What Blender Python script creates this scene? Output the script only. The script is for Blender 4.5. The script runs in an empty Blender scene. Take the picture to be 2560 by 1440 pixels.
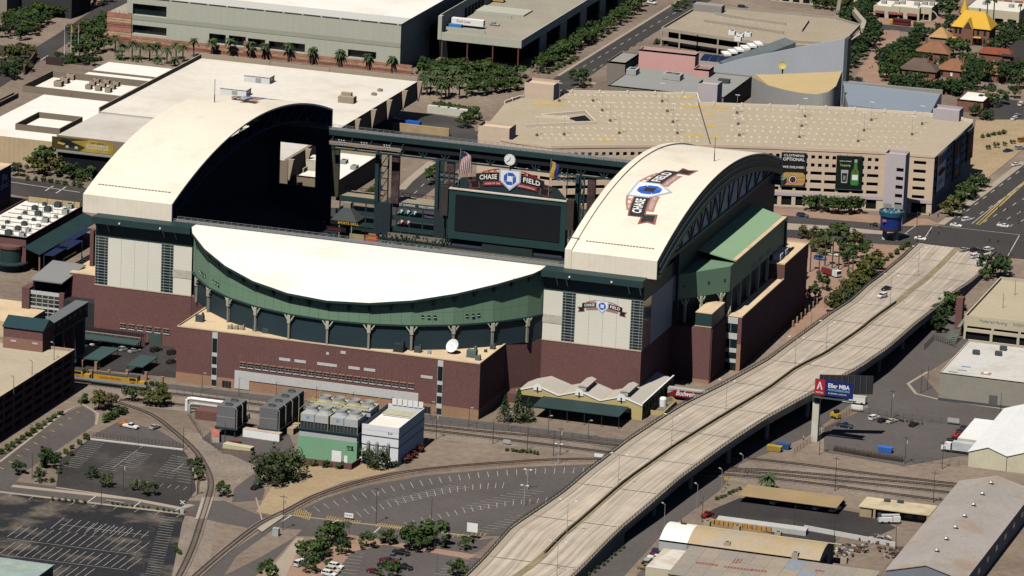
import bpy, bmesh, math, random
from mathutils import Vector, Matrix
random.seed(7)
R=math.radians; PI=math.pi
SC=bpy.context.scene
COL=SC.collection
# ---------------------------------------------------------------- camera (surveyed from the photograph's vanishing points)
FPX=12519.21; PITCH=0.259018485; YAW=-0.299222481; ROLL=0.040346006; CAMH=490.0
def _axes():
    cy,sy=math.cos(YAW),math.sin(YAW); cp,sp=math.cos(PITCH),math.sin(PITCH)
    fw=Vector((sy*cp,cy*cp,-sp)); rt=Vector((cy,-sy,0)); up=rt.cross(fw)
    c,s=math.cos(ROLL),math.sin(ROLL)
    return c*rt+s*up, c*up-s*rt, fw
RT,UP,FW=_axes()
CAM=-FW*(CAMH/-FW.z)
cd=bpy.data.cameras.new('camera'); cam=bpy.data.objects.new('camera',cd); COL.objects.link(cam)
cd.sensor_width=36; cd.lens=FPX/2560*36; cd.clip_start=10; cd.clip_end=30000
m=Matrix((RT,UP,-FW)).transposed().to_4x4(); m.translation=CAM; cam.matrix_world=m
SC.camera=cam
def P(x,y,z=0.0):
    """where the sight line of a photograph point meets the level z"""
    d=RT*((x-1280)/FPX)+UP*((720-y)/FPX)+FW
    return CAM+d*((z-CAM.z)/d.z)
def PX(x,y,X):
    d=RT*((x-1280)/FPX)+UP*((720-y)/FPX)+FW
    return CAM+d*((X-CAM.x)/d.x)
def PY(x,y,Y):
    d=RT*((x-1280)/FPX)+UP*((720-y)/FPX)+FW
    return CAM+d*((Y-CAM.y)/d.y)
# ---------------------------------------------------------------- sky, sun, exposure
SUN_EL=R(57); SUN_AZ=R(188)
w=bpy.data.worlds.new('World'); SC.world=w; w.use_nodes=True
nt=w.node_tree; bg=nt.nodes['Background']; sk=nt.nodes.new('ShaderNodeTexSky'); sk.sky_type='NISHITA'
sk.sun_disc=False; sk.sun_elevation=SUN_EL; sk.sun_rotation=SUN_AZ; sk.air_density=0.4; sk.dust_density=0.2; sk.ozone_density=1.0
nt.links.new(sk.outputs[0],bg.inputs[0]); bg.inputs[1].default_value=0.05
ld=bpy.data.lights.new('sun','SUN'); ld.energy=5.0; ld.angle=R(0.5); ld.color=(1.0,.955,.87)
lo=bpy.data.objects.new('sun',ld); COL.objects.link(lo)
sd=Vector((math.sin(SUN_AZ)*math.cos(SUN_EL),math.cos(SUN_AZ)*math.cos(SUN_EL),math.sin(SUN_EL)))
lo.rotation_euler=sd.to_track_quat('Z','Y').to_euler(); lo.location=sd*500
vs=SC.view_settings; vs.view_transform='Standard'; vs.look='None'; vs.exposure=-0.12; vs.gamma=1.0
SC.cycles.max_bounces=5; SC.cycles.diffuse_bounces=0; SC.cycles.glossy_bounces=2; SC.cycles.transparent_max_bounces=6
# ---------------------------------------------------------------- materials
MATS={}
def mat(name,col,rough=.85,var=.12,sc=.25,var2=.08,sc2=2.5,metal=0.0,spec=.3,stripe=None,warm=0.0,emit=None,local=False,stain=None):
    """plain procedural surface: two octaves of tone, optional stripes (axis, period, depth) and stains (colour, scale, amount)"""
    if name in MATS: return MATS[name]
    mt=bpy.data.materials.new(name); mt.use_nodes=True; n=mt.node_tree; N=n.nodes; L=n.links
    b=N['Principled BSDF']; b.inputs['Roughness'].default_value=rough; b.inputs['Metallic'].default_value=metal
    b.inputs['Specular IOR Level'].default_value=spec
    if local: tc=N.new('ShaderNodeTexCoord'); pos=tc.outputs['Object']
    else: tc=N.new('ShaderNodeNewGeometry'); pos=tc.outputs['Position']
    def noise(s,d):
        t=N.new('ShaderNodeTexNoise'); t.inputs['Scale'].default_value=s; t.inputs['Detail'].default_value=d; t.inputs['Roughness'].default_value=.6
        L.new(pos,t.inputs['Vector']); return t.outputs['Fac']
    def mr(x,a,b_,c,d):
        q=N.new('ShaderNodeMapRange'); q.inputs[1].default_value=a; q.inputs[2].default_value=b_; q.inputs[3].default_value=c; q.inputs[4].default_value=d
        L.new(x,q.inputs[0]); return q.outputs[0]
    def mul(x,y):
        q=N.new('ShaderNodeMath'); q.operation='MULTIPLY'; L.new(x,q.inputs[0]); L.new(y,q.inputs[1]); return q.outputs[0]
    f=mr(noise(sc,4),.3,.7,1-var,1+var)
    if var2: f=mul(f,mr(noise(sc2,3),.3,.7,1-var2,1+var2))
    if stripe:
        ax,per,amt=stripe
        sx=N.new('ShaderNodeSeparateXYZ'); L.new(pos,sx.inputs[0])
        q=N.new('ShaderNodeMath'); q.operation='DIVIDE'; L.new(sx.outputs['XYZ'.index(ax)],q.inputs[0]); q.inputs[1].default_value=per
        q2=N.new('ShaderNodeMath'); q2.operation='FRACT'; L.new(q.outputs[0],q2.inputs[0])
        f=mul(f,mr(q2.outputs[0],.0,.35,1-amt,1.0))
    vm=N.new('ShaderNodeVectorMath'); vm.operation='SCALE'; L.new(f,vm.inputs['Scale'])
    if stain:
        sc_,ss,sa=stain
        mx=N.new('ShaderNodeMix'); mx.data_type='RGBA'; mx.inputs[6].default_value=(*col,1); mx.inputs[7].default_value=(*sc_,1)
        L.new(mr(noise(ss,6),.52,.66,0,sa),mx.inputs[0]); L.new(mx.outputs[2],vm.inputs[0])
    else: vm.inputs[0].default_value=col
    L.new(vm.outputs[0],b.inputs['Base Color'])
    if emit: b.inputs['Emission Color'].default_value=(*col,1); b.inputs['Emission Strength'].default_value=emit
    MATS[name]=mt; return mt
def glossy(name,col,rough=.15,spec=.5,metal=0.0): return mat(name,col,rough,.04,.3,.03,2,metal,spec)
def paint(name,col,rough=.35): return mat(name,col,rough,.03,.3,0,1,0,.5)
# ---------------------------------------------------------------- building helpers
ORG={}
def org(o): return ORG.get(o.name,Vector((0,0,0))) if o else Vector((0,0,0))
def tag(o,label=None,cat=None,group=None,kind=None):
    if label: o['label']=label
    if cat: o['category']=cat
    if group: o['group']=group
    if kind: o['kind']=kind
    return o
def thing(name,label,cat,group=None,loc=(0,0,0),rz=0):
    o=bpy.data.objects.new(name,None); COL.objects.link(o); o.location=loc; o.rotation_euler=(0,0,rz); o.empty_display_size=.5
    ORG[o.name]=Vector(loc) if rz==0 else Vector(loc)
    return tag(o,label,cat,group)
def link(name,me,parent=None,off=None):
    o=bpy.data.objects.new(name,me); COL.objects.link(o)
    if parent is not None:
        o.parent=parent; ORG[o.name]=org(parent)
    return o
class MB:
    def __init__(s): s.v=[]; s.f=[]; s.mi=[]; s.m=0
    def add(s,vs,fs):
        b=len(s.v); s.v+= [tuple(q) for q in vs]; s.f+=[tuple(b+i for i in f) for f in fs]; s.mi+=[s.m]*len(fs); return s
    def box(s,x0,x1,y0,y1,z0,z1):
        return s.add([(x0,y0,z0),(x1,y0,z0),(x1,y1,z0),(x0,y1,z0),(x0,y0,z1),(x1,y0,z1),(x1,y1,z1),(x0,y1,z1)],
            [(0,3,2,1),(4,5,6,7),(0,1,5,4),(1,2,6,5),(2,3,7,6),(3,0,4,7)])
    def cbox(s,c,d,rz=0):
        cx,cy,cz=c; hx,hy,hz=d[0]/2,d[1]/2,d[2]/2; cs,sn=math.cos(rz),math.sin(rz)
        vs=[(cx+a*hx*cs-b*hy*sn,cy+a*hx*sn+b*hy*cs,cz+k*hz) for k in (-1,1) for a,b in ((-1,-1),(1,-1),(1,1),(-1,1))]
        return s.add(vs,[(0,3,2,1),(4,5,6,7),(0,1,5,4),(1,2,6,5),(2,3,7,6),(3,0,4,7)])
    def prism(s,pts,z0,z1):
        a=sum(pts[i][0]*pts[(i+1)%len(pts)][1]-pts[(i+1)%len(pts)][0]*pts[i][1] for i in range(len(pts)))
        if a<0: pts=pts[::-1]
        n=len(pts); zz0=z0 if hasattr(z0,'__len__') else [z0]*n; zz1=z1 if hasattr(z1,'__len__') else [z1]*n
        if a<0: zz0=zz0[::-1]; zz1=zz1[::-1]
        return s.add([(p[0],p[1],z) for p,z in zip(pts,zz0)]+[(p[0],p[1],z) for p,z in zip(pts,zz1)],
            [tuple(range(n-1,-1,-1)),tuple(range(n,2*n))]+[(i,(i+1)%n,n+(i+1)%n,n+i) for i in range(n)])
    def poly(s,pts): return s.add(pts,[tuple(range(len(pts)))])
    def flat(s,pts,z):
        a=sum(pts[i][0]*pts[(i+1)%len(pts)][1]-pts[(i+1)%len(pts)][0]*pts[i][1] for i in range(len(pts)))
        if a<0: pts=pts[::-1]
        return s.poly([(p[0],p[1],z) for p in pts])
    def grid(s,rows,close=False):
        n=len(rows[0]); fs=[]
        for i in range(len(rows)-1):
            for j in range(n if close else n-1):
                k=(j+1)%n; fs.append((i*n+j,i*n+k,(i+1)*n+k,(i+1)*n+j))
        return s.add([p for r in rows for p in r],fs)
    def tube(s,p,q,r,n=6,r2=None,cap=True):
        p=Vector(p); q=Vector(q); d=(q-p).normalized(); a=d.orthogonal().normalized(); b=d.cross(a); r2=r if r2 is None else r2
        vs=[p+(a*math.cos(2*PI*i/n)+b*math.sin(2*PI*i/n))*r for i in range(n)]+[q+(a*math.cos(2*PI*i/n)+b*math.sin(2*PI*i/n))*r2 for i in range(n)]
        fs=[(i,(i+1)%n,n+(i+1)%n,n+i) for i in range(n)]
        if cap: fs+=[tuple(range(n-1,-1,-1)),tuple(range(n,2*n))]
        return s.add(vs,fs)
    def bar(s,p,q,w,h):
        p=Vector(p); q=Vector(q); d=(q-p).normalized(); up=Vector((0,0,1)) if abs(d.z)<.95 else Vector((0,1,0))
        a=d.cross(up).normalized()*w/2; b=a.cross(d).normalized()*h/2
        vs=[e+x*a+y*b for e in (p,q) for x,y in ((-1,-1),(1,-1),(1,1),(-1,1))]
        return s.add(vs,[(0,1,2,3)[::-1],(4,5,6,7),(0,1,5,4),(1,2,6,5),(2,3,7,6),(3,0,4,7)])
    def lathe(s,c,prof,n=12):
        rows=[[(c[0]+r*math.cos(2*PI*j/n),c[1]+r*math.sin(2*PI*j/n),c[2]+z) for j in range(n)] for r,z in prof]
        s.grid(rows,True); return s
    def ribbon(s,pts,w,z=0.0,off=0.0):
        """flat strip of width w along a polyline (z constant or per point)"""
        rows=[]
        for i,p in enumerate(pts):
            a=Vector(pts[max(i-1,0)][:2]); b=Vector(pts[min(i+1,len(pts)-1)][:2]); d=(b-a).normalized(); n=Vector((-d.y,d.x))
            zz=p[2] if len(p)>2 and z is None else z
            ww=w[i] if hasattr(w,'__len__') else w
            rows.append([(p[0]+n.x*(off-ww/2),p[1]+n.y*(off-ww/2),zz),(p[0]+n.x*(off+ww/2),p[1]+n.y*(off+ww/2),zz)])
        return s.grid(rows)
    def wall(s,pts,w,z0,z1,off=0.0):
        """solid strip along a polyline"""
        rows=[]
        for i,p in enumerate(pts):
            a=Vector(pts[max(i-1,0)][:2]); b=Vector(pts[min(i+1,len(pts)-1)][:2]); d=(b-a).normalized(); n=Vector((-d.y,d.x))
            A=(p[0]+n.x*(off-w/2),p[1]+n.y*(off-w/2)); B=(p[0]+n.x*(off+w/2),p[1]+n.y*(off+w/2)); zb=p[2] if len(p)>2 else 0
            rows.append([(*A,zb+z0),(*A,zb+z1),(*B,zb+z1),(*B,zb+z0)])
        s.grid(rows,True); n=len(rows)
        s.poly(rows[0]); s.poly(rows[-1][::-1]); return s
    def mesh(s,name,mats,o=Vector((0,0,0)),smooth=False):
        me=bpy.data.meshes.new(name)
        me.from_pydata([(x-o.x,y-o.y,z-o.z) for x,y,z in s.v],[],s.f)
        for mt in (mats if isinstance(mats,(list,tuple)) else [mats]): me.materials.append(mt)
        me.polygons.foreach_set('material_index',s.mi)
        if smooth: me.polygons.foreach_set('use_smooth',[True]*len(s.f))
        me.update(); return me
    def build(s,name,mats,parent=None,smooth=False,**kw):
        o=link(name,s.mesh(name,mats,org(parent),smooth),parent)
        if kw: tag(o,**kw)
        return o
def one(name,mb,mats,label,cat,group=None,smooth=False):
    """a thing that is a single mesh, its origin at its base centre"""
    xs=[v[0] for v in mb.v]; ys=[v[1] for v in mb.v]; zs=[v[2] for v in mb.v]
    c=Vector(((min(xs)+max(xs))/2,(min(ys)+max(ys))/2,min(zs)))
    o=link(name,mb.mesh(name,mats,c,smooth)); o.location=c; ORG[o.name]=c
    return tag(o,label,cat,group)
def struct(name,mb,mats,parent=None,kind='structure'):
    o=mb.build(name,mats,parent)
    if parent is None: o['kind']=kind
    return o
def copy_tree(o,parent=None):
    c=o.copy(); COL.objects.link(c)
    if parent is not None: c.parent=parent
    for ch in o.children: copy_tree(ch,c)
    return c
def text_mesh(s,size=1.0,ext=0.01,bold=0.0,shear=0.0,align='CENTER',sp=1.0):
    cu=bpy.data.curves.new('t','FONT'); cu.body=s; cu.size=size; cu.extrude=ext; cu.offset=bold; cu.shear=shear; cu.align_x=align; cu.align_y='CENTER'; cu.space_character=sp; cu.resolution_u=2
    ob=bpy.data.objects.new('t',cu); me=bpy.data.meshes.new_from_object(ob); bpy.data.objects.remove(ob); bpy.data.curves.remove(cu)
    return me
def lettering(name,s,size,mt,parent,origin,ux,uy,fit=None,bold=0.0,ext=.02,shear=0.0,fn=None,sp=1.0):
    """raised letters in the plane (origin, ux, uy); fit squeezes the line to a width; fn maps plane coords to space instead"""
    me=text_mesh(s,size,ext,bold,shear,sp=sp); me.name=name
    xs=[v.co.x for v in me.vertices]
    if not xs: return None
    k=1.0; mid=(min(xs)+max(xs))/2
    if fit: k=fit/(max(xs)-min(xs))
    o_=org(parent); ux=Vector(ux) if ux is not None else None; uy=Vector(uy) if uy is not None else None
    for v in me.vertices:
        x=(v.co.x-mid)*k; y=v.co.y
        if fn: q=fn(x,y,v.co.z)
        else: q=Vector(origin)+ux*x+uy*y+ux.cross(uy)*v.co.z
        v.co=Vector(q)-o_
    me.materials.clear(); me.materials.append(mt); me.update()
    return link(name,me,parent)
# ---------------------------------------------------------------- more helpers
def nth(i):
    n=i+1; return '%d%s'%(n,'th' if 10<n%100<14 else {1:'st',2:'nd',3:'rd'}.get(n%10,'th'))
def PV(px,py,p0,p1):
    """where a sight line meets the upright plane through p0,p1 -> (metres along, height)"""
    d=RT*((px-1280)/FPX)+UP*((720-py)/FPX)+FW
    a=Vector((p0[0],p0[1])); e=Vector((p1[0],p1[1]))-a; L=e.length; e/=L; n=Vector((-e.y,e.x))
    t=(a-CAM.xy).dot(n)/d.xy.dot(n); q=CAM+d*t
    return (q.xy-a).dot(e), q.z
def rects_px(p0,p1,boxes):
    out=[]
    for x0,y0,x1,y1 in boxes:
        a=PV(x0,y0,p0,p1); b=PV(x1,y1,p0,p1); c=PV(x0,y1,p0,p1)
        out.append((a[0],b[0],c[1],a[1]) if len(out)<0 else (min(a[0],b[0]),max(a[0],b[0]),min(c[1],b[1]),a[1]-0))
    return out
def holed_wall(name,mt,parent,p0,p1,z0,z1,rects,depth=.5,pane=None,pname='window',pm=None,share=None):
    """upright wall from p0 to p1 (outside on the right hand) with recessed rectangular openings; one pane object per opening"""
    a=Vector((p0[0],p0[1])); e=Vector((p1[0],p1[1]))-a; L=e.length; e/=L; n=Vector((e.y,-e.x))
    eps=1e-4
    us=sorted({0.0,L}|{min(max(r[0],0),L) for r in rects}|{min(max(r[1],0),L) for r in rects}); vs_=sorted({z0,z1}|{min(max(r[2],z0),z1) for r in rects}|{min(max(r[3],z0),z1) for r in rects})
    def pt(u,v,d=0): return (a.x+e.x*u-n.x*d,a.y+e.y*u-n.y*d,v)
    m=MB()
    for i in range(len(us)-1):
        for j in range(len(vs_)-1):
            uc,vc=(us[i]+us[i+1])/2,(vs_[j]+vs_[j+1])/2
            if us[i+1]-us[i]<eps or vs_[j+1]-vs_[j]<eps: continue
            if any(r[0]<uc<r[1] and r[2]<vc<r[3] for r in rects): continue
            m.poly([pt(us[i],vs_[j]),pt(us[i+1],vs_[j]),pt(us[i+1],vs_[j+1]),pt(us[i],vs_[j+1])])
    for r in rects:
        u0,u1,v0,v1=max(r[0],0),min(r[1],L),max(r[2],z0),min(r[3],z1)
        for q in (((u0,v0),(u1,v0)),((u1,v0),(u1,v1)),((u1,v1),(u0,v1)),((u0,v1),(u0,v0))):
            m.poly([pt(*q[0],0),pt(*q[0],depth),pt(*q[1],depth),pt(*q[1],0)])
    w=m.build(name,mt,parent)
    for r in rects:
        u0,u1,v0,v1=max(r[0],0),min(r[1],L),max(r[2],z0),min(r[3],z1)
        q=MB(); q.poly([pt(u0,v0,depth),pt(u1,v0,depth),pt(u1,v1,depth),pt(u0,v1,depth)]); q.build(pname,pm or glass,w)
    return w
def box_wh(name,label,cat,x0,x1,y0,y1,z,wall,roof,par=.6,parm=None,z0=0,group=None,skip=()):
    """flat-roofed building: four walls, roof sheet, parapet"""
    t=thing(name,label,cat,group,((x0+x1)/2,(y0+y1)/2,z0))
    W={'S':((x0,y0),(x1,y0)),'E':((x1,y0),(x1,y1)),'N':((x1,y1),(x0,y1)),'W':((x0,y1),(x0,y0))}
    for k,(a,b) in W.items():
        if k in skip: continue
        m=MB(); m.poly([(*a,z0),(*b,z0),(*b,z+par-.02),(*a,z+par-.02)]); m.build('wall',wall,t)
    m=MB(); m.flat([(x0+.1,y0+.1),(x1-.1,y0+.1),(x1-.1,y1-.1),(x0+.1,y1-.1)],z); m.build('roof',roof,t)
    if par>0:
        m=MB(); k=.35
        m.box(x0,x1,y0,y0+k,z-.1,z+par); m.box(x0,x1,y1-k,y1,z-.1,z+par); m.box(x0,x0+k,y0+k,y1-k,z-.1,z+par); m.box(x1-k,x1,y0+k,y1-k,z-.1,z+par)
        m.build('parapet',parm or wall,t)
    return t
def rect_px(sw,ne,z):
    a=P(*sw,z); b=P(*ne,z); return a.x,b.x,a.y,b.y
def units(spots,z,size,mt,label,cat='air unit',group=None):
    for i,(px,py) in enumerate(spots):
        c=P(px,py,z); m=MB(); m.cbox((c.x,c.y,z+size[2]/2+.15),size); m.cbox((c.x,c.y,z+.1),(size[0]*.8,size[1]*.8,.2)); m.m=1; m.cbox((c.x,c.y,z+size[2]+.2),(size[0]*.55,size[1]*.55,.12))
        one('rooftop_unit',m,[mt,dgrey],label if isinstance(label,str) else label[i],cat,group)
def pole_thing(name,px,py,hgt,label,cat,mt,kind='light',arm=2.0,rz=0,r=.11,group=None,z=0):
    c=P(px,py,z); t=thing(name,label,cat,group,(c.x,c.y,z))
    m=MB(); m.tube((c.x,c.y,z),(c.x,c.y,z+hgt),r*1.3,6,r*.8); m.build('pole',mt,t)
    if kind=='light':
        m=MB(); m.bar((c.x,c.y,z+hgt-.1),(c.x+arm*math.cos(rz),c.y+arm*math.sin(rz),z+hgt+.15),.12,.12); m.build('arm',mt,t)
        m=MB(); m.cbox((c.x+arm*math.cos(rz),c.y+arm*math.sin(rz),z+hgt+.12),(.9,.45,.25),rz); m.build('lamp_head',lgrey,t)
    elif kind=='twin':
        m=MB()
        for s_ in (-1,1): m.bar((c.x,c.y,z+hgt),(c.x+s_*1.0,c.y,z+hgt+.1),.1,.1)
        m.build('arm',mt,t)
        for s_ in (-1,1): m=MB(); m.cbox((c.x+s_*1.0,c.y,z+hgt+.1),(.8,.5,.22)); m.build('lamp_head',letter,t)
    elif kind=='utility':
        m=MB(); m.bar((c.x-1.2,c.y,z+hgt-.7),(c.x+1.2,c.y,z+hgt-.7),.14,.16); m.build('crossarm',mt,t)
        m=MB(); m.tube((c.x+.45,c.y,z+hgt-2.8),(c.x+.45,c.y,z+hgt-1.7),.3,8); m.build('transformer',lgrey,t)
    return t
# ---------------------------------------------------------------- shared materials
brick=mat('brick',(.168,.081,.076),.9,.08,.05,.16,1.6,stripe=('Z',1.2,.06))
brick_lo=mat('sand_brick',(.37,.215,.14),.9,.08,.08,.12,1.6,stripe=('Z',1.0,.1))
tan_roof=mat('tan_roofing',(.68,.52,.34),.9,.08,.08,.1,1.2,stain=((.45,.33,.22),.12,.5))
coping=mat('coping',(.6,.47,.32),.8)
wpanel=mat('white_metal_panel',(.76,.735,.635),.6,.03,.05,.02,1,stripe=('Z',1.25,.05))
bpanel=mat('weathered_panel',(.52,.49,.42),.8,.1,.8,.2,4)
dgreen=mat('dark_green_steel',(.023,.05,.052),.55,.08,.1,.05,1)
dgreen2=mat('dark_green_panel',(.024,.045,.056),.6,.08,.1,.05,1,stripe=('Z',1.4,.12))
lgreen=mat('pale_green_panel',(.175,.285,.19),.6,.05,.06,.03,1,stripe=('Z',1.6,.06))
navy=mat('navy_interior',(.05,.06,.095),.9,.1,.1,.1,1,spec=.05)
navy2=mat('navy_wall',(.02,.032,.042),.7,.12,.1,.15,.8)
shell=mat('roof_membrane',(.83,.755,.63),.7,.05,.03,.03,.5,stripe=('X',1.9,.045),stain=((.66,.55,.42),.05,.45))
white_roof=mat('white_membrane',(.86,.83,.77),.75,.03,.02,.03,.3,stain=((.74,.66,.54),.03,.5))
shell_edge=mat('roof_flashing',(.8,.8,.78),.5)
glass=glossy('dark_glass',(.012,.022,.026),.12,.6)
mull=mat('mullion',(.3,.34,.34),.5)
cream=mat('cream_steel',(.5,.49,.37),.6)
stone=mat('pale_stone',(.56,.55,.54),.9,.04,.1,.06,1)
dgrey=mat('dark_grey_machine',(.07,.085,.09),.6,.1,.4)
lgrey=mat('light_grey_machine',(.42,.43,.42),.6,.08,.4)
steel=mat('galvanised',(.35,.36,.36),.45,.08,.5,metal=.3)
letter=mat('letter_white',(.85,.85,.84),.6,.02)
black=mat('sign_black',(.012,.012,.014),.6,.05)
red=mat('sign_red',(.33,.03,.032),.6,.05)
maroon=mat('emblem_maroon',(.27,.11,.085),.7,.05)
maroon2=mat('emblem_pink',(.42,.21,.18),.7,.05)
blue=mat('emblem_blue',(.035,.12,.55),.5,.03)
pent_edge=mat('emblem_edge',(.42,.5,.6),.6,.03)
gold=mat('letter_gold',(.62,.42,.05),.6,.02)
screen=mat('dead_screen',(.008,.011,.016),.35,.1,.2,.05,2,spec=.4)
speaker=mat('speaker_cloth',(.05,.04,.036),.95)

# ================================================================ GROUND, ROADS, LOTS
dirt=mat('dry_earth',(.215,.165,.13),.95,.22,.02,.16,.35,stain=((.30,.235,.18),.012,.6))
m=MB(); m.flat([(-6000,-4000),(6000,-4000),(6000,9000),(-6000,9000)],0.0); struct('ground',m,dirt)
asph=mat('asphalt',(.105,.092,.088),.9,.12,.03,.12,.6,stain=((.13,.11,.10),.02,.6))
asph_dk=mat('sealed_asphalt',(.022,.022,.026),.85,.25,.03,.2,.5,stain=((.15,.125,.10),.05,.95))
asph_md=mat('lot_asphalt',(.045,.041,.041),.88,.2,.04,.15,.6,stain=((.10,.085,.075),.03,.7))
asph_st=mat('street_asphalt',(.055,.05,.05),.88,.12,.03,.12,.5,stain=((.085,.078,.072),.015,.6))
conc=mat('concrete',(.40,.345,.275),.9,.09,.05,.08,1.2)
walk=mat('sidewalk',(.37,.31,.245),.9,.08,.06,.08,1.5)
paver=mat('brick_paving',(.33,.21,.155),.9,.12,.08,.15,1.2)
sand=mat('sand',(.37,.275,.17),.95,.12,.06,.12,.6)
gravel=mat('ballast',(.245,.20,.165),.95,.2,.05,.2,.8)
grass_m=mat('lawn',(.06,.10,.03),.95,.25,.1,.3,1)
line_m=mat('road_paint',(.5,.48,.45),.8,.15,.3,.2,2)
yel_m=mat('yellow_paint',(.42,.30,.11),.8,.15,.3,.2,2)
_z=[0.03]
def zone(name,pts,mt,z=None,world=False,parent=None):
    q=[(p[0],p[1]) for p in pts] if world else [P(*p)[:2] for p in pts]
    if z is None: _z[0]+=.004; z=_z[0]
    m=MB(); m.flat(q,z); return struct(name,m,mt,parent)
# --- rail corridor and yards
zone('ground_rail_corridor',[(150,935),(440,975),(1060,1055),(1360,1085),(1560,1105),(1900,1160),(2560,1225),(2560,1275),(1900,1215),(1560,1150),(1360,1125),(1060,1095),(560,1040),(300,1010),(150,985)],gravel)
zone('road_service',[(200,940),(440,962),(1196,1052),(1290,1064),(1560,1100),(1530,1122),(1290,1080),(1060,1058),(440,975),(200,955)],asph)
zone('ground_yard_sand',[(760,1165),(905,1160),(1000,1175),(860,1205),(760,1245),(700,1290),(640,1280),(690,1200)],sand)
zone('ground_ballast_strip',[(460,1080),(560,1090),(640,1180),(600,1190),(560,1240),(540,1300),(520,1440),(410,1440),(470,1300),(500,1200)],gravel)
# --- streets in the foreground
zone('road_foreground',[(-200,1172),(0,1200),(280,1232),(480,1252),(560,1252),(640,1285),(700,1290),(735,1292),(1080,1330),(1200,1350),(1235,1345),(1205,1372),(1180,1385),(900,1345),(740,1340),(650,1440),(500,1440),(560,1390),(650,1330),(610,1318),(470,1290),(6,1231),(-200,1208)],asph)
zone('road_garage_drive',[(0,1140),(160,1035),(205,1015),(235,1030),(240,1060),(150,1120),(60,1180),(30,1215),(-40,1205)],asph)
zone('parking_lot_corner',[(-60,1224),(6,1231.7),(463,1287),(455,1310),(430,1440),(420,1520),(-300,1520)],asph_dk)
zone('parking_lot_fenced',[(150,1150),(224,1098),(458,1125),(482,1160),(490,1226),(455,1270),(330,1246),(140,1218)],asph_md)
zone('parking_lot_machinery',[(228,1090),(300,1052),(395,1075),(462,1115),(458,1122)],asph)
zone('parking_lot_curved',[(720,1290),(812,1246),(920,1214),(1060,1189),(1200,1176),(1300,1168),(1500,1160),(1520,1168),(1300,1340),(1200,1340)],asph)
zone('driveway_small',[(585,1222),(640,1180),(662,1225),(655,1250),(580,1255)],asph)
zone('parking_lot_south',[(830,1440),(870,1372),(960,1355),(1170,1388),(1210,1400),(1130,1480),(830,1480)],asph)
zone('pavement_lot_south',[(640,1440),(755,1350),(860,1335),(1195,1388),(1170,1398),(960,1362),(880,1380),(800,1480),(640,1480)],paver)
zone('road_foreground_walk',[(640,1470),(740,1345),(760,1345),(700,1470)],walk)
zone('pavement_triangle',[(590,1392),(690,1320),(755,1325),(735,1345),(640,1400),(560,1440)],dirt)
# --- east: lots and streets beneath and beyond the overpass
zone('road_under_bridge',[(1420,1560),(1560,1440),(1660,1330),(1800,1225),(1850,1160),(2020,1090),(2160,985),(2320,930),(2400,880),(2440,800),(2330,760),(2100,900),(1900,1050),(1700,1190),(1540,1340),(1380,1500)],asph)
zone('parking_lot_billboard',[(2060,1070),(2190,1010),(2330,1000),(2560,1040),(2700,1060),(2700,1150),(2400,1140),(2260,1165),(2060,1130)],asph)
zone('road_yard_access',[(2150,985),(2300,930),(2350,990),(2700,1040),(2700,1075),(2330,1012),(2180,1030)],asph)
zone('parking_lot_carport',[(1780,1275),(1850,1245),(1960,1250),(2190,1290),(2240,1320),(2100,1380),(1760,1290)],asph_md)
zone('ground_scrapyard',[(2090,1340),(2260,1360),(2200,1440),(2080,1440)],dirt)
zone('parking_lot_trucks',[(1560,1470),(1650,1380),(1700,1360),(1660,1440)],asph)
zone('parking_lot_yard',[(2310,870),(2420,845),(2430,885),(2330,885)],asph)
# --- plazas and streets around the ballpark
zone('pavement_east_plaza',[(1940,900),(2010,760),(2020,610),(1950,600),(1960,560),(2290,608),(2200,690),(2120,757),(2010,835)],paver)
zone('parking_lot_staff',[(180,880),(200,850),(400,862),(440,862),(440,945),(300,930),(180,920)],asph_md)
zone('road_jefferson',[(-200,400),(0,440),(210,470),(600,520),(1100,520),(1900,528),(2270,560),(2560,590),(2700,610),(2700,660),(2300,618),(1930,592),(1100,600),(600,600),(210,520),(0,480),(-200,440)],asph_st)
zone('pavement_median',[(1880,553),(2100,567),(2270,585),(2270,590),(2100,581),(1880,570)],walk)
zone('pavement_garage_walk',[(1300,500),(1880,518),(2320,548),(2352,562),(2270,566),(1880,532),(1300,520)],paver)
zone('road_seventh',[(2270,610),(2352,562),(2480,467),(2640,345),(2900,350),(2900,640),(2560,648),(2470,640)],asph_st)
zone('road_fifth',[(880,560),(1003,474),(1080,405),(1395,190),(1520,112),(1700,0),(1760,-40),(1850,-40),(1640,80),(1510,165),(1440,215),(1150,420),(1060,490),(980,560)],asph_st)
zone('parking_lot_dock',[(985,330),(1075,285),(1170,300),(1190,330),(1150,365),(1080,360),(985,350)],asph_st)
zone('road_fourth',[(-60,210),(140,88),(300,-20),(360,-20),(180,100),(-10,225)],asph_st)
zone('road_fourth_cross',[(-40,108),(110,128),(230,148),(220,165),(100,150),(-40,130)],asph_st)
zone('pavement_heritage_mall',[(2090,250),(2140,190),(2210,80),(2250,70),(2245,120),(2230,180),(2250,235),(2200,240)],paver)
zone('road_heritage',[(2190,60),(2560,95),(2560,108),(2190,72)],asph_st)
zone('pavement_square',[(2160,30),(2560,50),(2560,95),(2190,60)],paver)
zone('parking_lot_heritage',[(2425,250),(2500,245),(2560,255),(2560,300),(2450,300)],asph_st)
zone('ground_desert_bed',[(2440,300),(2560,300),(2560,372),(2470,445),(2420,440)],sand)
zone('lawn_heritage',[(2290,120),(2335,95),(2345,110),(2310,128)],grass_m)
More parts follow.
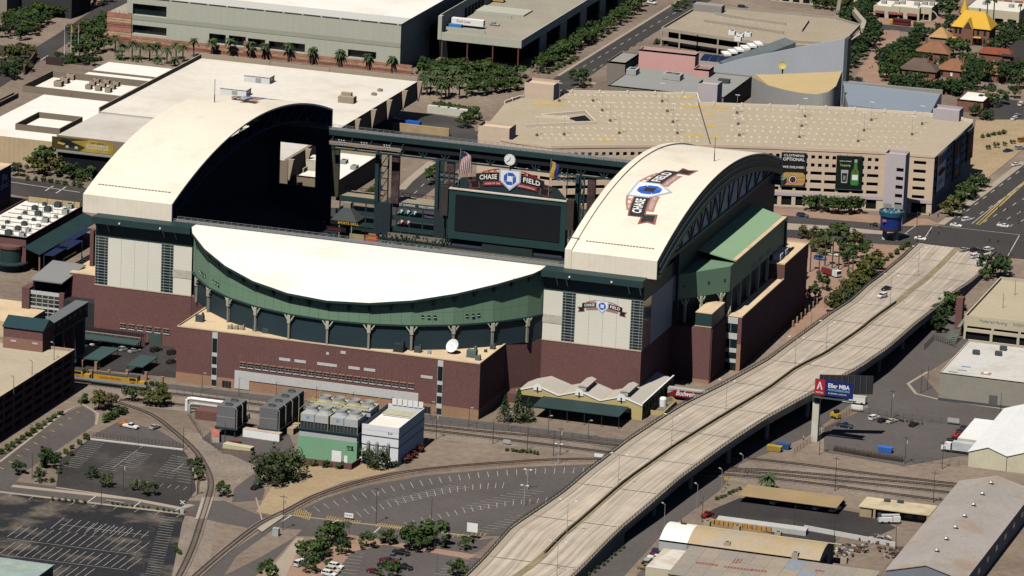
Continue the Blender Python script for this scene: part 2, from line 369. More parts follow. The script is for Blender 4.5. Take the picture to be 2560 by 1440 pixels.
# --- painted lines
def stripes(name,lines,w,parent_name,mt=None,z=.2):
    m=MB()
    for a,b in lines:
        a=P(*a); b=P(*b); m.ribbon([(a.x,a.y),(b.x,b.y)],w,z)
    return m.build(name,mt or line_m,bpy.data.objects[parent_name])
def lerp(a,b,t): return (a[0]+(b[0]-a[0])*t,a[1]+(b[1]-a[1])*t)
def comb(a,b,n,dx,dy,dx2=None,dy2=None):
    """n ticks from line a-b, each reaching by (dx,dy)"""
    out=[]
    for i in range(n):
        t=i/(n-1); p=lerp(a,b,t); out.append((p,(p[0]+dx+((dx2-dx)*t if dx2 is not None else 0),p[1]+dy+((dy2-dy)*t if dy2 is not None else 0))))
    return out
L=[]
L+=comb((18,1343),(336,1385),17,37,-27); L+=comb((0,1385),(318,1424),17,37,-27); L+=comb((-20,1425),(200,1450),12,37,-27)
L+=comb((236,1310),(372,1330),8,-20,17)+comb((160,1296),(330,1320),9,-34,27)+comb((440,1297),(400,1440),24,-36,-5)
L+=comb((20,1243),(440,1295),9,12,-8)
L+=[((18,1348),(340,1388)),((0,1388),(320,1427)),((150,1312),(372,1340))]
stripes('parking_lines',L,.16,'parking_lot_corner')
L=comb((222,1105),(160,1165),14,38,6)+comb((315,1130),(245,1172),11,46,7)+comb((340,1132),(300,1165),9,40,7)+comb((430,1140),(385,1190),10,46,7)+comb((480,1150),(480,1210),9,-38,-6)
L+=[((362,1113),(282,1171)),((460,1160),(430,1182))]+comb((340,1210),(458,1226),7,10,-8)
stripes('parking_lines',L,.14,'parking_lot_fenced')
L=[]
for i in range(30):   # stalls along the curving track
    t=i/29; x=760+t*700; y=1275-105*(1-(1-t)**2.2)-0*t; L.append(((x,y),(x+16-20*t,y+13+2*t)))
for i in range(20):
    t=i/19; x=890+t*370; y=1280-72*(1-(1-t)**1.8); L.append(((x,y),(x+14-18*t,y+14)))
for i in range(20):
    t=i/19; x=1010+t*400; y=1306-62*(1-(1-t)**1.7); L.append(((x,y),(x+14-22*t,y+12)))
L+=comb((960,1252),(1120,1215),12,55,6)+comb((1150,1270),(1300,1225),10,60,6)+comb((1180,1330),(1290,1290),9,42,5)
stripes('parking_lines',L,.16,'parking_lot_curved')
L=comb((735,1290),(772,1302),9,6,-18)+comb((815,1300),(895,1312),14,6,-9)+comb((940,1318),(1010,1328),13,6,-10)+comb((1110,1346),(1210,1342),10,4,-8)
stripes('hatching',L,.3,'parking_lot_curved',yel_m)
stripes('parking_lines',comb((860,1380),(840,1440),8,50,6)+comb((1190,1396),(1130,1440),8,-45,-5),.15,'parking_lot_south')
stripes('lane_lines',[((220,1256),(240,1241)),((333,1270),(352,1255)),((265,1251),(310,1258)),((430,1282),(470,1262)),((825,1312),(848,1300)),((935,1333),(952,1318)),((705,1305),(728,1290))],.5,'road_foreground')
stripes('lane_lines',comb((0,1170),(190,1030),10,10,4),.5,'road_garage_drive',yel_m)
L=[]
for k in range(5):
    for i in range(9): 
        t=i/8; a=lerp((2395+k*32,545+k*6),(2560+k*46,420+k*12),t); L.append((a,(a[0]+9,a[1]-6.6)))
L+=[((2430,560),(2560,455)),((2308,602),(2330,568)),((2262,585),(2290,565)),((2520,640),(2548,590)),((2300,560),(2550,588))]
stripes('lane_lines',L,.35,'road_seventh')
stripes('median_line',[((2443,562),(2520,490)),((2446,563),(2560,458))],1.2,'road_seventh',yel_m)
L=[]
for i in range(16): a=lerp((1420,190),(1700,25),i/15); L.append((a,(a[0]+8,a[1]-5))); a=lerp((1445,200),(1720,35),i/15); L.append((a,(a[0]+8,a[1]-5)))
for i in range(5): a=lerp((1000,520),(1070,450),i/4); L.append((a,(a[0]+8,a[1]-7)))
stripes('lane_lines',L,.3,'road_fifth')
stripes('lane_lines',[((100,152),(120,140)),((113,478),(133,466)),((140,484),(165,468)),((20,455),(200,482))],.6,'road_jefferson')
# kerbs
def kerb(name,pts,w=.5,h=.15,mt=None):
    m=MB(); m.wall([P(*p)[:2] for p in pts],w,0,h); o=m.build(name,mt or walk); o['kind']='structure'; return o
kerb('kerb',[(-60,1224),(6,1231),(463,1286)],1.4); kerb('kerb',[(30,1215),(330,1248),(455,1272),(480,1262)],2.5,.12)
kerb('kerb',[(720,1288),(1200,1343)],.6); kerb('kerb',[(640,1245),(655,1300)],.5)
kerb('kerb',[(2352,562),(2480,467),(2560,405)],3.0); kerb('kerb',[(1003,474),(1022,453),(1080,405)],3.5); kerb('kerb',[(1395,190),(1520,112),(1700,0)],1.5)
kerb('kerb',[(2320,930),(2270,960),(2290,985),(2350,1000),(2560,1030)],1.2)
kerb('kerb',[(0,1155),(165,1028),(205,1010),(245,1035),(240,1062)],1.0)
kerb('kerb',[(222,1099),(458,1126)],.7,.5,stone)
kerb('kerb',[(140,1219),(330,1247)],.8)
# --- railway tracks
tie_m=mat('sleepers',(.10,.08,.067),.95,.2,.5); rail_m=mat('rail_rust',(.065,.045,.037),.5,.1,.5,metal=.4)
def smooth(pts,n):
    out=[]
    for i in range(len(pts)-1):
        p0=Vector(pts[max(i-1,0)]); p1=Vector(pts[i]); p2=Vector(pts[i+1]); p3=Vector(pts[min(i+2,len(pts)-1)])
        for k in range(n):
            t=k/n; out.append(.5*((2*p1)+(-p0+p2)*t+(2*p0-5*p1+4*p2-p3)*t*t+(-p0+3*p1-3*p2+p3)*t**3))
    out.append(Vector(pts[-1])); return out
def railtrack(pts,label,bal=None,tie=1.0):
    w=[P(*p)[:2] for p in pts]; w=smooth([(a,b) for a,b in w],10)
    t=thing('railway_track',label,'railway track','railway tracks',(w[len(w)//2].x,w[len(w)//2].y,0))
    if bal: m=MB(); m.wall([(p.x,p.y) for p in w],3.4,0,.28); m.build('ballast_bed',bal,t)
    for s_ in (-.75,.75): m=MB(); m.wall([(p.x,p.y) for p in w],.16,.38,.55,off=s_); m.build('rail',rail_m,t)
    m=MB(); acc=0
    for i in range(len(w)-1):
        d=w[i+1]-w[i]; Ln=d.length; rz=math.atan2(d.y,d.x); k=acc
        while k<Ln: q=w[i]+d*(k/Ln); m.cbox((q.x,q.y,.31),(.3,2.4,.16),rz); k+=tie
        acc=k-Ln
    o=m.build('sleepers',tie_m,t); o['kind']='stuff'; return t
railtrack([(100,948),(441,988),(1061,1066),(1360,1095),(1547,1117),(1800,1142),(2000,1163),(2200,1190),(2560,1232)],'main line track nearest the brick ballpark wall',gravel)
railtrack([(300,1002),(560,1024),(1061,1077),(1198,1093),(1510,1132),(1820,1172),(1960,1181),(2382,1219),(2560,1240)],'second main line track south of the ballpark',gravel)
railtrack([(1700,1172),(1957,1190),(2368,1233),(2560,1255)],'third yard track crossing beneath the overpass on the right',gravel)
railtrack([(1720,1185),(1945,1200),(2350,1253),(2560,1280)],'fourth yard track next to the long carport',gravel)
railtrack([(255,998),(300,1010),(380,1040),(440,1085),(490,1132),(520,1182),(527,1217),(516,1262),(500,1312),(480,1372),(448,1440),(400,1520)],'single track curving past the fenced lot and over the street crossing',gravel)
railtrack([(1560,1152),(1440,1150),(1280,1157),(1060,1176),(920,1201),(800,1237),(720,1277),(650,1312),(570,1372),(480,1450),(430,1500)],'single track curving along the edge of the big striped lot',gravel)
m=MB(); m.flat([P(*p)[:2] for p in ((505,1246),(535,1244),(515,1298),(488,1300))],.33); struct('road_crossing_panel',m,conc)
m=MB(); m.flat([P(*p)[:2] for p in ((640,1322),(700,1284),(712,1292),(655,1332))],.33); struct('road_crossing_panel',m,conc)
# ================================================================ SEVENTH STREET OVERPASS
def zdeck(Y):
    K=[(-420,2.0),(-340,3.0),(-300,5.2),(-240,8.2),(-170,9.2),(-80,9.2),(-20,8.0),(40,5.2),(80,2.2),(112,.7),(138,.26),(400,.2)]
    for (a,za),(b,zb) in zip(K,K[1:]):
        if a<=Y<=b: t=(Y-a)/(b-a); return za+(zb-za)*(t*t*(3-2*t)*.5+t*.5)
    return K[0][1] if Y<-420 else .1
def Pd(px,py):
    z=5
    for _ in range(30): q=P(px,py,z); z=zdeck(q.y)
    return q
wl=[(1165,1440),(1280,1317),(1413,1227),(1567,1103),(1707,1013),(1813,960),(1920,900),(2010,833),(2120,757),(2200,690),(2293,608)]
el=[(1443,1440),(1563,1320),(1643,1253),(1713,1193),(1813,1120),(1920,1050),(2153,923),(2220,877),(2310,800),(2413,720),(2457,687),(2480,642)]
def byY(pl):
    w=[Pd(*p) for p in pl]
    a,b=w[0],w[1]; w.insert(0,a+(a-b).normalized()*90); return w
WL,EL=byY(wl),byY(el)
def xat(W,Y):
    for a,b in zip(W,W[1:]):
        if a.y<=Y<=b.y: return a.x+(b.x-a.x)*(Y-a.y)/(b.y-a.y)
    return W[-1].x if Y>W[-1].y else W[0].x
YS_=[-410+8*i for i in range(66)]+[122,130,138]
YS_=sorted(y for y in YS_ if y<139)
deck_m=mat('bridge_concrete',(.38,.325,.26),.9,.1,.04,.1,.8,stain=((.24,.20,.16),.05,.7))
OV=thing('overpass','long curving concrete street overpass with tyre-streaked lanes and railings','overpass',loc=(125,-150,0))
def medx(Y):
    M=[Pd(*p) for p in ((1290,1440),(1350,1397),(1420,1327),(1547,1217),(1680,1120),(1780,1057),(1920,973),(1987,923),(2063,885),(2153,823),(2260,742),(2330,682),(2383,630))]
    return xat(M,Y) if Y>M[0].y else M[0].x+(Y-M[0].y)*(xat(WL,Y)-xat(WL,M[0].y))/((Y-M[0].y) or 1)
# carriageways as slabs between expansion joints
joints=[-410,-372,-330,-290,-256,-222,-188,-155,-122,-88,-54,-20,14,48,80,112,138]
streak=bpy.data.materials.new('lane_concrete'); streak.use_nodes=True
def mk_streak():
    n=streak.node_tree; N=n.nodes; L=n.links; b=N['Principled BSDF']; b.inputs['Roughness'].default_value=.9
    uv=N.new('ShaderNodeUVMap'); uv.uv_map='lane'; sx=N.new('ShaderNodeSeparateXYZ'); L.new(uv.outputs[0],sx.inputs[0])
    w=N.new('ShaderNodeTexNoise'); w.inputs['Scale'].default_value=1.0; w.inputs['Detail'].default_value=4
    cm=N.new('ShaderNodeCombineXYZ'); L.new(sx.outputs[0],cm.inputs[0])
    k=N.new('ShaderNodeMath'); k.operation='MULTIPLY'; k.inputs[1].default_value=.02; L.new(sx.outputs[1],k.inputs[0]); L.new(k.outputs[0],cm.inputs[1]); L.new(cm.outputs[0],w.inputs['Vector'])
    g=N.new('ShaderNodeNewGeometry'); f=N.new('ShaderNodeTexNoise'); f.inputs['Scale'].default_value=.12; f.inputs['Detail'].default_value=6; L.new(g.outputs['Position'],f.inputs['Vector'])
    r=N.new('ShaderNodeMapRange'); r.inputs[1].default_value=.38; r.inputs[2].default_value=.68; r.inputs[3].default_value=1.0; r.inputs[4].default_value=.62; L.new(w.outputs['Fac'],r.inputs[0])
    r2=N.new('ShaderNodeMapRange'); r2.inputs[1].default_value=.3; r2.inputs[2].default_value=.7; r2.inputs[3].default_value=.88; r2.inputs[4].default_value=1.1; L.new(f.outputs['Fac'],r2.inputs[0])
    mm=N.new('ShaderNodeMath'); mm.operation='MULTIPLY'; L.new(r.outputs[0],mm.inputs[0]); L.new(r2.outputs[0],mm.inputs[1])
    v=N.new('ShaderNodeVectorMath'); v.operation='SCALE'; v.inputs[0].default_value=(.53,.45,.365); L.new(mm.outputs[0],v.inputs['Scale']); L.new(v.outputs[0],b.inputs['Base Color'])
mk_streak()
def strip(name,fa,fb,za,mt,ya,yb,parent,uv=False,dz=0):
    n=max(2,int((yb-ya)/6)+1); ys=[ya+(yb-ya)*i/(n-1) for i in range(n)]
    m=MB(); m.grid([[(fa(y),y,zdeck(y)+dz) for y in ys],[(fb(y),y,zdeck(y)+dz) for y in ys]][::-1]); m.f=[f[::-1] for f in m.f] if False else m.f
    o=m.build(name,mt,parent)
    if uv:
        l=o.data.uv_layers.new(name='lane')
        for lp in o.data.loops:
            i=lp.vertex_index; x,y,z=m.v[i]; l.data[lp.index].uv=(0 if i>=n else fb(y)-fa(y),y)
    return o
fW=lambda y:xat(WL,y)+.4; fE=lambda y:xat(EL,y)-.4; fM0=lambda y:medx(y)-1.2; fM1=lambda y:medx(y)+1.2
for a,b in zip(joints,joints[1:]):
    strip('deck_slab',lambda y:fW(y)+2.6,fM0,0,streak,a+.25,b-.25,OV,True); strip('deck_slab',fM1,lambda y:fE(y)-2.2,0,streak,a+.25,b-.25,OV,True)
    strip('footway',fW,lambda y:fW(y)+2.6,0,walk,a+.1,b-.1,OV,dz=.16); strip('footway',lambda y:fE(y)-2.2,fE,0,walk,a+.1,b-.1,OV,dz=.16)
m=MB(); ys=YS_; m.grid([[(fW(y)-.3,y,zdeck(y)-.04) for y in ys],[(fE(y)+.3,y,zdeck(y)-.04) for y in ys]]); m.build('joint_layer',mat('expansion_joint',(.09,.08,.07)),OV)
# girder sides, soffit, embankment walls
ys=[y for y in YS_ if y>=-292 and y<=30]
m=MB(); m.grid([[(fW(y)-.3,y,zdeck(y)-.05) for y in ys],[(fW(y)-.3,y,zdeck(y)-1.7) for y in ys],[(fE(y)+.3,y,zdeck(y)-1.7) for y in ys],[(fE(y)+.3,y,zdeck(y)-.05) for y in ys]]); m.build('girder_box',deck_m,OV)
for ysx in ([y for y in YS_ if y<=-290],[y for y in YS_ if y>=26]):
    m=MB(); m.grid([[(fW(y)-.3,y,zdeck(y)-.05) for y in ysx],[(fW(y)-.3,y,0) for y in ysx]]); m.grid([[(fE(y)+.3,y,0) for y in ysx],[(fE(y)+.3,y,zdeck(y)-.05) for y in ysx]])
    e=ysx[-1] if ysx[0]<-300 else ysx[0]; m.poly([(fW(e),e,0),(fE(e),e,0),(fE(e),e,zdeck(e)-.1),(fW(e),e,zdeck(e)-.1)]); m.build('abutment_wall',mat('abutment',(.25,.225,.19),.9,.1,.1),OV)
for y in joints[3:-3]:
    m=MB(); m.box(fW(y)+1,fE(y)-1,y-.9,y+.9,zdeck(y)-3.0,zdeck(y)-1.7); pc=m.build('pier_cap',deck_m,OV)
    for k in range(4):
        x=fW(y)+3+(fE(y)-fW(y)-6)*k/3; m=MB(); m.tube((x,y,0),(x,y,zdeck(y)-3.0),.75,12); m.build('pier_column',deck_m,pc)
# barrier kerbs and rails
for f,s_ in ((fW,-1),(fE,1)):
    m=MB(); m.wall([(f(y)-s_*0,y,zdeck(y)) for y in YS_],.45,.0,.75); m.build('parapet_kerb',deck_m,OV)
    m=MB()
    y=YS_[0]
    while y<YS_[-1]: m.cbox((f(y),y,zdeck(y)+1.2),(.14,.14,.95)); y+=2.4
    for hz in (1.05,1.4,1.7): m.wall([(f(y),y,zdeck(y)) for y in YS_],.09,hz,hz+.08)
    m.build('bridge_railing',dgrey,OV)
ym=[y for y in YS_ if -330<y<30]
m=MB(); m.grid([[(fM0(y),y,zdeck(y)+.12) for y in YS_],[(fM1(y),y,zdeck(y)+.12) for y in YS_]]); m.build('median_strip',mat('median_tan',(.27,.215,.13),.95,.2,.2),OV)
m=MB(); m.wall([(medx(y),y,zdeck(y)) for y in ym],.55,.1,.95); m.build('median_barrier',mat('barrier',(.13,.11,.085),.95,.2,.5,.3,2),OV)
# lane dashes
m=MB()
for fx,k in ((lambda y,t:fW(y)+2.6+(fM0(y)-fW(y)-2.6)*t,0),(lambda y,t:fM1(y)+(fE(y)-2.2-fM1(y))*t,1)):
    for t in (.27,.5,.73):
        y=-400
        while y<105: m.ribbon([(fx(y,t),y,zdeck(y)+.02),(fx(y+3,t),y+3,zdeck(y+3)+.02)],.16,None); y+=11
    for t in (.02,.985): m.ribbon([(fx(y,t),y,zdeck(y)+.02) for y in YS_],.15,None)
m.build('lane_paint',mat('worn_paint',(.48,.45,.4),.9,.2,.3),OV)
for i,(px,py) in enumerate(((1392,1440),(1417,1335),(1545,1218),(1678,1118),(1814,1030),(1987,920),(2065,880),(2225,760),(2295,688))):
    q=Pd(px,py); t=thing('street_lamp','slim grey lamp standard on the overpass median, number %s counting from the near end'%['one','two','three','four','five','six','seven','eight','nine'][i],'street lamp','median lamp standards',(q.x,q.y,q.z))
    m=MB(); m.tube(q,(q.x,q.y,q.z+11),.12,6,.07); m.build('pole',steel,t)
    for s_ in (-1,1):
        m=MB(); m.bar((q.x,q.y,q.z+11),(q.x+s_*2.4,q.y,q.z+11.4),.08,.08); a=m.build('arm',steel,t); m=MB(); m.cbox((q.x+s_*2.6,q.y,q.z+11.4),(.9,.4,.2)); m.build('lamp_head',letter,a)
# ================================================================ THE BALLPARK
ST=thing('stadium','large brick and green steel ballpark with arched white retractable roof panels','stadium',loc=(-13.4,-175.5,0))
def sp(name,mb,m,parent=None,**k): return mb.build(name,m,parent or ST,**k)
# ---- ground-level brick block carrying the curved concourse
XC,YC,RC=-12.7,-101.4,73.6
m=MB(); m.prism([(-68.8,-175.5),(43.8,-175.5),(43.8,-147.2),(53.2,-134.2),(53.2,-110),(-79.4,-110),(-79.4,-134.2),(-68.8,-147.5)],3.6,20.0); blk=sp('brick_block',m,brick)
m=MB(); m.prism([(-68.8,-175.5),(43.8,-175.5),(43.8,-147.2),(53.2,-134.2),(53.2,-110),(-79.4,-110),(-79.4,-134.2),(-68.8,-147.5)],0,3.6); sp('base_course',m,brick_lo)
m=MB(); m.prism([(-68.3,-175),(43.3,-175),(43.3,-147),(52.9,-133.9),(52.9,-111),(-79,-111),(-79,-133.9),(-68.3,-147.3)],20.0,20.06); sp('terrace_roof',m,tan_roof)
for pts in ([(-68.6,-147.5),(-68.6,-175.3),(43.6,-175.3),(43.6,-147.2)],): m=MB(); m.wall(pts,.7,20.06,20.45); sp('parapet_coping',m,coping)
# windows of the long south wall
YS=-175.5
wm=MB(); wm.box(-.95,.95,-.07,0,-.8,.8); wmesh=wm.mesh('window',glass)
fm=MB(); fm.box(-.95,.95,-.12,-.07,-.06,.06); fm.box(-.05,.05,-.125,-.072,-.8,.8); fmesh=fm.mesh('glazing_bar',mull)
hm=MB(); hm.box(-1.15,1.15,-.28,0,.8,1.15); hmesh=hm.mesh('lintel',brick_lo)
bm_=MB(); bm_.box(-1.1,1.1,-.22,0,-1.1,-.8); bmesh_=bm_.mesh('sill',stone)
def wind(x,y,z,parent,flip=0):
    o=link('window',wmesh,parent); o.location=Vector((x,y,z))-org(parent); 
    for me,n in ((fmesh,'glazing_bar'),(hmesh,'lintel'),(bmesh_,'sill')): link(n,me,o)
n0=PY(607,929,YS); n1=PY(1027,983,YS)
for i in range(23):
    t=i/22; wind(n0.x+(n1.x-n0.x)*t,YS,9.15,blk)
for x,y in ((-93.6,0),):
    for i in range(6): wind(-105.6+i*3.36,-134.25,5.6+0*i,ST)
# pale stone plinth panel, wall louvres and glazed stair strips
m=MB(); a=PY(587,942,YS).x; b=PY(1046,1000,YS).x
m.box(a,a+5.6,YS-.25,YS,.3,6.9); m.box(a+5.6,b-5.5,YS-.24,YS,3.7,6.85); m.box(b-5.5,b,YS-.25,YS,.3,6.9)
sp('plinth_panel',m,stone)
m=MB()
for (x,y,wd) in ((780,894,0),):pass
for px,py,wd in ((712,898.5,4.2),(750.5,903.3,4.2),(818,911.5,7.3),(885.5,920,4.2),(924,924.5,4.2),(1067,942.5,4.3),(858,881,1.9),(819,883.5,1.0)):
    c=PY(px,py,YS); l=MB(); l.box(c.x-wd/2,c.x+wd/2,YS-.12,YS,c.z-.5,c.z+.5); sp('wall_louvre',l,stone)
for xs in (PY(537.5,870,YS).x,PY(1101,940,YS).x):
    m=MB(); m.box(xs-1.0,xs+1.0,YS-.3,YS+.02,0,19.7); s=sp('stair_strip',m,stone)
    for z0,z1 in ((12.4,17.6),(8.1,11),(4.2,6.9),(.2,2.5)):
        for k in range(max(1,int((z1-z0)/1.2))):
            g=MB(); h=(z1-z0)/max(1,int((z1-z0)/1.2)); g.box(xs-.9,xs+.9,YS-.36,YS-.3,z0+k*h+.08,z0+(k+1)*h); g.build('pane',glass,s)
m=MB()
for i in range(24):
    t=i/23; x=n0.x+(n1.x-n0.x)*t
    for dx in (-1.0,.2): m.box(x+dx-.08,x+dx+.08,YS-.06,YS,10.9,13.4)
for i in range(26):
    x=-48+i*3.55
    for dx in (0,.9): m.box(x+dx-.06,x+dx+.06,YS-.06,YS,17.0,18.2)
for x0 in (-63.5,27):
    for i in range(5): m.box(x0+i*2.3,x0+i*2.3+.13,YS-.06,YS,17.0,18.2); m.box(x0+i*2.3,x0+i*2.3+.13,YS-.06,YS,8,10.4)
o=sp('brick_slots',m,mat('slot_brick',(.235,.135,.115))); o['kind']='stuff'
# doors
for px,wd in ((567,2.7),(1067,2.9)):
    x=PY(px,955,YS).x
    for i in range(3): g=MB(); g.box(x-1.7+i*1.15,x-.7+i*1.15,YS-.15,YS,.1,2.5); sp('door',g,glass)
# ---- curved concourse : dark wall, pale green panels, columns, brackets, swept white roof
def arc(th,r): return (XC+r*math.sin(R(th)),YC-r*math.cos(R(th)))
TH=[-57.7+11.54*i for i in range(11)]
def eav(Y): return 46-9.3*((max(0,-134-Y))/43)**1.7
ths=[-64.3]+TH+[64.3]
def clampx(p): return (min(max(p[0],-79.3),53.0),min(p[1],-134.25) if abs(p[0]-XC)>60 else p[1])
m=MB(); m.grid([[(*clampx(arc(t,RC-.5)),z) for t in ths] for z in (20,29.4)]); sp('concourse_wall',m,dgreen2)
m=MB(); m.grid([[(*clampx(arc(t,RC-.47)),z) for t in ths] for z in (26.6,27.0)]); sp('wall_rib',m,dgreen)
for i in range(len(ths)-1):
    a,b=ths[i],ths[i+1]
    for k in range(4):
        p=arc(a,RC); q=arc(b,RC); u0,u1=k/4,(k+1)/4
        A=clampx((p[0]+(q[0]-p[0])*u0,p[1]+(q[1]-p[1])*u0)); B=clampx((p[0]+(q[0]-p[0])*u1,p[1]+(q[1]-p[1])*u1))
        d=Vector((B[0]-A[0],B[1]-A[1])); ln=d.length
        if ln<.3: continue
        d/=ln; nx,ny=d.y,-d.x; g=.035
        A=(A[0]+d.x*g,A[1]+d.y*g); B=(B[0]-d.x*g,B[1]-d.y*g)
        za,zb=eav(A[1])-.7,eav(B[1])-.7
        for (zl0,zl1,zh0,zh1) in ((29.3,29.3,33.6,33.6),(33.66,33.66,za,zb)):
            l=MB(); l.prism([(A[0],A[1]),(B[0],B[1]),(B[0]-nx*.4,B[1]-ny*.4),(A[0]-nx*.4,A[1]-ny*.4)],[zl0,zl1,zl1,zl0],[zh0,zh1,zh1,zh0]); sp('fascia_panel',l,lgreen)
m=MB(); m.wall([(*clampx(arc(t,RC+.1)),0) for t in ths],.7,28.75,29.3); sp('sill_beam',m,dgreen)
def cwin(t,z,parent):
    p=arc(t,RC*math.cos(R(5.77))/math.cos(R(((t+5.77)%11.54)-5.77))+.06) ; rz=R(t)
    l=MB(); l.cbox((p[0],p[1],z),(1.0,.2,1.1),rz); o=l.build('window',glass,parent)
    l=MB(); l.cbox((p[0]+.12*math.sin(rz),p[1]-.12*math.cos(rz),z-.25),(1.05,.1,.14),rz); l.build('glazing_bar',letter,o)
for t0 in (26,38.5,-44,-53.5,-59): 
    for k in range(3): cwin(t0+k*1.7,32.2,ST)
for t in TH:
    p=arc(t,RC+.25); c=MB(); c.cbox((p[0],p[1],23),(.75,.75,6.0),R(t)); col=sp('column',c,mat('column_taupe',(.3,.27,.23)))
    c=MB(); c.cbox((p[0],p[1],27.4),(1.15,1.15,2.9),R(t)); c.build('column_head',cream,col)
    dx,dy=math.cos(R(t)),math.sin(R(t))
    for s_ in (-1,1):
        c=MB(); c.bar((p[0],p[1],26.1),(p[0]+s_*1.9*dx,p[1]+s_*1.9*dy,28.8),.35,.4); c.build('brace',cream,col)
# brackets and roof
RE=RC+2.1
for i in range(21):
    t=-57.7+5.77*i; rr=RC*math.cos(R(5.77))/math.cos(R(((t+5.77+5.77)%11.54)-5.77)) if i%2 else RC
    p=arc(t,rr); q=arc(t,RE-.2); z=eav(q[1]); z2=eav(p[1])
    m=MB(); nx,ny=math.cos(R(t))*.5,math.sin(R(t))*.5
    tri=[(p[0],p[1],z-3.7),(q[0],q[1],z-.6),(q[0],q[1],z-.2),(p[0],p[1],z2-.2)]
    m.add([(a[0]+s_*nx,a[1]+s_*ny,a[2]) for s_ in (-1,1) for a in tri],[(0,1,2,3),(7,6,5,4),(0,4,5,1),(1,5,6,2),(2,6,7,3),(3,7,4,0)]); sp('eave_bracket',m,navy2)  # brackets oversized and navy, their dark blue shadow put into the colour
TT=[-66+132*i/48 for i in range(49)]
ths2=[-63]+TH+[63]
ed=[clampx(arc(t,RE)) for t in ths2]
rows=[]
for k in range(9):
    u=k/8; r=[]
    for (x,y) in ed:
        Y=y+(-131.6-y)*u; r.append((x,Y,eav(Y)))
    rows.append(r)
m=MB(); m.grid(rows); m.grid([[(x,y,z-.5) for x,y,z in r][::-1] for r in rows]); rf=sp('swept_roof',m,white_roof)
m=MB(); m.wall([(x,y,eav(y)) for x,y in ed],.4,-.8,-.04); m.build('eave_fascia',dgreen,rf)
# ---- towers
def tower(x0,x1,strips,name,dp=38):
    y=-134.2
    m=MB(); m.box(x0,x1,y,y+40,0,19.9); t=sp('tower_base',m,brick)
    m=MB(); m.box(x0+.05,x1-.05,y+.25,y+dp+.3,19.9,38.0); t2=sp('tower_core',m,navy2)
    m=MB(); m.box(x0,x1,y-.15,y+.2,19.75,20.1); m.build('belt_course',coping,t)
    for kind,a,b,nz in strips:
        if kind=='p':
            for i in range(nz):
                xa=a+(b-a)*i/nz; xb=a+(b-a)*(i+1)/nz
                l=MB(); l.box(xa+.03,xb-.03,y,y+.25,20.1,38.0); l.build('wall_panel',wpanel,t2)
        elif kind=='s':
            l=MB(); l.box(a,b,y,y+.25,20.1,38.0); l.build('wall_panel',wpanel,t2)
            l=MB(); l.box(a-.1,b+.1,y-.12,y,26.2,29.2); l.build('weathered_band',bpanel,t2)
        else:
            n=17; h=17.9/n; cols=[a,a+(b-a)*.22,a+(b-a)*.75,b]
            for r in range(n):
                for c in range(3):
                    l=MB(); l.box(cols[c]+.06,cols[c+1]-.06,y+.1,y+.25,20.1+r*h+.16,20.1+(r+1)*h-.05); l.build('pane',glass,t2)
            l=MB()
            for r in range(n+1): l.box(a,b,y+.02,y+.12,20.1+r*h-.05,20.1+r*h+.14)
            for c in cols: l.box(c-.07,c+.07,y,y+.14,20.1,38.0)
            l.build('mullion_grid',mull,t2)
    m=MB(); m.box(x0-.05,x1+.05,y+.05,y+dp,38.0,43.6); b=sp('track_band',m,dgreen)
    m=MB(); m.box(x0-.3,x1+.2,y-3.2,y+6.5,43.6,46.0); b=sp('track_girder',m,dgreen)
    for i in range(4):
        x=x0+[.8,5.4,x1-x0-10.6,x1-x0-6][i] if x0<0 else x0+[5.2,8.8,x1-x0-5.2,x1-x0-1][i]
        l=MB(); l.bar((x,y-2.4,43.6),(x,y,40.3),.28,.5); l.build('girder_strut',steel,b)
    for i in (.28,.7):
        l=MB(); xx=x0+(x1-x0)*i; l.cbox((xx,y-3.4,44.6),(.55,.5,.55)); l.build('flood_lamp',letter,b)
    return t
tw=tower(-117,-79.5,(('g',-116.9,-112.1,0),('p',-112.1,-91.3,4),('g',-91.3,-86.7,0),('s',-86.7,-79.6,1)),'w',5.5)
te=tower(53.1,89.8,(('s',53.2,60.3,1),('g',60.3,65.0,0),('p',65.0,85.4,4),('g',85.4,89.7,0)),'e')
# east return of the eastern tower: lilac panels over brick
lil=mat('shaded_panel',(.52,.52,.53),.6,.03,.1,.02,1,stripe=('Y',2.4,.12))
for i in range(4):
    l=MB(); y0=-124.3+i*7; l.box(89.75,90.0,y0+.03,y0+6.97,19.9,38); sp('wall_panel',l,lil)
l=MB(); l.box(89.7,89.95,-134,-124.4,20.1,38); sp('corner_glazing',l,glass)
l=MB()
for r in range(18): l.box(89.9,90.02,-134,-124.4,20.1+r*1.05,20.25+r*1.05)
sp('mullion_grid',l,mull)
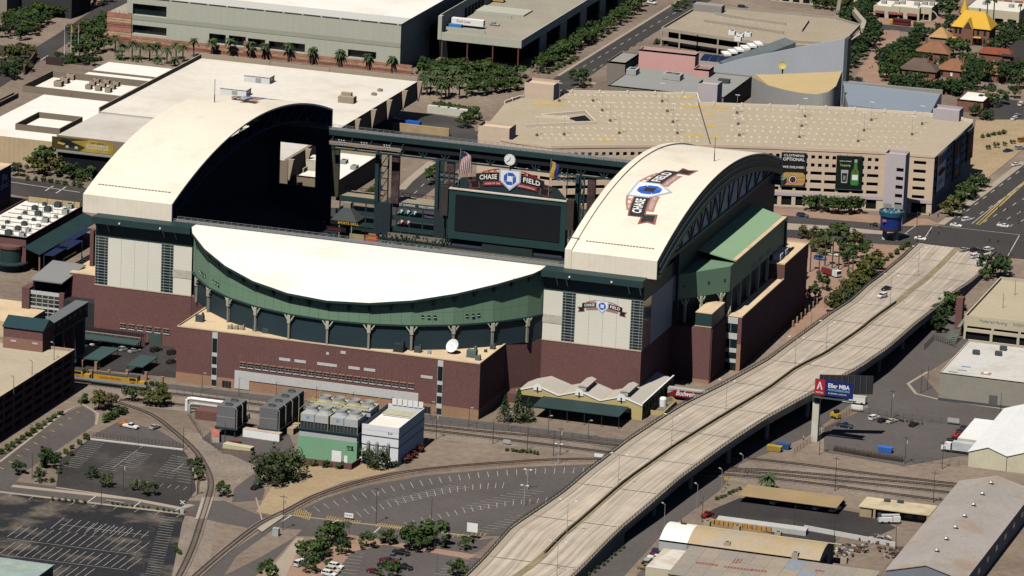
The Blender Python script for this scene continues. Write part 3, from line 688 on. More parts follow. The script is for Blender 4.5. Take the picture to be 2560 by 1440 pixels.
# ---- arched roof panels
def az(Y): return 67.1-.00199*(Y+45.5)**2
YY=[-131.5+172*i/43 for i in range(44)]
def vault(x0,x1,dz,name,rim=None,th=.9):
    xs=[x0,x1]
    top=[(Y,az(Y)+dz) for Y in YY]
    prof=[(-131.5,45.7)]+top[:1]+top[1:-1]+top[-1:]+[(40.5,45.4)]
    m=MB(); m.grid([[(x,Y,z) for Y,z in prof] for x in xs]); o=sp(name,m,shell)
    th=.5; inn=[(-130.6,45.7)]+[(Y*.99-.45,az(Y)+dz-th) for Y in YY]+[(39.6,45.4)]
    m=MB(); m.grid([[(x,Y,z) for Y,z in inn] for x in xs[::-1]]); m.build('roof_lining',navy,o)
    for x in xs:
        m=MB(); m.grid([[(x,Y,z) for Y,z in prof],[(x,Y,z) for Y,z in inn]]); m.build('edge_flashing',shell_edge,o)
    for s_ in (-1,1): pass
    m=MB()
    for k in range(22): m.box(x0+3+k*(x1-x0-6)/22,x0+3+(k+.7)*(x1-x0-6)/22,-124.6,-124.1,az(-124.3)+dz+.0,az(-124.3)+dz+.22)
    m.build('vent_slots',mat('vent_brown',(.25,.2,.15)),o)
    return o
RW=vault(-123.3,-88.8,0,'roof_panel')
RE_=vault(62.0,93.3,.0,'roof_panel')
RI=vault(59.5,61.9,.55,'roof_panel')
# end trusses under the western panel, unseen gable added west to keep the interior dark
def gable_truss(x,depth,z0,mt,name,parent,panels=14,thick=.5):
    m=MB(); 
    for i in range(panels):
        ya=-128+165*i/panels; yb=-128+165*(i+1)/panels
        ta=(x,ya,az(ya)-1.2); tb=(x,yb,az(yb)-1.2); la=(x,ya,max(az(ya)-depth,z0)); lb=(x,yb,max(az(yb)-depth,z0))
        m.bar(ta,tb,thick,.7); m.bar(la,lb,thick,.7); m.bar(ta,la,thick*.6,.4); m.bar(la,tb,thick*.6,.4)
    return m.build(name,mt,parent)
gable_truss(-90.2,7.5,47,navy,'end_truss',RW); gable_truss(-105,7.5,47,navy,'end_truss',RW)
def gable(x,mt,name,parent,th=.3,zb=46.3):
    m=MB(); 
    ys=[-130.5+170*i/40 for i in range(41)]
    for s_ in (0,th): m.grid([[(x+s_,y,zb) for y in ys],[(x+s_,y,az(y)-.08) for y in ys]])
    return m.build(name,mt,parent)
gable(-122.2,dgreen2,'gable_wall',RW)
# eastern gable: stepped fascia bands, corrugated infill behind an exposed truss
ys=[-130+168*i/42 for i in range(43)]
def az2(y,d): return max(az(y)-d,46.4)
for k,(d0,d1,x) in enumerate(((.9,2.9,93.35),(2.9,4.9,93.9),(4.9,6.7,94.4))):
    m=MB(); rows=[[(x,y,az2(y,d0)) for y in ys],[(x,y,az2(y,d1)) for y in ys],[(x-.55,y,az2(y,d1)) for y in ys]]; m.grid([r[::-1] for r in rows]); m.grid([[(x-.6,y,az2(y,d0)+.02) for y in ys],[(x,y,az2(y,d0)+.02) for y in ys]])
    m.build('fascia_band',dgreen if k!=1 else dgreen2,RE_)
corr=mat('corrugated_infill',(.8,.82,.88),.6,.04,.1,.03,1,stripe=('Y',1.5,.1))
for i in range(12):
    ya=-118+12.6*i; yb=ya+12.5; m=MB(); n=4
    yy=[ya+(yb-ya)*j/n for j in range(n+1)]
    yy=[min(y,34) for y in yy]
    m.grid([[(91,y,46.6) for y in yy],[(91,y,max(az(y)-1,46.7)) for y in yy]]); m.build('infill_panel',corr,RE_)
m=MB()
for i in range(13):
    ya=-118+12.6*i
    if ya>34: break
    zt=az(ya)-1.2; m.bar((91.4,ya,47.6),(91.4,ya,zt),.5,.5)
    yb=ya+12.6
    if yb<36:
        if i<6: m.bar((91.4,ya,zt),(91.4,yb,47.6),.4,.45)
        else: m.bar((91.4,ya,47.6),(91.4,yb,az(yb)-1.2),.4,.45)
        if 2<i<6: m.bar((91.4,ya,47.6),(91.4,yb,az(yb)-1.2),.4,.45)
m.bar((91.5,-120,47.8),(91.5,36,47.8),.6,1.2); m.build('gable_truss',dgreen,RE_)
m=MB(); m.box(89.8,91.6,-96,38,19.9,47.2); sp('east_upper_wall',m,navy2)
# roof masts
for x,y in ((-112.5,-28),(86.5,-35)):
    m=MB(); m.tube((x,y,az(y)-.2),(x,y,az(y)+9),.12,5); m.tube((x,y,az(y)-.2),(x,y,az(y)+3),.2,5); sp('roof_mast',m,dgrey)
# ---- runway tracks north and south with guard rails
def track(y0,y1,x0,x1,z,name):
    m=MB(); m.box(x0,x1,y0,y1,z-2.0,z); t=sp(name,m,dgreen)
    m=MB(); m.box(x0,x1,y0+.6,y0+1.2,z,z+.35); m.box(x0,x1,y1-1.3,y1-.7,z,z+.35); m.build('runway_rail',steel,t)
    for yy in (y0+.1,y1-.15):
        m=MB(); k=x0
        while k<x1: m.box(k,k+.12,yy,yy+.12,z,z+1.25); k+=2.6
        m.box(x0,x1,yy+.02,yy+.1,z+1.15,z+1.25); m.box(x0,x1,yy+.02,yy+.1,z+.6,z+.66); m.build('guard_rail',steel,t)
    return t
track(-131.5,-127.6,-88,60,46,'south_runway')
nr=track(33.6,38.4,-124,96,45.6,'north_runway')
# north truss below the runway
m=MB(); m.box(-88,60,34.6,35.4,40.6,43.6); m.build('plate_girder',mat('girder_black',(.012,.015,.02)),nr); m=MB(); m.box(-124,96,34.9,37.0,45.61,45.66); m.build('walkway',mat('grating',(.13,.14,.14)),nr)
X=-86.0
while X<56:
    m=MB()
    m.bar((X,34.9,41.0),(X,34.9,38.2),.35,.4)
    m.bar((X-3.1,35,42),(X,35,38.2),.35,.4); m.bar((X+3.1,35,42),(X,35,38.2),.35,.4)
    m.build('truss_bay',dgreen,nr); X+=9.2
m=MB(); m.bar((-88,35,38.1),(58,35,38.1),.5,.6); m.build('bottom_chord',dgreen,nr)
# floodlight bar below the west half of the north truss
lb=thing('light_rig','white floodlight clusters on a catwalk beneath the left end of the north truss','floodlights',loc=(-72,30,40))
m=MB(); m.box(-86,-56.5,29.3,31.2,40.9,41.5); m.box(-86,-56.5,29.2,29.35,41.5,42.4); m.build('catwalk',mat('catwalk',(.33,.27,.22)),lb)
m=MB()
for x in (-86,-78,-70,-62,-57): m.bar((x,31,41),(x,34.8,43.6),.2,.2)
m.build('hanger',dgreen,lb)
for cx in (-81,-71.6,-62.3):
    for r in range(3):
        for c in range(3):
            m=MB(); m.tube((cx+c*1.05-1+.2*r,28.9,42.9-r*.85),(cx+c*1.05-1+.2*r,29.3,43.1-r*.85),.36,8,.2); m.build('flood_lamp',letter,lb)
# ---- bowl: field, seating tiers, west/east/north backs
turf=mat('turf',(.05,.12,.03),.95)
m=MB(); m.flat([(-100,-120),(80,-120),(80,30),(-100,30)],-6.0); sp('playing_field',m,turf)
seat=mat('seating_green',(.011,.022,.021),.85,.15,.3,.1,2,stripe=('Y',.9,.2))
seat2=mat('dark_concourse',(.03,.038,.055),.9,.15,.3,.1,2,spec=.08)
m=MB()
m.box(-117,-112,-96,39,0,46); sp('west_wall',m,seat2)
m=MB(); m.add([(-112,-130,34),(-112,-40,30),(-112,35,15),(-78,35,4),(-78,-130,6)],[(0,1,2,3,4)]); sp('west_stand',m,seat2)
m=MB(); m.add([(88,-130,34),(88,38,34),(56,38,4),(56,-130,4)],[(0,3,2,1)]); m.add([(56,38,4),(56,38,-6),(88,38,-6),(88,38,34)],[(3,2,1,0)]); sp('east_stand',m,seat2)
m=MB(); m.box(-79.4,53,-131.4,-128,20,44.8); sp('press_wall',m,navy)
m=MB(); m.add([(-79,-112,30),(53,-112,30),(53,-60,-5),(-79,-60,-5)],[(0,1,2,3)]); sp('south_stand',m,seat2)
# outfield: stepped bleachers with people-free seats, deck slabs
for i in range(12):
    m=MB(); y=22+i*1.15; m.box(-78,58,y,y+1.15,-6,1.0+i*.55); sp('bleacher_step',m,seat if i%3 else mat('step_tan',(.2,.17,.12)))
deck=mat('concourse_deck',(.30,.25,.18),.9,.1,.2,.1,1.5)
for x0,x1 in ((-85,-68.6),(-61.4,-43.3),(16,52)):
    m=MB(); m.box(x0,x1,36.6,47,18.6,18.9); d=sp('roof_deck',m,deck)
    m=MB(); m.box(x0,x1,36.3,36.6,16.9,19.1); m.build('deck_fascia',dgreen,d)
    m=MB(); k=x0+.3
    while k<x1: m.box(k,k+.15,46.8,46.95,18.9,20.2); k+=3.2
    m.box(x0,x1,46.8,46.95,20.1,20.25); m.build('guard_rail',dgreen,d)
    for zz in (8.2,12.6):
        m=MB(); m.box(x0,x1,36.8,46.5,zz,zz+.35); m.build('concourse_slab',deck,d)
        m=MB(); m.box(x0,x1,36.3,36.6,zz-.9,zz+1.0); m.build('slab_fascia',dgreen,d)
    k=x0+1.5
    while k<x1: 
        m=MB(); m.box(k,k+.4,36.4,36.8,0,18.6); m.build('deck_post',dgreen,d); k+=5.4
    m=MB(); m.box(x0,x1,46.6,46.9,0,8.5); m.build('street_wall',brick,d)
# north wall piers: lattice towers with flat side panels
def lattice(x0,x1,label_w,ztop=38.0):
    m=MB(); m.box(x0,x1,33.8,36.0,-2,18.6); o=sp('pier_base',m,navy2)
    m=MB()
    for z in range(0,4):
        za=18.6+z*4.85; m.bar((x0+1.9,35,za),(x1-1.9,35,za+4.85),.3,.3); m.bar((x0+1.9,35,za),(x1-1.9,35,za),.35,.35)
    m.bar((x0+1.8,35,18.6),(x0+1.8,35,ztop),.5,.5); m.bar((x1-1.8,35,18.6),(x1-1.8,35,ztop),.5,.5); m.build('lattice',dgreen,o)
    m=MB(); m.box(x0,x0+1.4,33.6,36.4,18.6,ztop); m.build('door_leaf',dgreen2,o)
    m=MB(); m.box(x1-.6,x1+2.6,35.2,36.4,18.6,ztop-.4); m.build('banner_panel',mat('mural_dark',(.07,.045,.045),.8,.5,.25,.3,1),o)
    return o
lattice(-68.2,-61.4,''); lattice(-43.4,-38.8,''); lattice(13.5,18.5,'')
m=MB(); m.box(-87.2,-83.7,35,36.4,18.6,38); sp('door_leaf',m,mat('mural_olive',(.055,.055,.04),.8,.4,.15,.2,1))
# north-west wall around the big opening
m=MB(); m.box(-117,-109,36,37.2,0,45); m.box(-93.8,-87.2,36,37.2,0,45); m.box(-109,-93.8,36,37.2,38,45); m.box(-109,-93.8,36,37.2,0,21); m.box(-87.2,60,36.2,37.2,38.4,41); sp('north_wall',m,navy)
for px,py in ((633,475),(600,494)):
    pass
# ---- east concourse: pale green box on columns above the brick blocks
m=MB(); m.prism([(90,-97),(105.2,-75),(105.2,2),(90,2)],29.2,38.6); sp('east_concourse',m,lgreen)
m=MB(); m.prism([(90,-96),(103.5,-73),(103.5,14),(90,14)],19,29.2); sp('concourse_wall',m,navy2)
m=MB(); m.add([(91.6,-70.5,42.2),(106,-70.5,39.6),(106,1,39.6),(91.6,5,42.2),(91.6,-70.5,41.8),(106,-70.5,39.2),(106,1,39.2),(91.6,5,41.8)],[(0,1,2,3),(7,6,5,4),(0,4,5,1),(1,5,6,2),(2,6,7,3)]); gr=sp('green_roof',m,mat('green_metal_roof',(.26,.40,.25),.6,.03,.1,.02,1,stripe=('Y',1.2,.05)))
m=MB(); m.box(104.6,106.2,-70.6,1,39.72,39.95); m.build('gutter',tan_roof,gr)
for i in range(6):
    y=-72+i*13; m=MB(); m.box(104.2,105.2,y,y+.9,19,29.2); c=sp('column',m,cream)
m=MB(); m.bar((105.4,3,20),(105.4,3,39.5),.9,.9); sp('corner_post',m,dgreen)
for k,(y,zz) in enumerate(((-88,33),(-80,33.5))):
    pass
for i in range(9):
    y=-45+i*2.6+(i//3)*3; m=MB(); m.box(105.2,105.35,y,y+1,30.6,32.2); sp('window',m,stone)
p0,p1=Vector((90,-97)),Vector((105.2,-75)); d=(p1-p0).normalized(); 
for t in (.22,.5,.85):
    q=p0.lerp(p1,t); m=MB(); m.cbox((q.x+.3,q.y-.4,25),(.8,.8,8.4),.97); c=sp('column',m,cream)
    for s_ in (-1,1): m=MB(); m.bar((q.x+.3,q.y-.4,26.2),(q.x+.3+s_*d.x*1.8,q.y-.4+s_*d.y*1.8,29.1),.3,.35); m.build('brace',cream,c)
for t in (.2,.62,.9):
    q=p0.lerp(p1,t); m=MB(); m.cbox((q.x+.05,q.y-.04,34),(.7,.3,.9),math.atan2(d.y,d.x)); sp('vent',m,dgrey)
# brick blocks of the east side
m=MB(); m.box(89.7,105,-95.6,18,0,19.9); sp('east_base',m,brick)
m=MB(); m.box(105,110.5,-75.3,19.4,0,20.0); eb=sp('east_block',m,brick)
m=MB(); m.box(105.3,110.2,-75,19.1,20.0,20.08); m.build('terrace_roof',tan_roof,eb)
m=MB(); m.box(110.1,110.6,-75.4,-16,20.0,20.5); m.build('parapet_coping',coping,eb)
m=MB(); m.box(98.7,104.7,-96.2,-79,0,20.8); an=sp('stair_tower',m,brick)
m=MB(); m.box(98.6,104.8,-96.3,-78.9,20.8,21.1); m.build('belt_course',coping,an)
m=MB(); m.box(98.7,104.7,-96.2,-79,21.1,25.8); m.build('green_cap',dgreen,an)
m=MB(); m.box(98.6,104.8,-96.3,-78.9,25.8,26.05); m.build('terrace_roof',tan_roof,an)
m=MB(); m.box(98.65,104.75,-96.28,-79,0,1.3); m.build('base_course',brick_lo,an)
m=MB(); m.box(105.02,109.0,-75.55,-75.3,.5,19.9); sg=sp('stair_glazing',m,glass)
for z0,z1 in ((17.6,19.9),(11.8,14.0),(6.8,8.4),(3.0,4.4)):
    l=MB(); l.box(105.0,109.1,-75.7,-75.5,z0,z1); l.build('spandrel',stone,sg)
l=MB(); l.box(109.1,110.55,-75.45,-75.3,0,10); sp('base_course',l,brick_lo)
l=MB(); l.box(106.5,106.62,-75.68,-75.5,.5,17.6); l.build('mullion',mull,sg)
m=MB(); m.box(100,110.6,-16,19.5,20.1,25.6); ne=sp('north_east_block',m,brick)
m=MB(); m.box(100.2,110.4,-15.8,19.3,25.6,25.7); m.build('terrace_roof',tan_roof,ne)
m=MB(); m.wall([(100.2,19.3),(110.4,19.3),(110.4,-15.8),(100.2,-15.8)],.4,25.7,26.2); m.build('parapet_coping',coping,ne)
for y in (5,-3):
    m=MB(); m.cbox((106,y-6,26.9),(3,4,2.4)); tag(one('rooftop_unit',m,letter,'white box unit on the tan roof, %s of two near the tall corner block'%('far one' if y>0 else 'near one'),'air unit','white units on the north east block'))
# lower arcade fence piers at the east foot
for i in range(7):
    m=MB(); m.box(112.6,113.2,-8+i*6,-7.2+i*6,0,2.6); one('gate_pier',m,brick_lo,'tan gate pier at the foot of the east brick wall, %s from near end'%nth(i),'pier','gate piers at the east wall')
# ================================================================ BALLPARK EMBLEM, SCOREBOARD, OUTFIELD
def emblem(parent,fn,scale,name,main,mini=False,flatm=None):
    """winged home-plate emblem; fn(u,v,d) maps emblem units (plate half width = 1) to space"""
    a,b,c=main  # dark ribbon, edge / truss, under ribbon
    def put(nm,polys,mt,d):
        m=MB()
        for p in polys: m.poly([fn(u,v,d) for u,v in p])
        return m.build(nm,mt,parent)
    cy=lambda u:.22-.034*u*u
    def band(u0,u1,lo,hi,n=12): 
        us=[u0+(u1-u0)*i/n for i in range(n+1)]; return [[(us[i],cy(us[i])+lo),(us[i+1],cy(us[i+1])+lo),(us[i+1],cy(us[i+1])+hi),(us[i],cy(us[i])+hi)] for i in range(n)]
    o=put(name,band(-3.45,3.45,-.47,.47,24),b,.02); sub=o
    put('ribbon',band(-3.4,3.4,-.39,.39,24),a,.05)
    tails=[]; edge=[]
    for s in (-1,1):
        k=lambda u,v:(s*u,v); e=cy(3.4)
        edge.append([k(2.95,e-1.0),k(3.05,e-.2),k(4.25,e-.3),k(3.95,e-.72),k(4.1,e-1.2)]); tails.append([k(3.1,e-.9),k(3.2,e-.3),k(4.02,e-.38),k(3.78,e-.72),k(3.88,e-1.02)])
    for t in edge: t.reverse() if False else None
    put('ribbon_tail',edge,b,.01); put('ribbon_tail',tails,a,.035)
    for s in (-1,1):
        us=[.75+1.95*i/8 for i in range(9)]; put('under_ribbon',[[(s*us[i],cy(us[i])-.86),(s*us[i+1],cy(us[i+1])-.86),(s*us[i+1],cy(us[i+1])-.47),(s*us[i],cy(us[i])-.47)] for i in range(8)],c,.03)
        ar=[(.9+1.9*i/8) for i in range(9)]; ay=lambda u:.98-.16*(u-.2)**2*.55
        put('truss_arch',[[(s*ar[i],ay(ar[i])),(s*ar[i+1],ay(ar[i+1])),(s*ar[i+1],ay(ar[i+1])+.12),(s*ar[i],ay(ar[i])+.12)] for i in range(8)],c,.03)
        put('truss_web',[[(s*u,cy(u)+.4),(s*(u+.09),cy(u)+.4),(s*(u+.09+w),ay(u)+.05),(s*(u+w),ay(u)+.05)] for i in range(6) for u in [1.0+.3*i] for w in ((.2 if i%2 else -.12),)],c,.028)
    put('home_plate',[[(-1.08,1.06),(-1.08,-.14),(0,-1.1),(1.08,-.14),(1.08,1.06)]],pent_edge,.08); put('home_plate',[[(-.94,.93),(-.94,-.1),(0,-.92),(.94,-.1),(.94,.93)]],letter,.11)
    q=.62; h=.26; g=.03; cx,cyy=0,.12
    pcs=[[(-h,q),(h+.0,q),(q,h),(h-.02-.0,h)]]
    base=[(-h+g,q),(h,q),(q,h+.02),(-h+g,h+.02)]
    rot=lambda p,n:[(p[0],p[1]),(p[1],-p[0]),(-p[0],-p[1]),(-p[1],p[0])][n]
    put('bank_mark',[[(cx+rot(p,n)[0],cyy+rot(p,n)[1]) for p in base] for n in range(4)],blue,.14)
    def word(s,u,v,size,fit,mt,sp=1.05,bold=.0):
        tilt=lambda x,y,z:fn(u+x,v+y-.034*((u+x)**2-u*u),.09+z*.0+.02)
        lettering('lettering',s,size,mt,parent,None,None,None,fit=fit,fn=lambda x,y,z:tilt(x,y,z),ext=0.0,bold=bold,sp=sp)
    word('CHASE',-2.18,cy(2.18)+.0,.66,1.75,letter,1.1,.02); word('FIELD',2.18,cy(2.18)+.0,.66,1.7,letter,1.1,.02)
    if not mini: word('HOME OF THE',-1.72,cy(1.72)-.67,.26,1.5,letter); word('DIAMONDBACKS',1.72,cy(1.72)-.67,.26,1.6,letter)
def roof_fn(x0,y0,k):
    def f(u,v,d):
        Y=y0+u*k*.97; return (x0-v*k,Y,az(Y)+d+.06)
    return f
emblem(RE_,roof_fn(75.9,-80.5,7.0),7,'roof_emblem',(mat('emblem_charcoal',(.035,.033,.036),.7),maroon,maroon2))
emblem(RW,roof_fn(-108,7,7.0),7,'roof_emblem',(mat('emblem_charcoal',(.035,.033,.036),.7),maroon,maroon2))
c=PY(1505,769,-134.5); emblem(ST,lambda u,v,d:(c.x+u*2.15,-134.25-d*.6,c.z+.2+v*2.1),2,'tower_emblem',(black,maroon,maroon2),True)
# ---- scoreboard
SBD=thing('scoreboard','huge dark green scoreboard with blank black screen in the ballpark outfield','scoreboard',loc=(-12.5,30,0))
m=MB(); m.box(-36.3,11.3,30,33.5,8.7,28.4); m.build('frame',mat('board_green',(.018,.052,.055),.6,.08,.1,.04,1),SBD); m=MB(); m.box(-33.6,9.1,29.75,30,12.1,26.5); m.build('screen',screen,SBD)
m=MB(); m.box(-36.4,11.4,29.6,33.6,28.4,28.8); m.build('top_ledge',mat('ledge_cream',(.6,.56,.47)),SBD)
for x0 in (-39.7,11.4): m=MB(); m.box(x0,x0+3,29.8,32.5,17.5,29.3); m.build('speaker_box',speaker,SBD)
m=MB(); m.box(-22.3,-1.8,30.5,33,-2,7.8); m.build('batters_eye',mat('eye_green',(.02,.035,.033)),SBD); m=MB(); m.box(-35,-22.5,31.5,33,-2,8.6); m.build('undercroft',navy,SBD); m=MB(); m.box(-1.6,10,31.5,33,-2,8.6); m.build('undercroft',navy,SBD)
for x in (-38.5,-37,13): m=MB(); m.tube((x,31,0),(x,31,18),.3,8); m.build('support_pole',dgreen,SBD)
m=MB(); m.add([(-36,31.2,28.8),(11,31.2,28.8),(7,31.2,33),(-12.5,31.2,36.5),(-32,31.2,33)],[(0,1,2,3,4)]); m.add([(-36,31.7,28.8),(11,31.7,28.8),(7,31.7,33),(-12.5,31.7,36.5),(-32,31.7,33)],[(4,3,2,1,0)]); m.build('sign_backing',mat('backing_teal',(.02,.035,.045)),SBD)
emblem(SBD,lambda u,v,d:(-12.1+u*4.05,30.9-d*1.5,34.4+v*3.95),4,'sign_ribbon',(black,mat('ribbon_brown',(.16,.06,.04)),red))
CK=thing('stadium_clock','round white clock above the scoreboard sign','clock',loc=(-12,30,40)); c=PY(1275,399,30)
m=MB(); m.tube((c.x,30.6,c.z),(c.x,29.8,c.z),2.45,28); m.build('case',black,CK); m=MB(); m.tube((c.x,29.8,c.z),(c.x,29.7,c.z),2.25,28); m.build('face',letter,CK)
m=MB(); m.bar((c.x,29.6,c.z),(c.x+.15,29.6,c.z+1.0),.22,.1); m.bar((c.x,29.58,c.z),(c.x-1.2,29.58,c.z-.9),.16,.1); m.build('hands',black,CK)
for k in range(12): a=k*PI/6; m=MB(); m.cbox((c.x+1.95*math.sin(a),29.66,c.z+1.95*math.cos(a)),(.2,.06,.2)); m.build('hour_mark',black,CK)
m=MB(); m.bar((c.x,31,c.z-2.4),(c.x,31,36),.5,.5); m.bar((c.x-2.5,31,c.z-2.6),(c.x+2.5,31,c.z-2.6),.5,.6); m.build('bracket',dgreen,CK)
def flag(px,py,w,h,kind,label):
    q=PY(px,py,30); t=thing('flag',label,'flag',loc=(q.x,30,q.z-14)); m=MB(); m.tube((q.x,30.2,q.z-14),(q.x+.6,30.2,q.z+.8),.12,6); m.build('pole',steel,t)
    n=13 if kind=='us' else 2; cols=[mat('flag_red',(.32,.04,.05)),mat('flag_white',(.6,.58,.56))] if kind=='us' else [mat('flag_gold',(.45,.27,.06)),mat('flag_navy',(.03,.045,.16))]
    for i in range(n):
        m=MB(); rows=[]
        for k in range(7):
            u=k/6; rows.append([(q.x+.6+w*((i+e)/n)+.25*math.sin(u*6+i*.4),30.2+.35*math.sin(u*5+(i+e)/n*4),q.z-h*u-w*.35*((i+e)/n)) for e in (0,1)])
        m.grid(rows); m.build('stripe',cols[i%2],t)
    if kind=='us': m=MB(); m.grid([[(q.x+.6+w*.55*e+.1,30.2-.06+.35*math.sin(u*2),q.z-h*.42*u-w*.2*e) for e in (0,1)] for u in (0,.5,1)]); m.build('canton',mat('flag_canton',(.03,.035,.12)),t)
flag(1148,376,4.6,8.6,'us','red white and blue striped flag hanging left above the scoreboard'); flag(1374,402,3.2,6.6,'az','drooping navy and gold flag right above the scoreboard')
for px,lab in ((1124,'left'),(1418,'right')):
    q=PY(px,448,31); t=thing('floodlight_rack','dark rack of round floodlights at the %s shoulder of the scoreboard'%lab,'floodlights',loc=(q.x,31,q.z-6)); m=MB(); m.bar((q.x,31.2,q.z-6),(q.x,31.2,q.z+4),.3,.3); m.build('mast',dgreen,t)
    for r in range(2):
        for k in range(4): m=MB(); m.lathe((0,0,0),[(0,-.5),(.8,0),(.9,.3)],12); m.v=[(q.x-3+k*2+x,30.6-z*.6,q.z+r*2+y) for x,y,z in m.v]; m.build('flood_lamp',dgrey,t)
# grill pavilion, champions lettering, outfield signs
SGP=thing('grill_pavilion','grey hipped pavilion roof with gold lettering in the ballpark outfield','pavilion',loc=(-75,24,0))
yq=20; a=PY(826,549,yq); b=PY(892,547,yq); tp=PY(859,517,yq+4); zc=a.z
m=MB(); x0,x1=a.x,b.x; ya,yb=yq,yq+9; xm=(x0+x1)/2
m.add([(x0,ya,zc),(x1,ya,zc),(x1,yb,zc),(x0,yb,zc),(xm-1.5,ya+3.5,zc+4.5),(xm+1.5,ya+3.5,zc+4.5),(xm+1.5,ya+5.5,zc+4.5),(xm-1.5,ya+5.5,zc+4.5)],[(0,1,5,4),(1,2,6,5),(2,3,7,6),(3,0,4,7)]); m.build('hip_roof',mat('pavilion_grey',(.055,.065,.065)),SGP); m=MB(); m.box(xm-1.5,xm+1.5,ya+3.5,ya+5.5,zc+4.5,zc+6.6); m.build('lantern',mat('lantern_tan',(.28,.25,.2)),SGP)
m=MB(); m.box(x0,x1,ya+.1,yb,zc-1.6,zc); m.build('sign_band',black,SGP); lettering('lettering','SPORTS GRILL',1.3,gold,SGP,((x0+x1)/2+2,ya-.02,zc-.8),(1,0,0),(0,0,1),fit=8.6,ext=.04,bold=.02); lettering('lettering',"FRIDAY'S FRONT ROW",1.1,mat('letter_dull',(.22,.1,.03)),SGP,(x0-9,ya-.02,zc-1.4),(1,0,0),(0,0,1),fit=13,ext=.04)
for x in (x0+3.6,x1-2.2): m=MB(); m.tube((x,ya+.4,zc-10),(x,ya+.4,zc-1.5),.16,6); m.build('post',lgrey,SGP)
lettering('lettering','NL WEST CHAMPIONS',1.35,letter,ST,(-56.6,36.2,18.2),(1,0,0),(0,0,1),fit=9,ext=.03); lettering('lettering','WORLD CHAMPIONS',1.35,letter,ST,(-46.8,36.2,18.2),(1,0,0),(0,0,1),fit=7.6,ext=.03)
tealm=mat('mark_teal',(.08,.3,.4)); 
for i,x in enumerate((-58.6,-55.8,-53.0)): lettering('pennant_mark','A',2.6,tealm,ST,(x,36.0,15.4),(1,0,0),(0,0,1),fit=1.7,ext=.02,shear=.3); lettering('pennant_mark','P',1.8,letter,ST,(x+1.2,35.98,15.6),(1,0,0),(0,0,1),fit=.9,ext=.02,bold=.05)
for i,x in enumerate((-58.4,-55.6)): lettering('pennant_mark','A',2.6,red,ST,(x,36.0,11.2),(1,0,0),(0,0,1),fit=1.7,ext=.02,shear=.3); lettering('pennant_mark','P',1.8,letter,ST,(x+1.2,35.98,11.4),(1,0,0),(0,0,1),fit=.9,ext=.02,bold=.05)
lettering('pennant_mark','Champions',1.3,mat('mark_purple',(.3,.18,.5)),ST,(-46,36.0,14.6),(1,0,0),(0,0,1),fit=4.4,ext=.02,shear=.3)
q=PY(929,597,21); m=MB(); m.box(q.x-2.6,q.x+2.6,20.6,21,q.z-1.6,q.z+1.4); one('outfield_sign',m,mat('sign_tomato',(.42,.05,.03)),'red and yellow advertising board low in the ballpark outfield','sign')
lettering('print','CALIENTE',1.4,gold,bpy.data.objects['outfield_sign'],(q.x,20.55,q.z+.4),(1,0,0),(0,0,1),fit=4,ext=.01,bold=.03)
m=MB(); m.box(q.x-9,q.x-3,20.6,21,q.z-1.2,q.z+1.2); one('outfield_board',m,mat('board_tan',(.36,.28,.17)),'plain tan board beside the red outfield sign','board')
q=PY(840,573,20); m=MB(); m.box(q.x-4,q.x+4,20.2,20.5,q.z-.9,q.z+.9); o=one('outfield_sign',m,black,'dark board with red script below the grill pavilion','sign'); lettering('print','Leinenkugel',1.3,red,o,(q.x-.6,20.15,q.z),(1,0,0),(0,0,1),fit=5.4,ext=.01,shear=.3)
for i in range(2): m=MB(); m.box(-62+i*13,-50.5+i*13,33.2,33.6,5.6,7.2); one('fence_band',m,mat('rail_tan',(.22,.18,.14)),'tan railing band under the champions lettering, %s half'%('left' if i==0 else 'right'),'railing')
rnd=random.Random(9)
m=MB()
for i in range(160):
    x=rnd.uniform(-66,-38); y=25+rnd.randrange(6)*1.15; m.cbox((x,y,2.9+(y-22)/1.15*.55),(.5,.5,.8))
o=m.build('seat_rows',dgreen,ST); o['kind']='stuff'
for i in range(9): m=MB(); x=-65+i*3.2; m.box(x,x+2.6,27.5,31,3.2,3.6); sp('terrace_landing',m,mat('landing_tan',(.33,.28,.2)))
# ================================================================ NORTH SIDE
cw=mat('beige_stucco',(.42,.34,.25),.9,.06,.1,.05,1); cw2=mat('brown_stucco',(.25,.2,.15),.9,.06,.1,.05,1)
wroof=mat('white_roofing',(.74,.69,.62),.85,.06,.03,.05,.4,stain=((.6,.5,.4),.05,.5))
wroof2=mat('grey_white_roofing',(.60,.56,.51),.85,.06,.03,.06,.4,stain=((.5,.44,.36),.05,.5))
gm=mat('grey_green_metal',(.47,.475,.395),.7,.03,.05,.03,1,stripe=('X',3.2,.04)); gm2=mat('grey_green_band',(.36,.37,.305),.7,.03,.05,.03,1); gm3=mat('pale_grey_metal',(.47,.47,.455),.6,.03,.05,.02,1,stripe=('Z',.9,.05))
void=mat('deep_shadow_void',(.012,.013,.018),.9,spec=.1)
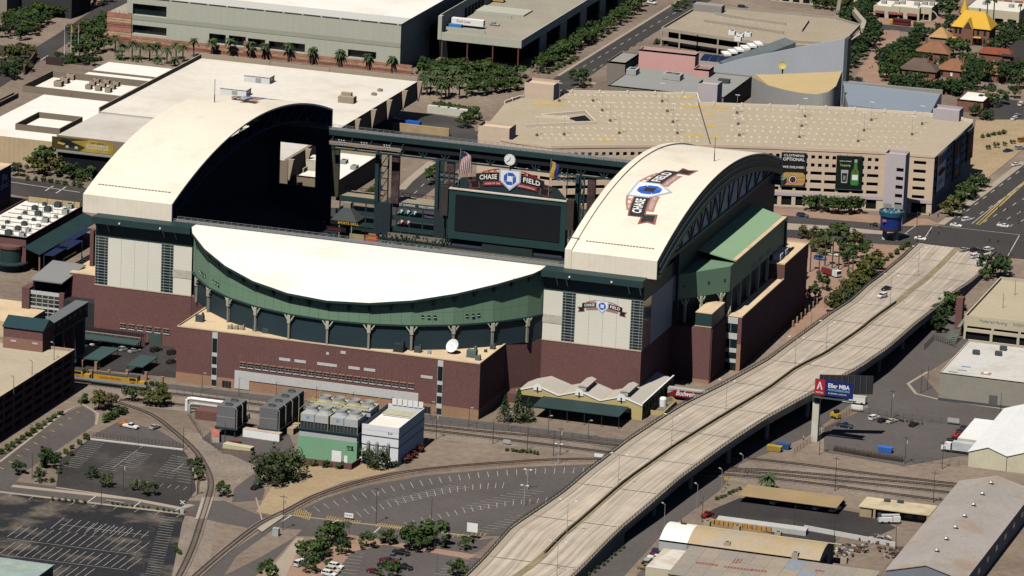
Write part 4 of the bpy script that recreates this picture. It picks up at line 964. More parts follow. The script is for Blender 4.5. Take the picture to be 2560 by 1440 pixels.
# ---- convention hall with the broad white roof
a=P(505,133,18.6); b=P(1042,195,18.6); x0,x1,y1=a.x,b.x,(a.y+b.y)/2; y0=P(706,398,16.8).y
CV=thing('convention_hall','broad flat white roofed convention hall with tapered pale fins along its dark side','convention hall',loc=((x0+x1)/2,(y0+y1)/2,0))
ym=P(240,278,16.8).y
m=MB(); m.flat([(x0+.5,ym),(x1-.1,ym),(x1-.1,y1-.5),(x0+.5,y1-.5)],16.8); m.build('roof',wroof,CV)
m=MB(); m.flat([(x0+.1,y0+.1),(x1-.1,y0+.1),(x1-.1,ym+.05),(x0+.1,ym+.05)],16.1); m.poly([(x0,ym+.05,16.1),(x1,ym+.05,16.1),(x1,ym+.05,16.8),(x0,ym+.05,16.8)]); m.build('lower_roof',wroof2,CV)
xm=(x0+x1)/2
for xa,xb,h in ((x0,xm-18,2.2),(xm-17.7,xm+10,1.6),(xm+10.3,x1,2.0)): m=MB(); m.box(xa,xb,y1-.5,y1,16,16.8+h); m.build('parapet',cw,CV)
m=MB(); m.box(x0,x0+.5,ym,y1-.6,10,18.6); m.build('parapet',cw,CV)
m=MB(); m.box(x0,x1,y0,y0+.4,0,16.25); m.build('wall',cw2,CV)
m=MB(); m.box(x1-1.6,x1-.1,y0+.5,y1-.5,8.5,16.7); m.build('wall',cw2,CV)
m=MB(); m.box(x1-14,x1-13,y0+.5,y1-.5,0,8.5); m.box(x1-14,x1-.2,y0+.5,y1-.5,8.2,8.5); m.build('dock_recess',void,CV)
m=MB(); m.box(x0+.4,x1-15,y0+.6,y1-.7,0,16.0); m.build('core',cw2,CV)
n=9
for i in range(n):
    y=y0+.4+(y1-y0-1.2)*i/(n-1); m=MB()
    m.add([(x1,y,16.9),(x1+2.3,y,16.9),(x1+.6,y,8.0),(x1,y,8.8),(x1,y+1.3,16.9),(x1+2.3,y+1.6,16.9),(x1+.6,y+1.2,8.0),(x1,y+.9,8.8)],[(0,3,2,1),(4,5,6,7),(0,1,5,4),(1,2,6,5),(2,3,7,6)]); m.build('fin',cw,CV)
# banner on the south wall
c0=PY(130,340,y0-.15); c1=PY(283,385,y0-.15)
bn=thing('truck_banner','yellow and black pickup truck advertising banner on the convention hall wall','banner',loc=(c0.x,y0-.15,c1.z))
zt,zb=c0.z,PY(130,370,y0).z
def bl(name,pts,mt,dy=0):
    m=MB(); m.poly([(c0.x+(c1.x-c0.x)*u,y0-.16-dy,zb+(zt-zb)*v) for u,v in pts]); return m.build(name,mt,bn)
ygold=mat('banner_gold',(.40,.28,.04),.7,.25,.2,.1,1); ydk=mat('banner_brown',(.06,.045,.012),.7,.4,.2)
bl('cloth',[(0,0),(1,0),(1,1),(0,1)],ygold); bl('dark_sweep',[(0,0),(.45,0),(.55,.35),(.3,.75),(.62,1),(0,1)],ydk,.03)
bl('truck_print',[(.08,.42),(.2,.3),(.4,.22),(.44,.3),(.44,.52),(.36,.6),(.3,.82),(.18,.86),(.12,.66),(.08,.6)],black,.05); bl('truck_print',[(.09,.45),(.2,.36),(.22,.52),(.1,.62)],mat('truck_gold',(.5,.36,.08)),.07); bl('truck_print',[(.19,.68),(.29,.66),(.28,.78),(.19,.82)],glass,.07)
for u in (.25,.40): bl('truck_print',[(u+.03*math.cos(k*PI/4),.27+.13*math.sin(k*PI/4)) for k in range(8)],lgrey,.08)
for s,z,sz,mt in (('CHEVY SILVERADO',.8,.9,ydk),('2014 NORTH AMERICAN',.58,1.35,letter),('TRUCK OF THE YEAR',.36,1.35,letter)):
    lettering('print',s,sz,mt,bn,(c0.x+(c1.x-c0.x)*.74,y0-.26,zb+(zt-zb)*z),(1,0,0),(0,0,1),fit=(c1.x-c0.x)*(.36 if sz>1 else .22),ext=.01)
m=MB(); m.box(c0.x+2.5,c1.x,y0-1.6,y0-.1,zb-.9,zb-.2); m.build('banner_rail',steel,bn)
m=MB(); m.box(c0.x+3,c1.x-1,y0-.12,y0,0,zb-1.2); m.build('shopfront',void,CV)
# penthouses on its roof
for (px0,py0,px1,py1,hh,lab) in ((550,236,628,208,2.8,'white roof shed with open side on the convention hall, nearer of two'),(610,204,686,174,2.8,'white roof shed on the convention hall, farther of two')):
    s=P(px0,py0,16.8); e=P(px1,py1+4,16.8); t=thing('roof_shed',lab,'roof shed','roof sheds on the convention hall',(s.x,s.y,16.8))
    dx=P(px1-14,py0+8,16.8).x
    m=MB(); m.box(s.x,dx,s.y,s.y+6,16.8,16.8+hh); m.build('body',letter,t); m=MB(); m.box(s.x-.2,dx+.2,s.y-.2,s.y+6.2,16.8+hh,16.8+hh+.25); m.build('roof',wroof,t)
    m=MB(); xx=s.x+(dx-s.x)*.45; m.box(xx,xx+2.5,s.y-.06,s.y,17,19); m.build('louvre',lgrey,t); m=MB(); m.box(dx,dx+.05,s.y+1,s.y+3.5,18.2,19.2); m.build('window',glass,t)
c=P(868,256,16.8); t=thing('roof_plant','tan stepped machine housing on the convention hall roof','air unit',loc=(c.x,c.y,16.8)); m=MB(); m.cbox((c.x,c.y,18.2),(7,4,2.8)); m.build('body',cw,t); m=MB(); m.cbox((c.x-.6,c.y+1,20.3),(4.5,2,1.4)); m.build('hood',cw,t)
units([(935,238),(950,228)],16.8,(2,1.5,.9),cw,['small tan hatch on the convention hall roof, nearer','small tan hatch on the convention hall roof, farther'],'roof hatch')
# ---- its low white annex seen through the ballpark
q=P(716,438,8); e=P(945,392,8)
AX=box_wh('annex','low white roofed annex beside the convention hall, seen through the ballpark opening','annex',q.x,e.x,q.y,e.y,8,cw2,white_roof,.5)
m=MB(); m.box(q.x,e.x,e.y-.4,e.y+.1,8,10.3); m.build('back_parapet',cw,AX)
a=P(757,425,8); m=MB(); m.box(a.x,a.x+6.2,a.y,a.y+9,8,12.5); pt=m.build('penthouse',mat('cream_panel',(.6,.56,.44),.8),AX); m=MB(); m.box(a.x-.1,a.x+6.3,a.y-.1,a.y+9.1,12.5,12.65); m.build('penthouse_roof',wroof,pt)
a=P(742,430,8); m=MB(); m.box(a.x,a.x+3,a.y,a.y+8,8,9.7); m.build('equipment_box',cw,AX)
units([(860,408),(886,422)],8,(2.6,3.4,1.4),lgrey,['tan rounded unit on the white annex roof','row of grey vents on the white annex roof'])
# ---- western low halls with walled roof wells
x0w,x1w,y0w,y1w=P(-120,352,11).x,x0-.2,P(30,345,11).y,P(430,172,11).y
CW=thing('convention_wing','low white roofed wing with brown walled roof wells left of the convention hall','convention wing',loc=(x1w-30,y0w,0))
m=MB(); m.flat([(x0w,y0w),(x1w,y0w),(x1w,y1w),(x0w,y1w)],11); m.build('roof',white_roof,CW)
m=MB(); m.box(x0w,x1w,y0w-.4,y0w,0,11.4); m.build('wall',mat('tan_panel',(.52,.40,.25),.85,.05,.1,.04,1,stripe=('X',2.2,.12)),CW)
m=MB(); m.box(x0w,x1w,y1w,y1w+.4,0,12); m.build('parapet',cw,CW)
def well(pts,zb,zt,name,roof,parent):
    w=[P(*p,zt)[:2] for p in pts]; m=MB(); m.wall(w+[w[0]],.5,zb,zt); o=m.build('roof_well',cw2,parent)
    m=MB(); m.flat(w,zb+.1); m.build('well_floor',roof,o)
    return o
def rect4(px0,py0,px1,py1,z):
    a=P(px0,py0,z); b=P(px1,py1,z); return [(a.x,a.y),(b.x,a.y),(b.x,b.y),(a.x,b.y)]
def wellr(sw,ne,zb,zt):
    w=rect4(*sw,*ne,zt); m=MB(); m.wall(w+[w[0],w[1]],.6,zb,zt); o=m.build('roof_well',cw2,CW); m=MB(); m.flat(w,zb+.12); m.build('well_floor',white_roof,o)
wellr((58,213),(372,203),11,14.0); wellr((40,309),(205,292),11,13.6); wellr((-30,262),(45,232),11,13.2)
m=MB(); a=P(205,178,11); m.box(a.x,x1w,a.y,a.y+.5,11,11.9); m.build('roof_upstand',cw2,CW)
wa=[(133,212),(160,204),(176,196)]
units([(147,215),(162,207),(178,198)],11.2,(3.6,3.2,2.2),cw,['square tan roof unit in the walled well, nearest of the left trio','square tan roof unit in the walled well, middle of the left trio','square tan roof unit in the walled well, farthest of the left trio'],group='tan units in the roof well')
sp9=[(222,222),(246,226),(271,230),(232,214),(257,218),(281,222),(242,208),(267,211),(291,215)]
units(sorted(sp9),11.2,(2.6,2.4,1.8),cw,['small tan roof unit in the tight block of nine, %s from left'%nth(i) for i in range(9)],group='nine small tan roof units')
units([(213,196),(161,298)],11.2,(3.4,2.6,1.4),cw,['lone tan unit beyond the block of nine','lone tan unit in the smaller roof well'])
# ---- big grey-green exhibition hall at the top
yh=P(1000,183).y; xa=PY(330,60,yh).x; xb=PY(1001,120,yh).x; xs=PY(268,90,yh).x
EH=thing('exhibition_hall','huge grey green exhibition hall with banded sandstone base and white roof','exhibition hall',loc=((xa+xb)/2,yh,0))
W1=[(331,8,416,45),(331,61,416,92),(523,83,564,112),(572,88,614,118),(620,95,662,140),(672,102,713,131),(721,106,762,133),(870,123,940,150)]
rc=[]; ZS=PY(817,45,yh).z; ZR=PY(1010,44,yh+5).z; ZB=PY(1000,160,yh).z
for x0_,y0_,x1_,y1_ in W1:
    u0,_=PV(x0_,y0_,(xa,yh),(xb,yh)); u1,_=PV(x1_,y1_,(xa,yh),(xb,yh)); zt_=PV(x0_,y0_,(xa,yh),(xb,yh))[1]; zb_=PV(x1_,y1_,(xa,yh),(xb,yh))[1]; rc.append((max(u0,.2),u1,max(zb_,ZB+.2),zt_))
w_=holed_wall('wall',gm,EH,(xa,yh),(xb,yh),0,ZS,rc,1.8,pname='window',pm=glass)
ztop=PY(640,22,yh).z
def hz(px,py): return PY(px,py,yh).z
m=MB(); m.box(xa,xb,yh-.12,yh,hz(640,81),hz(640,70)); m.build('grey_band',gm2,w_)  # darker grey band along the wall
# pale upper roof edge with slots
m=MB(); m.add([(xa-6,yh+.2,ZS+.7),(xb,yh+.2,ZS+.7),(xb+3,yh+5,ZR),(xa-6,yh+5,ZR)],[(0,1,2,3)]); m.build('sloped_eave',gm3,EH)
m=MB(); m.box(xa,xb,yh+.1,yh+.6,ZS,ZS+.7); m.build('clerestory_slot',mat('slot_brown',(.07,.05,.045)),EH)
k=xa
while k<xb: m=MB(); m.box(k,k+.9,yh-.05,yh+.3,ZS-.1,ZS+.8); m.build('slot_mullion',gm3,EH); k+=9.2
m=MB(); m.flat([(xa-6,yh+5),(xb+3,yh+5),(xb+3,yh+230),(xa-6,yh+230)],ZR); m.build('roof',white_roof,EH)
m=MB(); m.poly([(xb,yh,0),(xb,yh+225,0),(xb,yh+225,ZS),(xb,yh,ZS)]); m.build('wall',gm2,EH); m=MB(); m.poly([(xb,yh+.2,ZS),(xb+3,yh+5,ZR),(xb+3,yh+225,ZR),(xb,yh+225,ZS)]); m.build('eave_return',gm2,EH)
# sandstone courses as individual slabs
st=[mat('sandstone_a',(.40,.19,.14),.9,.2,.2,.2,1),mat('sandstone_b',(.52,.36,.21),.9,.2,.3,.2,1),mat('sandstone_c',(.33,.14,.11),.9,.2,.2,.2,1)]
def stonecourse(xl,xr,y,z0,z1,n,parent):
    for i in range(n):
        m=MB(); a=z0+(z1-z0)*i/n; b=z0+(z1-z0)*(i+1)/n; off=.12*((i*7)%3); m.box(xl,xr,y-.5-off,y,a+.03,b); m.build('stone_course',st[(i*5+i//2)%3],parent)
stonecourse(xa-.0,xb+6,yh,0,ZB,7,EH)
stonecourse(xs,xa-.05,yh,0,hz(300,32),13,EH)
for px in (617,668):
    x=PY(px,120,yh).x; stonecourse(x-1,x+1,yh-1,0,ZB+3.2,7,EH)
m=MB(); m.box(xs,xa,yh,yh+40,0,hz(300,32)-.3); m.build('terrace_block',conc,EH)
m=MB(); m.box(xa-3,xa,yh+1,yh+40,hz(300,32),ZS); m.build('end_wall',gm,EH)
for i in range(7): m=MB(); x=xs+1+i*2.2; m.box(x,x+.12,yh+1,yh+1.12,hz(300,32)-.3,hz(300,32)+1); m.build('rail_post',dgrey,EH)
# dock deck on its east side
zd=14; d0=P(1087,90,zd); d1=P(1302,103,zd); xr=d1.x; ys_=d1.y
DK=thing('dock_building','grey loading deck building with dark open undercroft beside the exhibition hall','loading dock',loc=(xr-20,ys_,0))
xl=d0.x
m=MB(); m.flat([(xl,ys_),(xr,ys_),(xr,ys_+260),(xl,ys_+260)],zd); m.build('deck',mat('deck_grey',(.34,.31,.25),.9,.1,.04,.1,.8),DK)
m=MB(); m.box(xl,xr,ys_-.5,ys_,zd-3.2,zd+.5); m.box(xr,xr+.5,ys_-.5,ys_+260,zd-3.2,zd+.5); m.build('fascia',gm,DK)
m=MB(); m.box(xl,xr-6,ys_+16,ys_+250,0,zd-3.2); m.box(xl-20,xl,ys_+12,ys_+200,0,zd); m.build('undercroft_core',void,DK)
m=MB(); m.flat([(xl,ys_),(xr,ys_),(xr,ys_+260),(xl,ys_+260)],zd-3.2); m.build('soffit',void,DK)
for i in range(4): x=xl+1+(xr-xl-2)*i/3; m=MB(); m.box(x-.3,x+.3,ys_-.1,ys_+.5,0,zd-3.2); m.build('column',mat('rust_red',(.14,.05,.04)),DK)
for i in range(6): y=ys_+30+i*32; m=MB(); m.box(xr-.4,xr+.1,y,y+10,0,zd-3.2); m.build('column',gm2,DK)
m=MB(); m.box(xl-1,xl+.8,ys_-.8,ys_+2,zd-3,zd+8); m.add([(xl-1,ys_+1,zd),(xl-1,ys_+150,zd),(xl-1,ys_+150,zd+8),(xl-1,ys_+1,zd+8)],[(0,1,2,3)]); m.box(xl-1.2,xl-.8,ys_+2,ys_+150,zd,zd+8); m.build('dock_wall',gm,DK)
for i in range(6): m=MB(); y=ys_+38+i*5; m.box(xl-.8,xl-.5,y,y+3,zd,zd+4.2); m.build('dock_door',void,DK)
for (px0,py0,px1,py1) in ((1115,75,1218,82),(1185,38,1300,35)): 
    a=P(px0,py0,zd); b=P(px1,py1,zd); m=MB(); m.box(a.x,b.x,a.y,a.y+.5,zd,zd+1.6); m.build('barrier_wall',gm,DK)
m=MB(); a=P(1187,30,zd); m.box(a.x,a.x+24,a.y,a.y+14,zd,zd+.8); m.build('raised_pad',gm,DK)
m=MB(); m.box(xl+1,xr,ys_-22,ys_-21.6,0,1.2); one('planter_wall',m,st[2],'low red trellis wall before the dark loading undercroft','wall')
# trailer and car on the deck
a=P(1128,66,zd)
tr=thing('box_trailer','white box trailer with red script parked on the loading deck','trailer',loc=(a.x,a.y,zd)); m=MB(); m.box(a.x,a.x+15.5,a.y,a.y+2.6,zd+1.2,zd+4.1); m.build('box',letter,tr); m=MB(); m.box(a.x+.3,a.x+15,a.y+.3,a.y+2.3,zd+.9,zd+1.2); m.build('chassis',dgrey,tr)
for k in (1.5,2.7,12.5,13.7):
    for yy in (a.y+.05,a.y+2.3): m=MB(); m.tube((a.x+k,yy,zd+.5),(a.x+k,yy+.25,zd+.5),.5,10); m.build('wheel',black,tr)
lettering('script','Food Lover',1.9,red,tr,(a.x+6,a.y-.05,zd+2.9),(1,0,0),(0,0,1),fit=7,shear=.3,ext=.01)
m=MB(); m.box(a.x-.5,a.x+6,a.y-3.4,a.y-1.2,zd+.1,zd+1.8); one('dumpster',m,mat('bin_blue',(.05,.2,.5)),'bright blue skip in front of the white box trailer','dumpster')
a=P(1213,3,zd); m=MB(); m.box(a.x,a.x+9,a.y,a.y+2.6,zd+.5,zd+3.2); one('box_trailer',m,mat('trailer_yellow',(.5,.36,.1)),'yellow trailer behind the raised pad on the loading deck','trailer')
# ---- long curved parking garage with the bottle posters
ZG=25.2
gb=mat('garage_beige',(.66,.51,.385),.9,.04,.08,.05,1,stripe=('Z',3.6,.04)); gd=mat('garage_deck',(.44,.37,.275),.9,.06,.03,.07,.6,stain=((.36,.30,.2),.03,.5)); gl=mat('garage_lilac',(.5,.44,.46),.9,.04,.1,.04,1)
Sg=[(1195,334),(1290,352),(1380,364),(1555,362),(1780,361),(1920,365),(2203,378),(2337,388)]; Ng=[(2433,300),(2325,283),(2100,268),(1750,256),(1742,232),(1395,226),(1300,240),(1262,253)]
SG=[P(*p,ZG) for p in Sg]; NG=[P(*p,ZG) for p in Ng]
GA=thing('parking_garage','long beige bent parking garage with empty roof deck behind the ballpark','parking garage',loc=(SG[4].x,SG[4].y,0))
m=MB(); m.flat([p[:2] for p in SG+NG],ZG-1.0); dk=m.build('roof_deck',gd,GA)
for A,B in zip(SG,SG[1:]):
    m=MB(); m.wall([A[:2],B[:2]],.4,ZG-1.2,ZG); m.build('parapet',gb,GA)
npar=mat('parapet_cream',(.78,.67,.53),.85,.04,.1)
for A,B in zip(NG,NG[1:]):
    m=MB(); m.wall([A[:2],B[:2]],.5,ZG-1.2,ZG+.15); m.build('parapet',npar,GA)
    n=max(1,int((B-A).length/10))
    for k in range(n): q=A.lerp(B,(k+.5)/n); m=MB(); m.cbox((q.x,q.y,ZG-.2),(.9,1.0,1.3)); m.build('parapet_pier',npar,GA)
# facade bays
def bays(A,B,n,groundcols=True,skip=()):
    p0,p1=(A.x,A.y),(B.x,B.y); L=(B-A).length; w=L/n; rr=[]
    for i in range(n):
        u=i*w
        if i in skip: continue
        for z in (20.6,17.2): rr+= [(u+w*.1,u+w*.36,z,z+1.6),(u+w*.6,u+w*.86,z,z+1.6)]
        for z in (13.9,10.4,6.9): rr.append((u+w*.1,u+w*.9,z,z+1.5))
        if groundcols: rr.append((u+w*.14,u+w*.86,.6,4.6))
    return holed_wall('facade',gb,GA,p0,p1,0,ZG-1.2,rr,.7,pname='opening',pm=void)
bays(SG[0],SG[1],3); bays(SG[1],SG[2],3); bays(SG[2],SG[3],5); bays(SG[3],SG[4],6); bays(SG[4],SG[5],4); f=bays(SG[5],SG[6],8)
A,B=SG[6],SG[7]; L=(B-A).length
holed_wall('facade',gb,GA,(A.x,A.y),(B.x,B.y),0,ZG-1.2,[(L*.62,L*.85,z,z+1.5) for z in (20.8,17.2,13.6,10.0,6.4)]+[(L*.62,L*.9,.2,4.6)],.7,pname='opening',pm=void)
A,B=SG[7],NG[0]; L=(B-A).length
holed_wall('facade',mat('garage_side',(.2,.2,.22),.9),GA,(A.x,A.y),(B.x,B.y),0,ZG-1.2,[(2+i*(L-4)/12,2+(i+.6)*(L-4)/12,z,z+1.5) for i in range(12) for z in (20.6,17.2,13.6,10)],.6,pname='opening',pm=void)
m=MB(); pl=[p[:2] for p in NG]; 
for a,b in zip(pl,pl[1:]): m.poly([(*a,0),(*b,0),(*b,ZG-1.2),(*a,ZG-1.2)])
m.poly([(*NG[-1][:2],0),(*SG[0][:2],0),(*SG[0][:2],ZG-1.2),(*NG[-1][:2],ZG-1.2)]); m.build('rear_wall',gb,GA)
for A,B in zip(SG[5:],SG[6:]):
    m=MB(); d=(B-A).normalized(); n_=Vector((d.y,-d.x,0)); m.wall([(A+n_*.1)[:2],(B+n_*.1)[:2]],.3,4.7,6.1); m.build('lilac_band',gl,GA)
def tower_px(px0,px1,pyb,z,dep,mt,name,win=True):
    a=P(px0,pyb,z); b=P(px1,pyb+3,z); x0,x1=a.x,b.x; y0=a.y; rr=[]
    if win: rr=[((x1-x0)*.58,(x1-x0)*.93,zz,zz+1.6) for zz in (22.2,18.6,15,11.4,7.8) if zz<z-1.5]
    w=holed_wall(name,mt,GA,(x0,y0),(x1,y0),0,z,rr,.6,pname='opening',pm=void)
    m=MB(); m.poly([(x1,y0,0),(x1,y0+dep,0),(x1,y0+dep,z),(x1,y0,z)]); m.poly([(x0,y0+dep,0),(x0,y0,0),(x0,y0,z),(x0,y0+dep,z)]); m.poly([(x1,y0+dep,0),(x0,y0+dep,0),(x0,y0+dep,z),(x1,y0+dep,z)]); m.flat([(x0,y0),(x1,y0),(x1,y0+dep),(x0,y0+dep)],z-1.2); m.build('tower_shell',mt,w)
    for zz in (): pass
    return w
tower_px(2214,2268,382,29.5,7,gl,'stair_tower')
tower_px(1196,1282,313,29.5,9,gb,'stair_tower',False)
tower_px(1312,1392,205,31,10,gb,'stair_tower',False)
tower_px(1745,1797,207,29.5,8,gl,'stair_tower',False)
tower_px(2333,2403,270,29,8,gl,'stair_tower',False)
# ramp opening in the deck
rz=ZG-.98
def dkpoly(pts,z,mt,name): m=MB(); m.flat([P(*p,z)[:2] for p in pts],z); return m.build(name,mt,dk)
dkpoly([(1420,295),(1462,288),(1478,302),(1440,303)],rz+.03,void,'ramp_well')
for a,b in (((1353,286),(1463,277)),((1463,277),(1489,303)),((1315,312),(1489,304)),((1353,287),(1425,294))):
    A=P(*a,ZG); B=P(*b,ZG); m=MB(); m.wall([A[:2],B[:2]],.45,ZG-1,ZG+.2); m.build('ramp_wall',npar,dk)
m=MB()
def tick(x,y,dx,dy,w=.9): a=P(x,y,rz); b=P(x+dx,y+dy,rz); m.ribbon([(a.x,a.y),(b.x,b.y)],w,rz+.03)
for (xs_,xe,y0_,y1_,n) in ((1420,1710,234,240,19),(1420,1740,252,258,18),(1430,1700,262,268,16),(1500,1745,278,286,15),(1500,1740,288,296,15),(1520,1750,304,312,14),(1340,1720,315,324,22),(1340,1740,333,341,22),(1350,1740,343,350,22)):
    for i in range(n): t=i/(n-1); tick(xs_+(xe-xs_)*t,y0_+(y1_-y0_)*t,5,5)
for (xs_,xe,y0_,y1_,n) in ((1835,2325,268,291,26),(1835,2300,285,308,25),(1838,2310,294,318,25),(1830,2300,312,330,25),(1830,2290,322,345,25),(1820,2270,338,356,24),(1820,2260,349,367,24),(1960,2310,362,370,0)):
    for i in range(n): t=i/(n-1); tick(xs_+(xe-xs_)*t,y0_+(y1_-y0_)*t,-1+6*t,5-7*t*.3)
m.build('stall_marks',mat('deck_paint',(.6,.52,.41)),dk)['kind']='stuff'
m=MB()
for (x,y,dx,dy) in ((1330,255,80,6),(1690,238,40,3),(1700,262,70,4),(1775,264,50,6),(1758,283,25,2),(1763,310,25,2),(1770,338,30,3),(1710,335,45,3),(1490,345,40,2)): dkpoly([(x,y),(x+dx,y+dy*.5),(x+dx+3,y+8),(x+3,y+7)],rz+.02,mat('deck_ochre',(.52,.37,.14)),'ochre_patch')
jt=[P(1746,258,rz),P(1776,360,rz)]; m=MB(); m.ribbon([(p.x,p.y) for p in jt],.5,rz+.04); m.build('expansion_joint',dgrey,dk)
lampspots=[(1482,254),(1655,255),(1505,278),(1668,280),(1525,304),(1682,307),(1342,340),(1410,338),(1548,335),(1693,335),(1398,254),(1842,284),(1845,312),(1848,340),(2012,293),(2004,317),(1998,345),(2178,302),(2160,328),(2145,355),(2305,312),(2280,338)]
for i,(px,py) in enumerate(sorted(lampspots)):
    c=P(px,py,rz); t=thing('deck_lamp','slim twin lamp on the empty beige garage deck, %s from left'%nth(i),'lamp','lamps on the garage roof deck',(c.x,c.y,rz))
    m=MB(); m.cbox((c.x,c.y,rz+.5),(.9,.9,1.0)); m.build('base',mat('lamp_base',(.2,.11,.09)),t); m=MB(); m.tube((c.x,c.y,rz+1),(c.x,c.y,rz+8),.08,5); m.build('pole',lgrey,t); m=MB(); m.cbox((c.x,c.y,rz+8.05),(2.0,.4,.15)); m.build('lamp_head',letter,t)
# posters on the garage
def poster(name,label,quad,bgm,parts,frame=dgrey):
    p0=(SG[5].x,SG[5].y); p1=(SG[6].x,SG[6].y) 
    if quad[4]=='E': p0,p1=(SG[7].x,SG[7].y),(NG[0].x,NG[0].y)
    e=(Vector(p1)-Vector(p0)).normalized(); n_=Vector((e.y,-e.x)); u0,z1=PV(quad[0],quad[1],p0,p1); u1,_=PV(quad[2],quad[1],p0,p1); z0=PV(quad[0],quad[3],p0,p1)[1]
    o=Vector((p0[0]+e.x*u0+n_.x*.5,p0[1]+e.y*u0+n_.y*.5,z0)); t=thing(name,label,'poster','posters on the garage wall',o)
    W,H=u1-u0,z1-z0
    def pt(u,v,d): return (o.x+e.x*W*u+n_.x*d,o.y+e.y*W*u+n_.y*d,o.z+H*v)
    m=MB(); m.poly([pt(0,0,0),pt(1,0,0),pt(1,1,0),pt(0,1,0)]); m.build('sheet',bgm,t)
    m=MB(); m.bar(pt(0,1.02,-.1),pt(1,1.02,-.1),.5,.3); m.build('frame_rail',frame,t); m=MB(); m.bar(pt(0,0,-.1),pt(1,0,-.1),.4,.3); m.build('frame_rail',frame,t)
    m=MB()
    for k in (.15,.4,.65,.9): m.bar(pt(k,1.02,-.1),pt(k,1.1,.9),.12,.12)
    m.build('light_arm',steel,t)
    for k,(kind,a,mt) in enumerate(parts):
        d=.04+.02*k
        if kind=='p': m=MB(); m.poly([pt(u,v,d) for u,v in a]); m.build('print',mt,t)
        elif kind=='c':
            cx,cy,r,asp=a; m=MB(); m.poly([pt(cx+r*math.cos(j*PI/8),cy+r*asp*math.sin(j*PI/8),d) for j in range(16)]); m.build('print',mt,t)
        else:
            s,cx,cy,fw_,hgt=a; lettering('print',s,hgt*H*1.35,mt,t,pt(cx,cy,d),(e.x,e.y,0),(0,0,1),fit=fw_*W,ext=.005,bold=.02*hgt*H)
    return t
pink=mat('ham_pink',(.55,.2,.16)); bun=mat('bun_tan',(.55,.33,.1)); lett=mat('bottle_green',(.05,.22,.05),.4); gl2=mat('bottle_dark',(.02,.09,.03),.4); pgrn=mat('poster_green',(.006,.012,.010),.6)
poster('sandwich_poster','black poster with white capitals above a giant sandwich on the garage','x' and (1954,382,2017,463,'S'),black,[('t',('CLOTHING',.5,.94,.8,.07),letter),('t',('OPTIONAL',.5,.82,.86,.1),letter),('t',('WE DELIVER!',.5,.58,.86,.07),letter),('p',[(.03,.1),(.1,.03),(.9,.03),(.98,.12),(.98,.34),(.88,.42),(.2,.42),(.06,.36)],bun),('p',[(.02,.12),(.5,.08),(.99,.14),(.99,.2),(.5,.16),(.02,.2)],pink),('p',[(.04,.26),(.5,.22),(.98,.27),(.97,.31),(.5,.27),(.05,.31)],mat('lettuce',(.25,.35,.08))),('c',(.5,.2,.17,.8),black),('c',(.5,.2,.15,.8),letter),('c',(.5,.2,.12,.8),black),('t',('10',.5,.2,.14,.12),red)])
poster('bottle_poster','dark green poster with a green bottle and a glass on the garage','x' and (2092,390,2158,472,'S'),pgrn,[('t',('NOT A TONIC',.35,.86,.45,.035),letter),('t',('Tanqueray',.34,.74,.4,.07),mat('script_green',(.45,.6,.2))),('p',[(.57,.2),(.6,.14),(.85,.14),(.88,.2),(.87,.55),(.8,.66),(.79,.84),(.68,.84),(.67,.66),(.58,.55)],lett),('p',[(.68,.84),(.79,.84),(.79,.93),(.68,.93)],lgrey),('p',[(.62,.3),(.84,.3),(.84,.46),(.62,.46)],letter),('c',(.73,.57,.06,.8),red),('p',[(.22,.2),(.44,.2),(.47,.6),(.19,.6)],lgrey),('p',[(.25,.24),(.41,.24),(.43,.5),(.23,.5)],pgrn),('p',[(.28,.3),(.36,.28),(.38,.42),(.3,.44)],steel)])
poster('car_poster','tall white poster of a small red car on the garage corner','x' and (2343,392,2362,478,'E'),letter,[('p',[(.1,.72),(.5,.75),(.5,.97),(.1,.97)],red),('p',[(.5,.72),(.98,.76),(.98,.97),(.5,.95)],mat('poster_blue',(.12,.2,.36))),('p',[(.06,.48),(.4,.4),(.95,.44),(.95,.54),(.6,.6),(.2,.57)],mat('car_red',(.22,.02,.03))),('t',('BUY',.5,.27,.6,.05),red),('t',('NOW',.5,.2,.6,.05),red)])
poster('beer_poster','tall dark poster with an amber bottle on the garage side','x' and (2385,352,2403,448,'E'),mat('poster_navy',(.02,.03,.06)),[('p',[(.25,.08),(.75,.08),(.78,.5),(.6,.7),(.58,.9),(.42,.9),(.4,.7),(.22,.5)],mat('amber',(.4,.13,.02))),('p',[(.22,.3),(.78,.3),(.78,.52),(.22,.52)],mat('label_blue',(.1,.22,.4))),('t',('BUD LIGHT',.5,.42,.5,.06),letter),('p',[(.25,.08),(.75,.08),(.75,.2),(.25,.2)],mat('amber_dk',(.5,.2,.04)))])
poster('crowd_poster','narrow dark red poster at the far end of the garage side','x' and (2418,330,2432,400,'E'),mat('poster_black',(.02,.012,.014)),[('p',[(.15,.25),(.85,.2),(.9,.7),(.6,.85),(.2,.75)],mat('crowd_red',(.22,.07,.06),.8,.6,.8)),('t',('PLAYERS',.5,.93,.8,.05),letter)])
